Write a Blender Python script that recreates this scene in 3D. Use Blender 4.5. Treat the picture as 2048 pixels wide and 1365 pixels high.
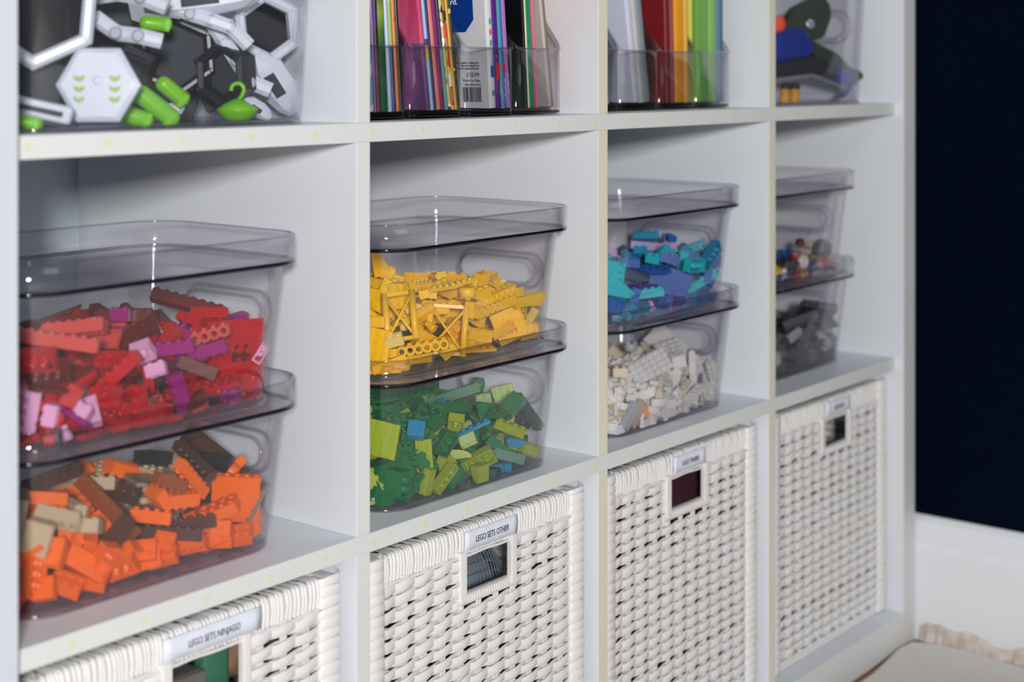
import bpy, bmesh, math, random
from mathutils import Vector, Matrix, Euler, Quaternion

for o in list(bpy.data.objects): bpy.data.objects.remove(o)
scene = bpy.context.scene
C = scene.collection
PI = math.pi
Z = 0.732            # height of the underside of the middle shelf above the floor

# ---------------------------------------------------------------- camera, world, key light, exposure
cam_d = bpy.data.cameras.new('camera'); cam = bpy.data.objects.new('camera', cam_d); C.objects.link(cam)
FPX = 3090.9
cam_d.sensor_width = 36.0; cam_d.lens = FPX/2048*36.0
cam_d.shift_y = -535.4/2048
cam_d.clip_start = 0.05
YAW = 0.89371
cam.location = (-0.95295, -0.92128, Z+0.06099)
cam.rotation_euler = (PI/2 - 0.00183, 0, -YAW)
cam_d.dof.use_dof = True; cam_d.dof.focus_distance = 1.46; cam_d.dof.aperture_fstop = 4.4
scene.camera = cam

w = bpy.data.worlds.new('room'); scene.world = w; w.use_nodes = True
bg = w.node_tree.nodes['Background']; bg.inputs[0].default_value = (0.78, 0.87, 1.0, 1); bg.inputs[1].default_value = 0.07

def area(name, loc, target, size, power, col=(1, 1, 1), size_y=None):
    l = bpy.data.lights.new(name, 'AREA'); l.energy = power; l.color = col; l.size = size
    if size_y: l.shape = 'RECTANGLE'; l.size_y = size_y
    o = bpy.data.objects.new(name, l); C.objects.link(o); o.location = loc
    o.rotation_euler = (Vector(target)-Vector(loc)).to_track_quat('-Z', 'Y').to_euler()
    return o
area('softbox', (-1.90, -1.95, Z+0.40), (0.35, 0.1, Z-0.15), 0.24, 64, (1.0, 0.99, 0.975))
area('overhead_fill', (0.1, -1.9, Z+1.75), (0.35, 0.1, Z-0.3), 1.2, 11.0, (0.93, 0.96, 1.0))  # unseen fill light, added overhead to brighten the rug and skirting

scene.view_settings.view_transform = 'Standard'
scene.view_settings.look = 'None'
scene.view_settings.gamma = 1.0
scene.view_settings.use_curve_mapping = False
scene.view_settings.exposure = 0.06
scene.cycles.transparent_max_bounces = 40
scene.cycles.max_bounces = 10
scene.cycles.glossy_bounces = 5

# ---------------------------------------------------------------- materials
MATS = {}
def srgb(r, g, b):
    f = lambda c: (c/255/12.92 if c/255 <= 0.04045 else ((c/255+0.055)/1.055)**2.4)
    return (f(r), f(g), f(b), 1)
def mat(name, col, rough=0.5, spec=0.5, metal=0.0, bump=0.0, bscale=200, var=0.0, vscale=8, coat=0.0):
    if name in MATS: return MATS[name]
    m = bpy.data.materials.new(name); m.use_nodes = True; nt = m.node_tree; p = nt.nodes['Principled BSDF']
    p.inputs['Base Color'].default_value = col; p.inputs['Roughness'].default_value = rough
    p.inputs['Specular IOR Level'].default_value = spec; p.inputs['Metallic'].default_value = metal
    p.inputs['Coat Weight'].default_value = coat
    if bump or var:
        tc = nt.nodes.new('ShaderNodeTexCoord')
    if var:
        n = nt.nodes.new('ShaderNodeTexNoise'); n.inputs['Scale'].default_value = vscale; n.inputs['Detail'].default_value = 4
        nt.links.new(tc.outputs['Object'], n.inputs['Vector'])
        mx = nt.nodes.new('ShaderNodeMix'); mx.data_type = 'RGBA'
        mx.inputs['A'].default_value = tuple(c*(1-var) for c in col[:3])+(1,); mx.inputs['B'].default_value = tuple(min(1, c*(1+var)) for c in col[:3])+(1,)
        nt.links.new(n.outputs['Fac'], mx.inputs['Factor']); nt.links.new(mx.outputs['Result'], p.inputs['Base Color'])
    if bump:
        n2 = nt.nodes.new('ShaderNodeTexNoise'); n2.inputs['Scale'].default_value = bscale; n2.inputs['Detail'].default_value = 3
        nt.links.new(tc.outputs['Object'], n2.inputs['Vector'])
        b = nt.nodes.new('ShaderNodeBump'); b.inputs['Strength'].default_value = bump; b.inputs['Distance'].default_value = 0.001
        nt.links.new(n2.outputs['Fac'], b.inputs['Height']); nt.links.new(b.outputs['Normal'], p.inputs['Normal'])
    MATS[name] = m; return m
def ramp_mat(name, stops, scale=(1, 1, 1), kind='noise', nscale=10, rough=0.35, detail=3, interp='CONSTANT', rot=(0, 0, 0)):
    # printed artwork: patches of colour laid out by a procedural texture
    if name in MATS: return MATS[name]
    m = bpy.data.materials.new(name); m.use_nodes = True; nt = m.node_tree; p = nt.nodes['Principled BSDF']
    tc = nt.nodes.new('ShaderNodeTexCoord'); mp = nt.nodes.new('ShaderNodeMapping'); mp.inputs['Scale'].default_value = scale; mp.inputs['Rotation'].default_value = rot
    nt.links.new(tc.outputs['Object'], mp.inputs['Vector'])
    if kind == 'noise':
        t = nt.nodes.new('ShaderNodeTexNoise'); t.inputs['Scale'].default_value = nscale; t.inputs['Detail'].default_value = detail; out = t.outputs['Fac']
    elif kind == 'voronoi':
        t = nt.nodes.new('ShaderNodeTexVoronoi'); t.inputs['Scale'].default_value = nscale
        sp = nt.nodes.new('ShaderNodeSeparateColor'); nt.links.new(t.outputs['Color'], sp.inputs[0]); out = sp.outputs[0]
    elif kind == 'wave':
        t = nt.nodes.new('ShaderNodeTexWave'); t.inputs['Scale'].default_value = nscale; t.inputs['Distortion'].default_value = detail; out = t.outputs['Fac']
    elif kind == 'grad':
        t = nt.nodes.new('ShaderNodeSeparateXYZ'); out = t.outputs['Z']
    nt.links.new(mp.outputs['Vector'], t.inputs['Vector'] if kind != 'grad' else t.inputs[0])
    r = nt.nodes.new('ShaderNodeValToRGB'); r.color_ramp.interpolation = interp
    el = r.color_ramp.elements
    while len(el) < len(stops): el.new(0.5)
    for e, (pos, c) in zip(el, stops): e.position = pos; e.color = c
    nt.links.new(out, r.inputs['Fac']); nt.links.new(r.outputs['Color'], p.inputs['Base Color'])
    p.inputs['Roughness'].default_value = rough
    MATS[name] = m; return m
def clear_plastic(name, tint, graze, fac=1.0, ior=1.45, haze=0.0, hcol=(0.7, 0.7, 0.75, 1)):
    # thin clear plastic: lets light straight through with a slight tint, darker where the wall is seen along its length
    if name in MATS: return MATS[name]
    m = bpy.data.materials.new(name); m.use_nodes = True; nt = m.node_tree; nt.nodes.clear()
    out = nt.nodes.new('ShaderNodeOutputMaterial'); lw = nt.nodes.new('ShaderNodeLayerWeight'); lw.inputs['Blend'].default_value = 0.5
    pw = nt.nodes.new('ShaderNodeMath'); pw.operation = 'POWER'; pw.inputs[1].default_value = 4.0; nt.links.new(lw.outputs['Facing'], pw.inputs[0])
    mc = nt.nodes.new('ShaderNodeMix'); mc.data_type = 'RGBA'; mc.inputs['A'].default_value = tint; mc.inputs['B'].default_value = graze
    nt.links.new(pw.outputs[0], mc.inputs['Factor'])
    tr = nt.nodes.new('ShaderNodeBsdfTransparent'); nt.links.new(mc.outputs['Result'], tr.inputs['Color'])
    gl = nt.nodes.new('ShaderNodeBsdfGlossy'); gl.inputs['Roughness'].default_value = 0.06; gl.inputs['Color'].default_value = (1, 1, 1, 1)
    fr = nt.nodes.new('ShaderNodeFresnel'); ge = nt.nodes.new('ShaderNodeNewGeometry')
    mr = nt.nodes.new('ShaderNodeMapRange'); mr.inputs['To Min'].default_value = ior; mr.inputs['To Max'].default_value = 1.0/ior
    nt.links.new(ge.outputs['Backfacing'], mr.inputs['Value']); nt.links.new(mr.outputs['Result'], fr.inputs['IOR'])
    mu = nt.nodes.new('ShaderNodeMath'); mu.operation = 'MULTIPLY'; mu.inputs[1].default_value = fac; nt.links.new(fr.outputs[0], mu.inputs[0])
    mn = nt.nodes.new('ShaderNodeMath'); mn.operation = 'MINIMUM'; mn.inputs[1].default_value = 0.55; nt.links.new(mu.outputs[0], mn.inputs[0])
    mx = nt.nodes.new('ShaderNodeMixShader'); nt.links.new(mn.outputs[0], mx.inputs[0]); nt.links.new(tr.outputs[0], mx.inputs[1]); nt.links.new(gl.outputs[0], mx.inputs[2])
    last = mx
    if haze:
        df = nt.nodes.new('ShaderNodeBsdfDiffuse'); df.inputs['Color'].default_value = hcol
        m2 = nt.nodes.new('ShaderNodeMixShader'); m2.inputs[0].default_value = haze
        nt.links.new(mx.outputs[0], m2.inputs[1]); nt.links.new(df.outputs[0], m2.inputs[2]); last = m2
    nt.links.new(last.outputs[0], out.inputs['Surface'])
    MATS[name] = m; return m

BC = {'red': (0.50, 0.002, 0.008), 'darkred': (0.13, 0.010, 0.010), 'coral': (0.62, 0.075, 0.065), 'pink': (0.78, 0.38, 0.62), 'magenta': (0.32, 0.004, 0.17),
 'orange': (0.92, 0.15, 0.006), 'brown': (0.085, 0.028, 0.018), 'tan': (0.52, 0.40, 0.25), 'darktan': (0.24, 0.18, 0.12), 'rust': (0.30, 0.065, 0.012), 'black': (0.012, 0.012, 0.014),
 'yellow': (0.95, 0.56, 0.004), 'gold': (0.92, 0.49, 0.004), 'paleyellow': (0.86, 0.66, 0.18), 'lightorange': (0.86, 0.26, 0.01),
 'green': (0.006, 0.17, 0.05), 'lime': (0.34, 0.44, 0.02), 'darkgreen': (0.008, 0.07, 0.03), 'palegreen': (0.50, 0.68, 0.25), 'azure': (0.015, 0.26, 0.46), 'darkgrey': (0.026, 0.030, 0.038),
 'blue': (0.006, 0.11, 0.42), 'navy': (0.006, 0.025, 0.10), 'turquoise': (0.02, 0.52, 0.60), 'lavenderblue': (0.16, 0.26, 0.60), 'violet': (0.08, 0.02, 0.25), 'lilac': (0.66, 0.34, 0.68),
 'white': (0.80, 0.78, 0.74), 'cream': (0.72, 0.62, 0.46), 'palegrey': (0.44, 0.45, 0.47), 'midgrey': (0.115, 0.125, 0.15), 'skin': (0.62, 0.36, 0.22)}
CNAME = {'darkred': 'dark red', 'paleyellow': 'pale yellow', 'lightorange': 'light orange', 'darktan': 'dark tan', 'darkgreen': 'dark green', 'palegreen': 'pale green', 'darkgrey': 'dark grey',
 'lavenderblue': 'lavender blue', 'palegrey': 'pale grey', 'midgrey': 'mid grey', 'skin': 'light skin-toned', 'gold': 'golden yellow', 'rust': 'rusty brown', 'navy': 'navy blue'}
def brick_mat(c): return mat('brick_'+c, BC[c]+(1,), rough=0.3, spec=0.4)

# ---------------------------------------------------------------- helpers
def obj(name, bm, m=None, parent=None, loc=None, smooth=False):
    me = bpy.data.meshes.new(name)
    if isinstance(bm, bmesh.types.BMesh):
        if smooth:
            for f in bm.faces: f.smooth = True
        bm.to_mesh(me); bm.free()
    o = bpy.data.objects.new(name, me); C.objects.link(o)
    for x in (m if isinstance(m, (list, tuple)) else [m] if m else []): me.materials.append(x)
    if parent: o.parent = parent
    if loc: o.location = loc
    return o
def tag(o, label=None, cat=None, group=None, kind=None):
    if label: o['label'] = label
    if cat: o['category'] = cat
    if group: o['group'] = group
    if kind: o['kind'] = kind
    return o
def thing(name, label, cat, loc=(0, 0, 0), rotz=0.0, group=None):
    o = bpy.data.objects.new(name, None); C.objects.link(o); o.empty_display_size = 0.02
    o.location = loc; o.rotation_euler = (0, 0, rotz); return tag(o, label, cat, group)
def bx(bm, x0, x1, y0, y1, z0, z1, bev=0.0):
    r = bmesh.ops.create_cube(bm, size=1); vs = r['verts']
    for v in vs: v.co = Vector(((x0+x1)/2+v.co.x*(x1-x0), (y0+y1)/2+v.co.y*(y1-y0), (z0+z1)/2+v.co.z*(z1-z0)))
    if bev:
        es = list({e for v in vs for e in v.link_edges})
        bmesh.ops.bevel(bm, geom=es, offset=bev, segments=2, affect='EDGES', profile=0.6)
    return bm
def box(*a, **k): return bx(bmesh.new(), *a, **k)
def sweep(bm, path, prof, closed=False, up=Vector((0, 0, 1)), smooth=True):
    # prof: list of (a,b) offsets: a along side vector, b along up vector
    rings = []; n = len(path)
    for i, p in enumerate(path):
        p = Vector(p); a = Vector(path[(i-1) % n]) if (i or closed) else p; b = Vector(path[(i+1) % n]) if (i < n-1 or closed) else p
        t = (b-a).normalized(); s = t.cross(up); 
        if s.length < 1e-6: s = Vector((1, 0, 0))
        s.normalize(); u = s.cross(t).normalized()
        rings.append([bm.verts.new(p+s*x+u*y) for x, y in prof])
    m = len(prof)
    for i in range(n if closed else n-1):
        A = rings[i]; B = rings[(i+1) % n]
        for j in range(m):
            f = bm.faces.new((A[j], A[(j+1) % m], B[(j+1) % m], B[j])); f.smooth = smooth
    if not closed:
        bm.faces.new(list(reversed(rings[0]))); bm.faces.new(rings[-1])
    return rings
def circ(r, n=8, ry=None): return [(r*math.cos(2*PI*i/n), (ry or r)*math.sin(2*PI*i/n)) for i in range(n)]
def rrect(x0, x1, y0, y1, r, n=8):
    pts = []
    for cx, cy, a0 in ((x1-r, y0+r, -PI/2), (x1-r, y1-r, 0), (x0+r, y1-r, PI/2), (x0+r, y0+r, PI)):
        for i in range(n+1):
            a = a0+PI/2*i/n; pts.append((cx+r*math.cos(a), cy+r*math.sin(a)))
    return pts
def text_mesh(name, s, size, m, parent, loc, rot, depth=0.0002, align='CENTER', sx=1.0):
    cu = bpy.data.curves.new(name, 'FONT'); cu.body = s; cu.size = size; cu.align_x = align; cu.align_y = 'CENTER'; cu.extrude = depth
    t = bpy.data.objects.new('tmp', cu); C.objects.link(t)
    bpy.context.view_layer.update()
    me = bpy.data.meshes.new_from_object(t.evaluated_get(bpy.context.evaluated_depsgraph_get()))
    bpy.data.objects.remove(t); bpy.data.curves.remove(cu)
    me.materials.clear(); me.materials.append(m); me.name = name
    o = bpy.data.objects.new(name, me); C.objects.link(o); o.parent = parent; o.location = loc; o.rotation_euler = rot; o.scale = (sx, 1, 1)
    return o

# ---------------------------------------------------------------- toy bricks
ST = 0.008
def ring(bm, cx, cy, z, r, n, ph=0.0):
    return [bm.verts.new((cx + r*math.cos(ph+2*math.pi*i/n), cy + r*math.sin(ph+2*math.pi*i/n), z)) for i in range(n)]
def bridge(bm, a, b):
    n = len(a)
    return [bm.faces.new((a[i], a[(i+1) % n], b[(i+1) % n], b[i])) for i in range(n)]
def stud(bm, cx, cy, z, r=0.0024, h=0.0017, n=12):
    a = ring(bm, cx, cy, z, r, n); b = ring(bm, cx, cy, z+h*0.85, r, n); c = ring(bm, cx, cy, z+h, r*0.88, n)
    for f in bridge(bm, a, b): f.smooth = True
    bridge(bm, b, c); bm.faces.new(c)
def tube(bm, cx, cy, z0, z1, ro, ri, n=14):
    a = ring(bm, cx, cy, z0, ro, n); b = ring(bm, cx, cy, z1, ro, n)
    for f in bridge(bm, b, a): f.smooth = True
    if ri > 0:
        c = ring(bm, cx, cy, z0, ri, n); d = ring(bm, cx, cy, z1, ri, n)
        for f in bridge(bm, c, d): f.smooth = True
        bridge(bm, a, c)
    else:
        bm.faces.new(a)
def quadbox(bm, x0, x1, y0, y1, z0, z1, open_bottom=False, flip=False):
    v = [bm.verts.new(p) for p in ((x0,y0,z0),(x1,y0,z0),(x1,y1,z0),(x0,y1,z0),(x0,y0,z1),(x1,y0,z1),(x1,y1,z1),(x0,y1,z1))]
    fs = [(4,5,6,7),(0,1,5,4),(1,2,6,5),(2,3,7,6),(3,0,4,7)]
    if not open_bottom: fs.append((3,2,1,0))
    for f in fs:
        bm.faces.new([v[i] for i in (reversed(f) if flip else f)])
    return v
def prism(bm, prof, y0, y1):
    # profile in x,z (counter-clockwise seen from -y), extruded along y
    a = [bm.verts.new((x, y0, z)) for x, z in prof]; b = [bm.verts.new((x, y1, z)) for x, z in prof]
    bm.faces.new(a); bm.faces.new(list(reversed(b)))
    n = len(a)
    for i in range(n): bm.faces.new((a[(i+1) % n], a[i], b[i], b[(i+1) % n]))
def cyl_between(bm, p, q, r, n=10):
    p = Vector(p); q = Vector(q); d = (q-p).normalized()
    u = d.orthogonal().normalized(); w = d.cross(u)
    def rr(c): return [bm.verts.new(c + u*r*math.cos(2*math.pi*i/n) + w*r*math.sin(2*math.pi*i/n)) for i in range(n)]
    a = rr(p); b = rr(q)
    for f in bridge(bm, a, b): f.smooth = True
    bm.faces.new(list(reversed(a))); bm.faces.new(b)
def lathe(bm, prof, n=18, cx=0, cy=0):
    prev = None; first = None
    for r, z in prof:
        cur = ring(bm, cx, cy, z, max(r, 1e-5), n)
        if prev:
            for f in bridge(bm, prev, cur): f.smooth = True
        else: bm.faces.new(list(reversed(cur)))
        prev = cur
    bm.faces.new(prev)
# kind code: letter + nx + 'x' + ny (+ 'x' + layers)
def kind_dims(kind):
    t = kind[0]; a = kind[1:].split('x'); nx = float(a[0]); ny = float(a[1]) if len(a) > 1 else 1
    ly = float(a[2]) if len(a) > 2 else 1
    if t == 'b': h = 0.0096*ly
    elif t in 'ptwl': h = 0.0032*ly
    elif t in 'sukcvn': h = 0.0096*ly
    elif t == 'a': h = 0.0096*ly
    elif t == 'f': h = 0.0064
    elif t == 'o': return (0.010, 0.010, 0.0105)      # figure head
    elif t == 'h': return (0.013, 0.013, 0.010)       # hair
    elif t == 'y': return (0.016, 0.008, 0.0125)      # torso
    elif t == 'g': return (0.016, 0.008, 0.0135)      # legs
    elif t == 'r': return (0.018*nx/2, 0.018*nx/2, 0.008)  # wheel
    else: h = 0.0096
    return (nx*ST-0.0002, ny*ST-0.0002, h)
def brick_bm(kind):
    bm = bmesh.new(); t = kind[0]; L, W, H = kind_dims(kind)
    a = kind[1:].split('x'); nx = int(float(a[0])); ny = int(float(a[1])) if len(a) > 1 else 1
    x0, x1, y0, y1, z0, z1 = -L/2, L/2, -W/2, W/2, -H/2, H/2
    def studs(ix=range(nx), iy=range(ny), z=None):
        for i in ix:
            for j in iy: stud(bm, (i-(nx-1)/2)*ST, (j-(ny-1)/2)*ST, z1 if z is None else z)
    def hollow(w=0.0013):
        o = quadbox(bm, x0, x1, y0, y1, z0, z1, True)
        i = quadbox(bm, x0+w, x1-w, y0+w, y1-w, z0, z1-w, True, True)
        for k in range(4):
            bm.faces.new((o[(k+1) % 4], o[k], i[k], i[(k+1) % 4]))
        if nx > 1 and ny > 1:
            for p in range(nx-1):
                for q in range(ny-1): tube(bm, (p-(nx-2)/2)*ST, (q-(ny-2)/2)*ST, z0, z1-w, 0.00325, 0.0024)
        elif nx > 1:
            for p in range(nx-1): tube(bm, (p-(nx-2)/2)*ST, 0, z0, z1-w, 0.0016, 0)
    if t in 'bp': hollow(); studs()
    elif t == 't': hollow()
    elif t == 's':      # roof slope, stud row along the high side
        prism(bm, [(x0, z0), (x1, z0), (x1, z0+0.0015), (x0+ST, z1), (x0, z1)], y0, y1); studs(range(1))
    elif t == 'u':      # double slope ridge
        prism(bm, [(x0, z0), (x1, z0), (x1, z0+0.0015), (0, z1), (x0, z0+0.0015)], y0, y1)
    elif t == 'v':      # curved slope
        pr = [(x0, z0), (x1, z0), (x1, z0+0.0012)]
        for k in range(1, 9):
            an = math.pi/2*k/8; pr.append((x0 + L*math.cos(an), z0+0.0012+(H-0.0012)*math.sin(an)))
        prism(bm, pr, y0, y1)
    elif t == 'k':      # beam with holes: walls between ring openings
        r = 0.0025; zc = z0+H*0.6
        for s in (-1, 1):
            yy = s*W/2
            for i in range(nx):
                xa = x0+i*L/nx; xb = xa+L/nx; xm = (xa+xb)/2
                hr = [bm.verts.new((xm+r*math.cos(2*math.pi*k/12), yy, zc-0.001+r*math.sin(2*math.pi*k/12))) for k in range(12)]
                bx = []
                for k in range(12):
                    c = math.cos(2*math.pi*k/12); sn = math.sin(2*math.pi*k/12); m = max(abs(c), abs(sn))
                    bx.append(bm.verts.new((xm+c/m*(xb-xa)/2, yy, (z0+z1)/2+sn/m*H/2)))
                bridge(bm, hr, bx)
                h2 = [bm.verts.new((v.co.x, yy*0.1, v.co.z)) for v in hr]; bridge(bm, hr, h2)
        v = quadbox(bm, x0, x1, y0, y1, z0, z1)
        bmesh.ops.delete(bm, geom=[f for f in v[0].link_faces if abs(f.calc_center_median().y-y0) < 1e-5] + [f for f in v[2].link_faces if abs(f.calc_center_median().y-y1) < 1e-5], context='FACES_ONLY')
        studs()
    elif t == 'c':      # round brick / cone
        if nx == 1: lathe(bm, [(0.0038, z0), (0.0038, z0+H*0.35), (0.0024, z1), (0.0024, z1+0.0017)], 14)
        else:
            lathe(bm, [(L/2*0.7, z0), (L/2, z0+0.001), (L/2, z1)], 20); studs()
    elif t == 'n':      # big cone
        lathe(bm, [(L/2, z0), (L/2, z0+0.002), (L/2*0.5, z1), (0.0024, z1), (0.0024, z1+0.0017)], 20)
    elif t == 'a':      # arch
        pr = [(x0, z0), (x0+ST*0.9, z0)]
        for k in range(0, 11):
            an = math.pi - math.pi*k/10; pr.append((math.cos(an)*(L/2-ST*0.95), z0+(H-0.0035)*math.sin(an)))
        pr += [(x1-ST*0.9, z0), (x1, z0), (x1, z1), (x0, z1)]
        vs = [bm.verts.new((x, y0, z)) for x, z in pr]; ws = [bm.verts.new((x, y1, z)) for x, z in pr]
        n = len(vs)
        for i in range(n): bm.faces.new((vs[(i+1) % n], vs[i], ws[i], ws[(i+1) % n]))
        f1 = bm.faces.new(vs); f2 = bm.faces.new(list(reversed(ws)))
        bmesh.ops.triangulate(bm, faces=[f1, f2]); studs()
    elif t == 'w':      # wedge plate
        pr = [(x0, y0), (x0, y1), (x0+ST, y1), (x1, y0+ST), (x1, y0)]
        A = [bm.verts.new((x, y, z0)) for x, y in pr]; B = [bm.verts.new((x, y, z1)) for x, y in pr]
        bm.faces.new(A); bm.faces.new(list(reversed(B)))
        for i in range(5): bm.faces.new((A[(i+1) % 5], A[i], B[i], B[(i+1) % 5]))
        for i in range(nx):
            for j in range(ny):
                cx, cy = (i-(nx-1)/2)*ST, (j-(ny-1)/2)*ST
                if (cx-x0)/L + (cy-y0)/W < 0.95: stud(bm, cx, cy, z1)
    elif t == 'l':      # leaf spray
        for k in range(7):
            an = math.radians(-75+25*k); R = L*0.55
            c, s = math.cos(an), math.sin(an); ox = x0+L*0.15
            P = [(0, 0), (R*0.45, R*0.16), (R, 0), (R*0.45, -R*0.16)]
            A = [bm.verts.new((ox+c*p-s*q, s*p+c*q, z)) for z in (z0+H*0.2, z0+H*0.6) for p, q in P]
            bm.faces.new(list(reversed(A[:4]))); bm.faces.new(A[4:])
            for i in range(4): bm.faces.new((A[i], A[(i+1) % 4], A[4+(i+1) % 4], A[4+i]))
        stud(bm, x0+L*0.15, 0, z0+H*0.6); lathe(bm, [(0.004, z0), (0.004, z0+H*0.7)], 12, x0+L*0.15, 0)
    elif t == 'f':      # lattice frame: two posts, two bars, crossed struts
        r = 0.0032
        cyl_between(bm, (x0+r, y0, 0), (x0+r, y1, 0), r, 14); cyl_between(bm, (x1-r, y0, 0), (x1-r, y1, 0), r, 14)
        for yy in (y0+0.002, y1-0.002): quadbox(bm, x0+r, x1-r, yy-0.0016, yy+0.0016, -0.0016, 0.0016)
        cyl_between(bm, (x0+r, y0+0.003, 0.0008), (x1-r, y1-0.003, 0.0008), 0.0014, 8)
        cyl_between(bm, (x1-r, y0+0.003, -0.0008), (x0+r, y1-0.003, -0.0008), 0.0014, 8)
    elif t == 'o':
        lathe(bm, [(0.003, z0), (0.0044, z0+0.0008), (0.005, z0+0.0022), (0.005, z1-0.004), (0.0044, z1-0.0026), (0.0026, z1-0.002), (0.0026, z1)], 18)
    elif t == 'h':
        lathe(bm, [(0.0066, z0), (0.0069, z0+0.002), (0.0066, z0+0.006), (0.0045, z1-0.001), (0.0015, z1)], 16)
        for v in bm.verts:
            if v.co.y > 0 and v.co.z < 0: v.co.z += 0.004
    elif t == 'y':
        prism(bm, [(-0.0078, z0), (0.0078, z0), (0.0056, z1-0.001), (-0.0056, z1-0.001)], -0.0038, 0.0038)
        lathe(bm, [(0.0022, z1-0.001), (0.0022, z1+0.002)], 10)
        for s in (-1, 1):
            cyl_between(bm, (s*0.0066, 0, z1-0.003), (s*0.0098, -0.001, z0+0.004), 0.0019, 8)
            cyl_between(bm, (s*0.0098, -0.001, z0+0.004), (s*0.0085, -0.006, z0+0.003), 0.0017, 8)
    elif t == 'g':
        quadbox(bm, x0, x1, -0.0035, 0.0035, z1-0.0035, z1)
        for s in (-1, 1): 
            quadbox(bm, min(s*0.0004, s*0.0077), max(s*0.0004, s*0.0077), -0.0035, 0.0035, z0, z1-0.004)
            quadbox(bm, min(s*0.0004, s*0.0077), max(s*0.0004, s*0.0077), -0.0055, -0.003, z0, z0+0.003)
    elif t == 'r':
        R = L/2
        lathe(bm, [(R*0.5, z0+0.001), (R*0.55, z0), (R*0.9, z0), (R, z0+0.0015), (R, z1-0.0015), (R*0.9, z1), (R*0.55, z1), (R*0.5, z1-0.002), (R*0.25, z1-0.0025), (R*0.25, z1-0.001)], 22)
    bmesh.ops.recalc_face_normals(bm, faces=bm.faces) if t in 'avwlfkysugn' else None
    return bm

# ---------------------------------------------------------------- the room
m_floorwood = ramp_mat('floor_boards', [(0.0, srgb(140, 92, 58)), (0.5, srgb(160, 108, 70)), (1.0, srgb(120, 78, 48))], scale=(2, 14, 2), nscale=4, rough=0.45, interp='LINEAR')
fl = tag(obj('floor', box(-3.0, 3.0, -3.2, 0.42, -0.04, 0.0), m_floorwood), kind='structure')
m_back = mat('wall_blue_grey_paint', srgb(226, 238, 248), 0.8, 0.3, bump=0.15, bscale=60)
tag(obj('wall_back', box(-3.0, 1.16, 0.402, 0.44, 0.0, 2.5), m_back), kind='structure')
m_navy = mat('wall_navy_paint', (0.0008, 0.0034, 0.0110, 1), 0.95, 0.04, bump=0.2, bscale=45)
tag(obj('wall_right', box(1.0885, 1.16, -3.2, 0.402, 0.0, 2.5), m_navy), kind='structure')
m_sk = mat('skirting_gloss', srgb(236, 238, 243), 0.4, 0.4, var=0.03, vscale=7)
def skirting():
    # moulded board running along the right wall towards the camera
    prof = [(0, 0), (-0.0145, 0), (-0.0145, 0.128), (-0.0125, 0.136), (-0.0125, 0.155), (-0.009, 0.165), (-0.004, 0.171), (0, 0.1725)]
    bm = bmesh.new(); rings = []
    for y in (-3.2, 0.402):
        rings.append([bm.verts.new((1.0887+x, y, 0.001+z)) for x, z in prof])
    n = len(prof)
    for i in range(n): bm.faces.new((rings[0][i], rings[0][(i+1) % n], rings[1][(i+1) % n], rings[1][i]))
    bm.faces.new(rings[0]); bm.faces.new(list(reversed(rings[1])))
    bmesh.ops.recalc_face_normals(bm, faces=bm.faces)
    return bm
tag(obj('baseboard_right', skirting(), m_sk), kind='structure')
# crumbled filler and dust along the foot of the skirting board
rnd = random.Random(4)
bm = bmesh.new(); N_ = 240; prev = None
for i in range(N_):
    y = -0.02-1.3*i/(N_-1)
    hgt = 0.024+0.004*math.sin(i*0.21)+0.003*math.sin(i*0.53)+rnd.uniform(-0.0015, 0.0015); wd = 0.007+rnd.uniform(-0.002, 0.002)
    cur = [bm.verts.new(p) for p in ((1.0739, y, 0.002), (1.0739-wd, y, 0.003), (1.0739-wd*0.55, y, hgt*0.6+rnd.uniform(-0.002, 0.002)), (1.0739-0.0014, y, hgt), (1.0739, y, hgt))]
    if prev:
        for j in range(5): bm.faces.new((prev[j], prev[(j+1) % 5], cur[(j+1) % 5], cur[j]))
    else: bm.faces.new(cur)
    prev = cur
bm.faces.new(list(reversed(prev))); bmesh.ops.recalc_face_normals(bm, faces=bm.faces)
m_filler = ramp_mat('crumbly_filler', [(0.0, srgb(176, 158, 142)), (0.45, srgb(204, 190, 178)), (0.55, srgb(216, 206, 200)), (0.75, srgb(220, 216, 214))], nscale=60, rough=0.9, interp='LINEAR')
tag(obj('trim_1', bm, m_filler), kind='structure')
# pale woven rug over the boards, its edge stopping short of the shelving unit
def rug():
    bm = bmesh.new()
    ou = [(-1.6, -2.6), (1.02, -2.6)]
    pts = [(1.030, -0.60), (1.036, -0.20), (1.048, -0.10), (1.046, -0.055), (1.034, -0.026), (1.0, -0.022), (0.9, -0.033), (0.6, -0.036), (0.2, -0.036), (-0.4, -0.034), (-1.6, -0.04)]
    poly = ou+pts
    lo = [bm.verts.new((x, y, 0.0005)) for x, y in poly]; hi = [bm.verts.new((x, y, 0.0125)) for x, y in poly]
    cx, cy = -0.3, -1.2
    hi2 = [bm.verts.new((x+(cx-x)*0.004, y+(cy-y)*0.004, 0.0145)) for x, y in poly]
    n = len(poly)
    for i in range(n):
        j = (i+1) % n
        bm.faces.new((lo[i], lo[j], hi[j], hi[i])); bm.faces.new((hi[i], hi[j], hi2[j], hi2[i]))
    bm.faces.new(hi2); bm.faces.new(list(reversed(lo)))
    return bm
tag(obj('rug', rug(), mat('rug_wool', srgb(226, 222, 214), 0.95, 0.1, bump=0.6, bscale=700, var=0.04, vscale=12)),
    'flat pale beige rug lying on the floor in front of the shelving unit', 'rug')

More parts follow.
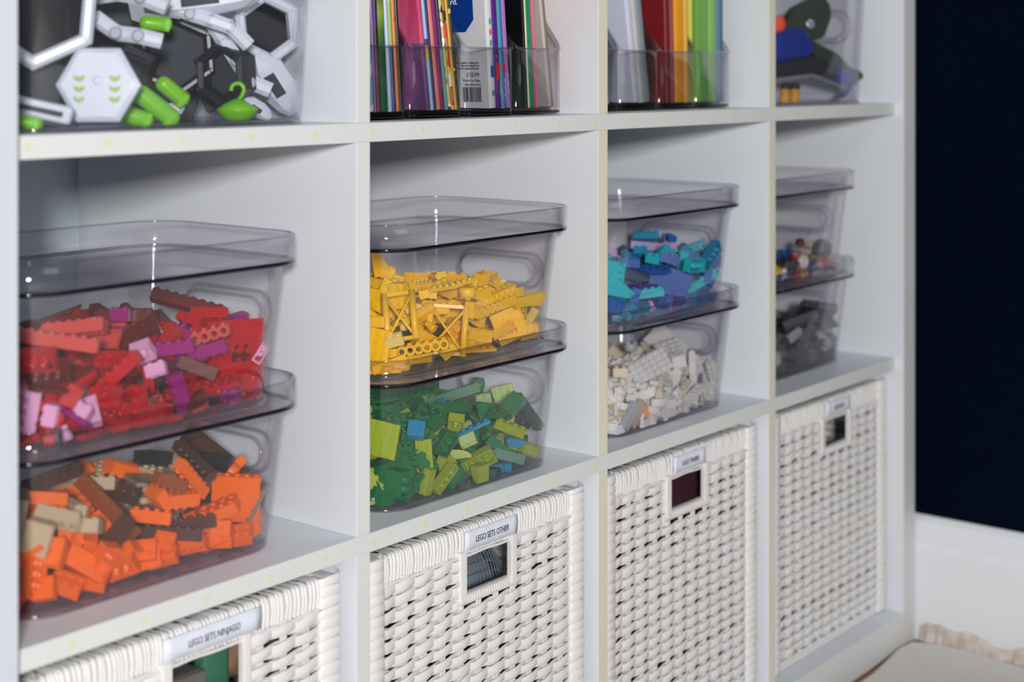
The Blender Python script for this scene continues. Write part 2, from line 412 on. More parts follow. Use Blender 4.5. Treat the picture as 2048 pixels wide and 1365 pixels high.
# ---------------------------------------------------------------- the shelving unit
P = 0.351; T = 0.0165; D = 0.39
m_lam = mat('white_laminate', srgb(225, 229, 235), 0.42, 0.45, bump=0.03, bscale=300)
m_edge = mat('aged_edge_band', srgb(222, 223, 222), 0.45, 0.4, bump=0.05, bscale=120, var=0.02, vscale=30)
m_star = mat('glow_star_sticker', srgb(216, 222, 188), 0.5, 0.3)
shelf = thing('shelving_unit', 'large white cube shelving unit filled with clear boxes and woven baskets', 'shelf', (0.34, 0.0, 0.0))
sx0 = -0.351
def part(name, bm, m, parent, smooth=False):
    o = obj(name, bm, m, None, smooth=smooth); o.parent = parent
    o.matrix_parent_inverse = Matrix.Translation(-Vector(parent_world(parent))); return o
def parent_world(p):
    v = Vector(p.location)
    while p.parent: p = p.parent; v = v+Vector(p.location)
    return v
ztop = Z+0.3515+0.0
# boards: outer side panels, base, dividers and continuous shelves
m_edge_aged = mat('yellowed_edge_band', srgb(226, 221, 202), 0.45, 0.4, bump=0.05, bscale=120, var=0.02, vscale=30)
def board(name, x0, x1, y0, y1, z0, z1, me_=None):
    bm = box(x0, x1, y0, y1, z0, z1, bev=0.0007)
    bm.normal_update()
    for f in bm.faces:
        if f.normal.y < -0.9: f.material_index = 1
    return part(name, bm, [m_lam, me_ or m_edge], shelf)
ZB = Z-0.351                     # underside of the lower shelf
ZBASE = ZB-0.3345+0.0015         # top of the base board
m_pedge = mat('side_panel_edge', srgb(206, 212, 221), 0.45, 0.4, bump=0.05, bscale=120)
board('side_panel', -0.401, -0.3515, -0.012, D, 0.001, ztop+0.40, m_pedge)
board('side_panel', 1.0365, 1.0725, -0.012, D, 0.001, ztop+0.40, mat('side_panel_edge_grey', srgb(216, 216, 216), 0.45, 0.4, bump=0.05, bscale=120))
board('base_board', -0.3515, 1.0365, -0.012, D, 0.001, ZBASE)
SH = []
for zs in (ZB, Z, Z+0.351): SH.append(board('shelf_board', -0.3515, 1.0365, 0.0, D, zs, zs+T))
board('top_board', -0.401, 1.0725, -0.012, D, ztop+0.351, ztop+0.40)
for k in range(3):
    xr = k*P
    for za, zb in ((ZBASE, ZB), (ZB+T, Z), (Z+T, Z+0.351), (Z+0.351+T, ztop+0.351)):
        board('divider', xr-T, xr, 0.0002, D, za, zb, m_edge_aged if k else None)
def star(x, z, s, rot):
    bm = bmesh.new(); A = []; B = []
    for i in range(10):
        r = s if i % 2 == 0 else s*0.48; a = rot+PI*i/5
        A.append(bm.verts.new((x+r*math.sin(a), -0.00022, z+r*math.cos(a)))); B.append(bm.verts.new((x+r*math.sin(a), 0.0002, z+r*math.cos(a))))
    bm.faces.new(A); bm.faces.new(list(reversed(B)))
    for i in range(10): bm.faces.new((A[i], A[(i+1) % 10], B[(i+1) % 10], B[i]))
    bmesh.ops.recalc_face_normals(bm, faces=bm.faces); return bm
rnd = random.Random(9)
for bi, zc, xs in ((1, Z+0.0088, (-0.3362, -0.2703, -0.2038, -0.1344, -0.0651, 0.0014, 0.0663, 0.135, 0.1977, 0.2665, 0.3282, 0.3939, 0.4631, 0.5359, 0.598, 0.6661, 0.735, 0.80, 0.87, 0.94)),
                   (0, ZB+0.0080, (-0.3001, -0.2382, -0.1794, -0.1141, -0.0538, 0.0044, 0.0683, 0.1264, 0.1878, 0.2543, 0.3283, 0.394, 0.4553, 0.5224, 0.5826, 0.65, 0.72, 0.79, 0.86, 0.94))):
    for x in xs:
        o = part('star_sticker', star(x, zc, 0.0047, rnd.uniform(-0.4, 0.4)), m_star, shelf)
        o.parent = SH[bi]; o.matrix_parent_inverse = Matrix.Identity(4)
        o['label'] = 'pale green glow star sticker'

# ---------------------------------------------------------------- clear storage boxes
m_clear = clear_plastic('clear_plastic_body', (0.984, 0.980, 0.986, 1), (0.66, 0.64, 0.71, 1), haze=0.005, hcol=(0.6, 0.6, 0.66, 1))
m_lid = clear_plastic('clear_plastic_lid', (0.976, 0.971, 0.980, 1), (0.76, 0.74, 0.82, 1), haze=0.008, hcol=(0.6, 0.6, 0.66, 1))
m_rim = clear_plastic('thick_plastic_edge', (0.16, 0.12, 0.24, 1), (0.02, 0.012, 0.05, 1), haze=0.03, hcol=(0.05, 0.04, 0.08, 1))
m_bead = clear_plastic('rounded_plastic_bead', (0.88, 0.87, 0.91, 1), (0.45, 0.43, 0.50, 1), fac=1.8)
BW, BD = 0.288, 0.203
def loft(bm, outlines, cap0=False, cap1=False):
    rings = []
    for pts, z in outlines: rings.append([bm.verts.new((x, y, z)) for x, y in pts])
    n = len(rings[0])
    for A, B in zip(rings, rings[1:]):
        for i in range(n):
            f = bm.faces.new((A[i], A[(i+1) % n], B[(i+1) % n], B[i])); f.smooth = True
    if cap0: bm.faces.new(list(reversed(rings[0])))
    if cap1: bm.faces.new(rings[-1])
    return rings
def stadium(y0, y1, z0, z1, n=8):
    r = (z1-z0)/2; pts = []
    for i in range(n+1):
        a = -PI/2+PI*i/n; pts.append((y1-r+r*math.cos(a), (z0+z1)/2+r*math.sin(a)))
    for i in range(n+1):
        a = PI/2+PI*i/n; pts.append((y0+r+r*math.cos(a), (z0+z1)/2+r*math.sin(a)))
    return pts
def body_bm(W, Dp, H, ins0, ins1, r, st=None):
    bm = bmesh.new(); t = 0.0016
    def o(ins, rr): return rrect(ins, W-ins, ins, Dp-ins, max(rr-ins*0.3, 0.012), 8)
    loft(bm, [(o(ins0+0.004, r), 0.0), (o(ins0+0.001, r), 0.0012), (o(ins0, r), 0.004), (o(ins1, r), H)], cap0=True)          # outer skin
    loft(bm, [(o(ins1+t, r), H), (o(ins0+t, r), 0.005), (o(ins0+t+0.004, r), 0.0025)], cap1=True)                     # inner skin
    if st:      # cut the grip openings through both end walls
        bm.faces.ensure_lookup_table(); bm.normal_update()
        big = [f for f in bm.faces if len(f.verts) == 4 and abs(f.normal.x) > 0.95 and f.calc_area() > 0.3*Dp*H]
        for f in big:
            vs = list(f.verts); es = list(f.edges); sgn = 1 if f.calc_center_median().x > W/2 else -1
            n = f.normal.copy(); p0 = vs[0].co.copy(); bm.faces.remove(f)
            ring_ = []
            for y, z in st:
                x = p0.x-(n.y*(y-p0.y)+n.z*(z-p0.z))/n.x; ring_.append(bm.verts.new((x, y, z)))
            re = [bm.edges.new((ring_[i], ring_[(i+1) % len(ring_)])) for i in range(len(ring_))]
            bmesh.ops.triangle_fill(bm, use_beauty=True, use_dissolve=False, edges=es+re, normal=n)
    return bm
def ring_bm(pts, z, rad, n=8, rz=None):
    bm = bmesh.new(); sweep(bm, [(x, y, z) for x, y in pts], circ(rad, n, rz), closed=True); return bm
def make_box(W=BW, Dp=BD, H=0.117, r=0.042, hz=(0.053, 0.087), lid=True, ins=(0.0185, 0.0075), label='', group=None):
    t = thing('storage_box', label, 'box', group=group)
    obj('body', body_bm(W, Dp, H, ins[0], ins[1], r, stadium(0.042, 0.154, hz[0], hz[1])), m_clear, t)
    base = obj('base_rim', ring_bm(rrect(ins[0]+0.001, W-ins[0]-0.001, ins[0]+0.001, Dp-ins[0]-0.001, r*0.85, 8), 0.0018, 0.0016), m_bead, t)
    # recessed grips in both end walls
    for s in (-1, 1):
        def X(z, off): 
            i = ins[0]+(ins[1]-ins[0])*z/H; return (W-i-off) if s > 0 else i+off
        st = stadium(0.042, 0.154, hz[0], hz[1]); bm = bmesh.new()
        A = [bm.verts.new((X(z, -0.0010), y, z)) for y, z in st]
        cy, cz = 0.098, sum(hz)/2
        B = [bm.verts.new((X(z, 0.0065), cy+(y-cy)*0.90, cz+(z-cz)*0.74)) for y, z in st]
        n = len(st)
        for i in range(n):
            f = bm.faces.new((A[i], A[(i+1) % n], B[(i+1) % n], B[i])); f.smooth = True
        bmesh.ops.recalc_face_normals(bm, faces=bm.faces)
        g = obj('handle', bm, m_clear, t)
        for off, sc, rad in ((0.0, 1.0, 0.0017), (0.0066, 0.9, 0.0015)):
            bm2 = bmesh.new()
            sweep(bm2, [(X(z, off), cy+(y-cy)*(1 if sc == 1 else 0.90), cz+(z-cz)*(1 if sc == 1 else 0.74)) for y, z in st], circ(rad, 8), closed=True, up=Vector((1, 0, 0)))
            obj('bead', bm2, m_bead, g)
    if lid:
        l_ = bmesh.new(); q = rrect(0, W, 0, Dp, r, 8); qi = rrect(0.0022, W-0.0022, 0.0022, Dp-0.0022, r-0.002, 8); qq = rrect(0.002, W-0.002, 0.002, Dp-0.002, r-0.002, 8)
        H2 = H+0.0225
        loft(l_, [(qi, H+0.0024), (qi, H2), (q, H2), (q, H+0.001), (qq, H-0.0006)], cap0=False)
        # tray floor
        v = [l_.verts.new((x, y, H+0.0024)) for x, y in qi]; l_.faces.new(v)
        v2 = [l_.verts.new((x, y, H+0.0002)) for x, y in qi]; l_.faces.new(list(reversed(v2)))
        ld = obj('lid', l_, m_lid, t)
        e = bmesh.new(); sweep(e, [(x, y, H+0.0006) for x, y in rrect(0.0012, W-0.0012, 0.0012, Dp-0.0012, r, 8)], [(-0.0016, -0.0016), (0.0010, -0.0020), (0.0018, 0.0), (0.0012, 0.0014), (-0.0016, 0.0012)], closed=True)
        ed = obj('lid_edge', e, m_rim, ld); ed['label'] = 'dark violet looking thick edge of the lid'
        obj('lid_rim', ring_bm(rrect(0.0011, W-0.0011, 0.0011, Dp-0.0011, r, 8), H2, 0.0009), m_bead, ld)
    return t
BOXES = {'red': (-.337, .015, Z-.215), 'org': (-.337, .015, Z-.3345), 'yel': (.022, .001, Z-.215), 'grn': (.022, .001, Z-.3345),
         'blu': (.372, .008, Z-.215), 'wht': (.372, .008, Z-.3345), 'min': (.712, .028, Z-.215), 'gry': (.712, .028, Z-.3345)}
BLAB = {'red': 'clear lidded plastic box full of red and pink toy bricks', 'org': 'clear plastic box of orange, tan and brown toy bricks under the red one',
        'yel': 'clear lidded plastic box full of yellow toy bricks', 'grn': 'clear plastic box of green and lime toy bricks under the yellow one',
        'blu': 'clear lidded plastic box of blue and turquoise toy bricks', 'wht': 'clear plastic box of white toy bricks under the blue one',
        'min': 'clear lidded plastic box of mixed toy figure pieces at the far right', 'gry': 'clear plastic box of black and grey bricks at the far right'}
proto = None
def copy_tree(o, parent=None):
    c = o.copy(); C.objects.link(c); c.parent = parent
    for ch in list(o.children): copy_tree(ch, c)
    return c
for k, (x, y, z) in BOXES.items():
    if proto is None: b = proto = make_box(group='clear brick storage boxes')
    else: b = copy_tree(proto)
    b.location = (x, y, z+0.0003); b['label'] = BLAB[k]; b['category'] = 'box'; b['group'] = 'clear brick storage boxes'

# ---------------------------------------------------------------- woven baskets
def wicker_mat():
    m = bpy.data.materials.new('painted_wicker'); m.use_nodes = True; nt = m.node_tree; p = nt.nodes['Principled BSDF']
    tc = nt.nodes.new('ShaderNodeTexCoord')
    n = nt.nodes.new('ShaderNodeTexNoise'); n.inputs['Scale'].default_value = 26; n.inputs['Detail'].default_value = 5; nt.links.new(tc.outputs['Object'], n.inputs['Vector'])
    r = nt.nodes.new('ShaderNodeValToRGB'); e = r.color_ramp.elements
    e[0].position = 0.0; e[0].color = srgb(236, 234, 236); e[1].position = 0.66; e[1].color = srgb(232, 229, 226)
    a = e.new(0.73); a.color = srgb(216, 196, 168); nt.links.new(n.outputs['Fac'], r.inputs['Fac']); nt.links.new(r.outputs['Color'], p.inputs['Base Color'])
    p.inputs['Roughness'].default_value = 0.42
    n2 = nt.nodes.new('ShaderNodeTexNoise'); n2.inputs['Scale'].default_value = 300; nt.links.new(tc.outputs['Object'], n2.inputs['Vector'])
    b = nt.nodes.new('ShaderNodeBump'); b.inputs['Strength'].default_value = 0.25; b.inputs['Distance'].default_value = 0.001
    nt.links.new(n2.outputs['Fac'], b.inputs['Height']); nt.links.new(b.outputs['Normal'], p.inputs['Normal']); return m
m_wick = wicker_mat()
m_label = mat('label_paper', srgb(230, 233, 246), 0.5, 0.4)
m_ink = mat('label_ink', srgb(38, 40, 48), 0.6)
m_staple = mat('basket_inner', srgb(214, 210, 204), 0.7)
BKW, BKD, BKH = 0.322, 0.335, 0.318
STK = [0.049+0.0256*i for i in range(10)]
PITCH = 0.01262
def strand(bm, f, x0, x1, amp, zc, ph, s0, s, front, rnd, hw=0.0050, th=0.0007, step=0.0032):
    # one flat strand: f maps (u along, depth, z) to a point
    n = max(3, int((x1-x0)/step)); prev = None; wob = rnd.uniform(-0.0006, 0.0006); kk = rnd.uniform(0.85, 1.15)
    jit = [rnd.uniform(-0.0007, 0.0007) for _ in range(20)]
    for i in range(n+1):
        x = x0+(x1-x0)*i/n; q = (x-s0)/s
        c = math.cos(PI*q+ph); sn = math.sin(PI*q+ph)
        dy = -c*amp; dz = sn*0.0015*kk+wob+jit[int(abs(q)) % 20]
        h = hw*(0.92+0.10*abs(c))*kk; tilt = 0.0
        cur = [bm.verts.new(f(x, dy-th-tilt, zc+dz+h*0.9)), bm.verts.new(f(x, dy-th*1.15, zc+dz)), bm.verts.new(f(x, dy-th+tilt, zc+dz-h*0.9)), bm.verts.new(f(x, dy+th*0.2, zc+dz-h)),
               bm.verts.new(f(x, dy+th, zc+dz)), bm.verts.new(f(x, dy+th*0.2, zc+dz+h))]
        if prev:
            for j in range(6):
                a = bm.faces.new((prev[j], prev[(j+1) % 6], cur[(j+1) % 6], cur[j])); a.smooth = True
        else: bm.faces.new(cur)
        prev = cur
    bm.faces.new(list(reversed(prev)))
def wrap_strip(bm, f, u0, u1, zA, zB, dep, rnd, ov=0.012, slant=0.0):
    # a strip of cane wrapped over the rim: front face then over the top
    g = 0.00025; a, b = u0+g, u1-g; pr = rnd.uniform(0.0, 0.0007); sl = slant+rnd.uniform(-0.0012, 0.0012)
    path = [(0.0006, zA+rnd.uniform(-0.0003, 0.0003), 0), (-0.0010-pr, (zA+zB)/2, sl*0.5), (-0.0006-pr, zB-0.004, sl), (0.0012, zB-0.0008, sl), (0.004, zB+pr*0.5, sl*1.5), (dep, zB+pr*0.3-0.0006, sl*3)]
    prev = None
    for dy, z, du in path:
        cur = [bm.verts.new(f(a+du, dy+0.0010, z)), bm.verts.new(f((a*3+b)/4+du, dy-0.0002, z)), bm.verts.new(f((a+b*3)/4+du, dy-0.0002, z)), bm.verts.new(f(b+du, dy+0.0010, z))]
        if prev:
            for j in range(3):
                q = bm.faces.new((prev[j], cur[j], cur[j+1], prev[j+1])); q.smooth = True
        prev = cur
def make_basket(hole, seed):
    rnd = random.Random(seed)
    t = thing('storage_basket', 'x', 'basket')
    H = BKH; zb = H-0.0255
    F = lambda u, d, z: (u, 0.006+d, z)
    hx0, hx1, hz1, hz0 = hole[0], hole[1], H-0.0285, H-0.062
    # woven front
    bm = bmesh.new(); nrow = int((zb-0.012)/PITCH)
    s = STK[1]-STK[0]
    for r in range(nrow+1):
        zc = zb-0.0055-PITCH*r
        if zc < 0.014: break
        jj = rnd.uniform(-0.0006, 0.0006)
        if zc > hz0-0.012:
            segs = [(0.022, hx0-0.008), (hx1+0.008, BKW-0.020)]
        else: segs = [(0.022, BKW-0.020)]
        for xa, xb in segs:
            for ph in (0, PI): strand(bm, F, xa, xb, 0.0024, zc+jj, ph, STK[0]+0.0035, s, True, rnd)
    obj('woven_front', bm, m_wick, t)
    # stakes, in pairs
    bm = bmesh.new()
    for u in STK:
        ztp = zb+0.002
        if hx0-0.010 < u+0.0035 < hx1+0.010: ztp = hz0-0.004
        for o2 in (0, 0.0036): bx(bm, u+o2, u+o2+0.0033, 0.005, 0.0072, 0.012, ztp, bev=0.0006)
    obj('stakes', bm, m_wick, t)
    # wrapped rim (front and top), behind it a solid hoop
    bm = bmesh.new(); u = 0.023
    while u < BKW-0.024:
        wd = rnd.uniform(0.0030, 0.0052); wrap_strip(bm, F, u, min(u+wd, BKW-0.022), zb, H, 0.017, rnd, slant=-0.0015); u += wd
    bx(bm, 0.003, BKW-0.003, 0.0072, 0.0215, zb+0.001, H-0.0016, bev=0.002)
    if True:
        for xa_, xb_ in ((0.022, BKW-0.022),): sweep(bm, [(xa_+(xb_-xa_)*i/40, 0.0052+0.0003*math.sin(i*1.3), zb-0.0008+0.0004*math.sin(i*0.7)) for i in range(41)], circ(0.0018, 8, 0.0014))
    obj('wrapped_rim', bm, m_wick, t)
    # corner posts wrapped with horizontal strips
    for s_ in (0, 1):
        bm = bmesh.new(); xa = 0.0015 if s_ == 0 else BKW-0.0245; xb = xa+0.023
        bx(bm, xa+0.002, xb-0.002, 0.0035, 0.0225, 0.0, H-0.003, bev=0.003)
        z = 0.002
        while z < H-0.002:
            hgt = rnd.uniform(0.0085, 0.0115); z1 = min(z+hgt, H+0.0005); sl = 0.006*(1 if s_ == 0 else 1)
            pts = [(xa, 0.016), (xa-0.0004, 0.006), (xa+0.002, 0.0022), (xb-0.003, 0.0014), (xb-0.0002, 0.0045), (xb, 0.010)]
            prev = None
            for k, (xx, yy) in enumerate(pts):
                dz = sl*(k-2)/5+rnd.uniform(-0.0003, 0.0003)
                cur = [bm.verts.new((xx, yy+0.0010, z+dz)), bm.verts.new((xx, yy-0.0002, z+dz+0.0022)), bm.verts.new((xx, yy-0.0002, z1+dz-0.0022)), bm.verts.new((xx, yy+0.0010, z1+dz))]
                if prev:
                    for j in range(3):
                        q = bm.faces.new((prev[j], cur[j], cur[j+1], prev[j+1])); q.smooth = True
                prev = cur
            z = z1
        obj('corner_post', bm, m_wick, t)
    # grip opening with wrapped border
    bm = bmesh.new()
    Fl = lambda u_, d, z: (u_, 0.004+d, z)
    u = hx0-0.012
    while u < hx1+0.010:
        wd = rnd.uniform(0.0028, 0.0044)
        prev = None
        for dy, z in ((0.006, hz0-0.0095), (0.0, hz0-0.0095), (-0.0022, hz0-0.0055), (-0.0010, hz0-0.0004), (0.004, hz0+0.0004), (0.009, hz0-0.001)):
            cur = [bm.verts.new(Fl(u+0.0002, dy+0.0006, z)), bm.verts.new(Fl(u+wd/2, dy-0.0004, z)), bm.verts.new(Fl(u+wd-0.0002, dy+0.0006, z))]
            if prev:
                for j in range(2):
                    q = bm.faces.new((prev[j], cur[j], cur[j+1], prev[j+1])); q.smooth = True
            prev = cur
        u += wd
    bx(bm, hx0-0.012, hx1+0.010, 0.0035, 0.0095, hz0-0.0092, hz0-0.0008, bev=0.001)
    for xa, xb in ((hx0-0.0095, hx0), (hx1, hx1+0.0085)): bx(bm, xa, xb, 0.0015, 0.0085, hz0-0.007, zb+0.004, bev=0.0016)
    obj('grip', bm, m_wick, t)
    # other three sides and the bottom
    def sidepanel(name, f, ulen, skip=2):
        bm = bmesh.new(); z = zb-0.006; k = 0
        while z > 0.014:
            strand(bm, f, 0.012, ulen-0.012, 0.003, z, (k % 2)*PI, STK[0], s, False, rnd, hw=0.0056, step=0.0085); z -= 0.0112; k += 1
        for i in range(int((ulen-0.04)/s)+1):
            u_ = 0.02+s*i; a = Vector(f(u_, -0.0008, 0.01)); b = Vector(f(u_+0.006, 0.0012, zb))
            bx(bm, min(a.x, b.x), max(a.x, b.x), min(a.y, b.y), max(a.y, b.y), 0.01, zb)
        a = Vector(f(0.0, -0.004, zb)); b = Vector(f(ulen, 0.010, H-0.001))
        bx(bm, min(a.x, b.x), max(a.x, b.x), min(a.y, b.y), max(a.y, b.y), zb, H-0.001, bev=0.003)
        obj(name, bm, m_wick, t)
    sidepanel('woven_side', lambda u_, d, z: (0.0075+d, 0.006+u_, z), BKD-0.012)
    sidepanel('woven_side', lambda u_, d, z: (BKW-0.0075-d, 0.006+u_, z), BKD-0.012)
    sidepanel('woven_back', lambda u_, d, z: (u_, BKD-0.006-d, z), BKW)
    obj('basket_bottom', box(0.006, BKW-0.006, 0.006, BKD-0.006, 0.0, 0.012, bev=0.002), m_wick, t)
    return t
def basket_label(t, cx, wd, txt, size, sx=1.0):
    z0 = BKH-0.0215; z1 = BKH-0.0035
    bm = bmesh.new(); n = 12; A = []
    for i in range(n+1):
        x = cx-wd/2+wd*i/n; y = 0.0026-0.0004*math.sin(i*1.9)
        A.append([bm.verts.new((x, y, z0)), bm.verts.new((x, y-0.0003, (z0+z1)/2)), bm.verts.new((x, y, z1)), bm.verts.new((x, y+0.0010, z1)), bm.verts.new((x, y+0.0010, z0))])
    for a, b in zip(A, A[1:]):
        for j in range(5):
            f = bm.faces.new((a[j], a[(j+1) % 5], b[(j+1) % 5], b[j])); f.smooth = j < 2
    bm.faces.new(A[0]); bm.faces.new(list(reversed(A[-1]))); bmesh.ops.recalc_face_normals(bm, faces=bm.faces)
    l_ = obj('paper_label', bm, m_label, t); l_['label'] = 'white paper label'
    text_mesh('lettering', txt, size, m_ink, l_, (cx, 0.00175, (z0+z1)/2-0.0004), (PI/2, 0, 0), depth=0.00012, sx=sx*0.72)
bk = [(-0.3435, (0.141, 0.211), 'LEGO SETS NINJAGO', 0.098, 0.0077, 'white woven basket labelled LEGO SETS NINJAGO at the lower left'),
      (0.0070, (0.134, 0.200), 'LEGO SETS OTHER', 0.078, 0.0082, 'white woven basket labelled LEGO SETS OTHER below the green brick box'),
      (0.3585, (0.131, 0.201), 'LEGO TRAINS', 0.066, 0.0078, 'white woven basket with a maroon thing in its grip hole'),
      (0.7125, (0.140, 0.208), 'LEGO SETS', 0.066, 0.0078, 'white woven basket nearest the navy wall with a dark grip hole')]
for i, (x, hole, txt, lw_, ts, lab) in enumerate(bk):
    t = make_basket(hole, 20+i); t.location = (x, 0.0095, ZBASE+0.0006)
    t['label'] = lab; t['group'] = 'white woven baskets in the bottom row'
    basket_label(t, (hole[0]+hole[1])/2+(0.004 if i else 0.006), lw_, txt, ts)
# what shows through the grip holes and gaps
def pillow(cx, cy, cz, a, b, c, seed, n=20, m=12, am=0.12):
    rnd = random.Random(seed); bm = bmesh.new(); ph = [rnd.uniform(0, 6) for _ in range(6)]; rings = []
    for j in range(1, m):
        th = PI*j/m; row = []
        for i in range(n):
            p = 2*PI*i/n
            k = 1+am*math.sin(3*p+ph[0]+2*th)*math.sin(2*th+ph[1])+am*0.6*math.sin(5*p+ph[2])*math.sin(4*th+ph[3])
            sx_ = abs(math.cos(p))**0.7*(1 if math.cos(p) > 0 else -1); sy_ = abs(math.sin(p))**0.7*(1 if math.sin(p) > 0 else -1)
            row.append(bm.verts.new((cx+a*k*math.sin(th)**0.8*sx_, cy+b*k*math.sin(th)**0.8*sy_, cz+c*k*math.cos(th))))
        rings.append(row)
    T_ = bm.verts.new((cx, cy, cz+c)); B_ = bm.verts.new((cx, cy, cz-c))
    for A, B in zip(rings, rings[1:]):
        for i in range(n):
            f = bm.faces.new((A[i], B[i], B[(i+1) % n], A[(i+1) % n])); f.smooth = True
    for i in range(n):
        bm.faces.new((T_, rings[0][i], rings[0][(i+1) % n])).smooth = True; bm.faces.new((B_, rings[-1][(i+1) % n], rings[-1][i])).smooth = True
    return bm
m_silver = mat('silver_mesh_fabric', srgb(170, 180, 192), 0.3, 0.6, metal=0.75)
m_foil = mat('bag_film', srgb(128, 138, 150), 0.3, 0.5, bump=0.4, bscale=120)
z0 = ZBASE+0.013
# basket two: mesh bag with a zip
t = thing('mesh_bag', 'silvery mesh bag seen through the grip hole of the LEGO SETS OTHER basket', 'bag', (0.208, 0.15, z0))
obj('bag_film', pillow(0, 0, 0.136, 0.108, 0.098, 0.134, 3, am=0.05), m_foil, t)
bm = bmesh.new()
for k in range(30):
    u = -0.095+k*0.0066; pts = []
    for j in range(22):
        th = PI*(0.06+0.60*j/21); x = u; xx = max(0.0, 1-(abs(u)/0.112)**2.2)
        pts.append((x+0.006*math.sin(j*0.4), -0.103*math.sin(th)**0.8*xx**0.5-0.001, 0.136+0.138*math.cos(th)*xx**0.4+0.002))
    sweep(bm, pts, circ(0.00075, 5), up=Vector((1, 0, 0)))
for k in range(22):
    th = PI*(0.06+0.60*k/21); pts = []
    for j in range(30):
        u = -0.1+j*0.2/29; xx = max(0.0, 1-(abs(u)/0.112)**2.2)
        pts.append((u, -0.103*math.sin(th)**0.8*xx**0.5-0.0015, 0.136+0.138*math.cos(th)*xx**0.4+0.002))
    sweep(bm, pts, circ(0.00075, 5))
obj('mesh_netting', bm, m_silver, t)
bm = bmesh.new(); bx(bm, -0.088, 0.088, -0.1105, -0.1055, 0.165, 0.174, bev=0.001); obj('zip', bm, mat('zip_grey', srgb(120, 126, 134), 0.5, bump=0.5, bscale=900), t)
m_t1 = mat('olive_toy', srgb(74, 66, 58), 0.35); m_t2 = mat('dark_green_toy', srgb(20, 62, 52), 0.35); m_t3 = mat('tan_toy', srgb(150, 116, 92), 0.4)
def tangle(name, lab, cat, x, pieces, group=None):
    # loose model parts piled up; each part named
    t = thing(name, lab, cat, (x, 0.16, z0), group=group)
    for nm, bm_, m_ in pieces: obj(nm, bm_, m_, t)
    return t
tangle('toy_vehicle', 'grey brown toy vehicle showing in the left half of the NINJAGO basket grip hole', 'toy', -0.192,
       [('hull', pillow(0, 0, 0.140, 0.042, 0.11, 0.139, 5, am=0.05), m_t1), ('nose', box(0.0, 0.036, -0.135, -0.06, 0.23, 0.262, bev=0.006), mat('grey_toy', srgb(104, 100, 98), 0.3)), ('light', box(0.014, 0.023, -0.139, -0.128, 0.222, 0.236, bev=0.002), mat('yellow_toy', srgb(235, 180, 10), 0.3))])
tangle('toy_figure', 'dark green toy figure showing in the right half of the NINJAGO basket grip hole', 'toy', -0.098,
       [('torso', pillow(-0.01, 0, 0.138, 0.040, 0.11, 0.137, 6, am=0.05), m_t2), ('shield', box(-0.058, -0.030, -0.128, -0.115, 0.20, 0.272, bev=0.004), mat('green_toy', srgb(58, 112, 88), 0.4)),
        ('head', pillow(-0.016, -0.108, 0.252, 0.017, 0.014, 0.016, 7), m_t3), ('arm', pillow(0.012, -0.105, 0.238, 0.02, 0.012, 0.012, 8), mat('brown_toy', srgb(90, 62, 48), 0.4))])
t = thing('maroon_case', 'dark maroon case lying inside the third basket behind its grip hole', 'case', (0.515, 0.16, z0))
obj('case', box(-0.12, 0.10, -0.115, 0.10, 0.001, 0.262, bev=0.012), mat('maroon_fabric', srgb(72, 34, 48), 0.6, bump=0.3, bscale=400), t)
obj('piping', box(-0.121, 0.101, -0.117, -0.108, 0.228, 0.234, bev=0.002), mat('maroon_piping', srgb(112, 56, 66), 0.5), t)
t = thing('dark_bundle', 'black bundle with a grey patch inside the basket nearest the navy wall', 'bundle', (0.885, 0.17, z0))
obj('cloth', pillow(0, 0, 0.140, 0.13, 0.12, 0.139, 12, am=0.03), mat('black_cloth', srgb(14, 16, 22), 0.8), t)
obj('patch', pillow(0.02, -0.100, 0.258, 0.02, 0.01, 0.010, 13), mat('grey_patch', srgb(76, 76, 82), 0.6), t)

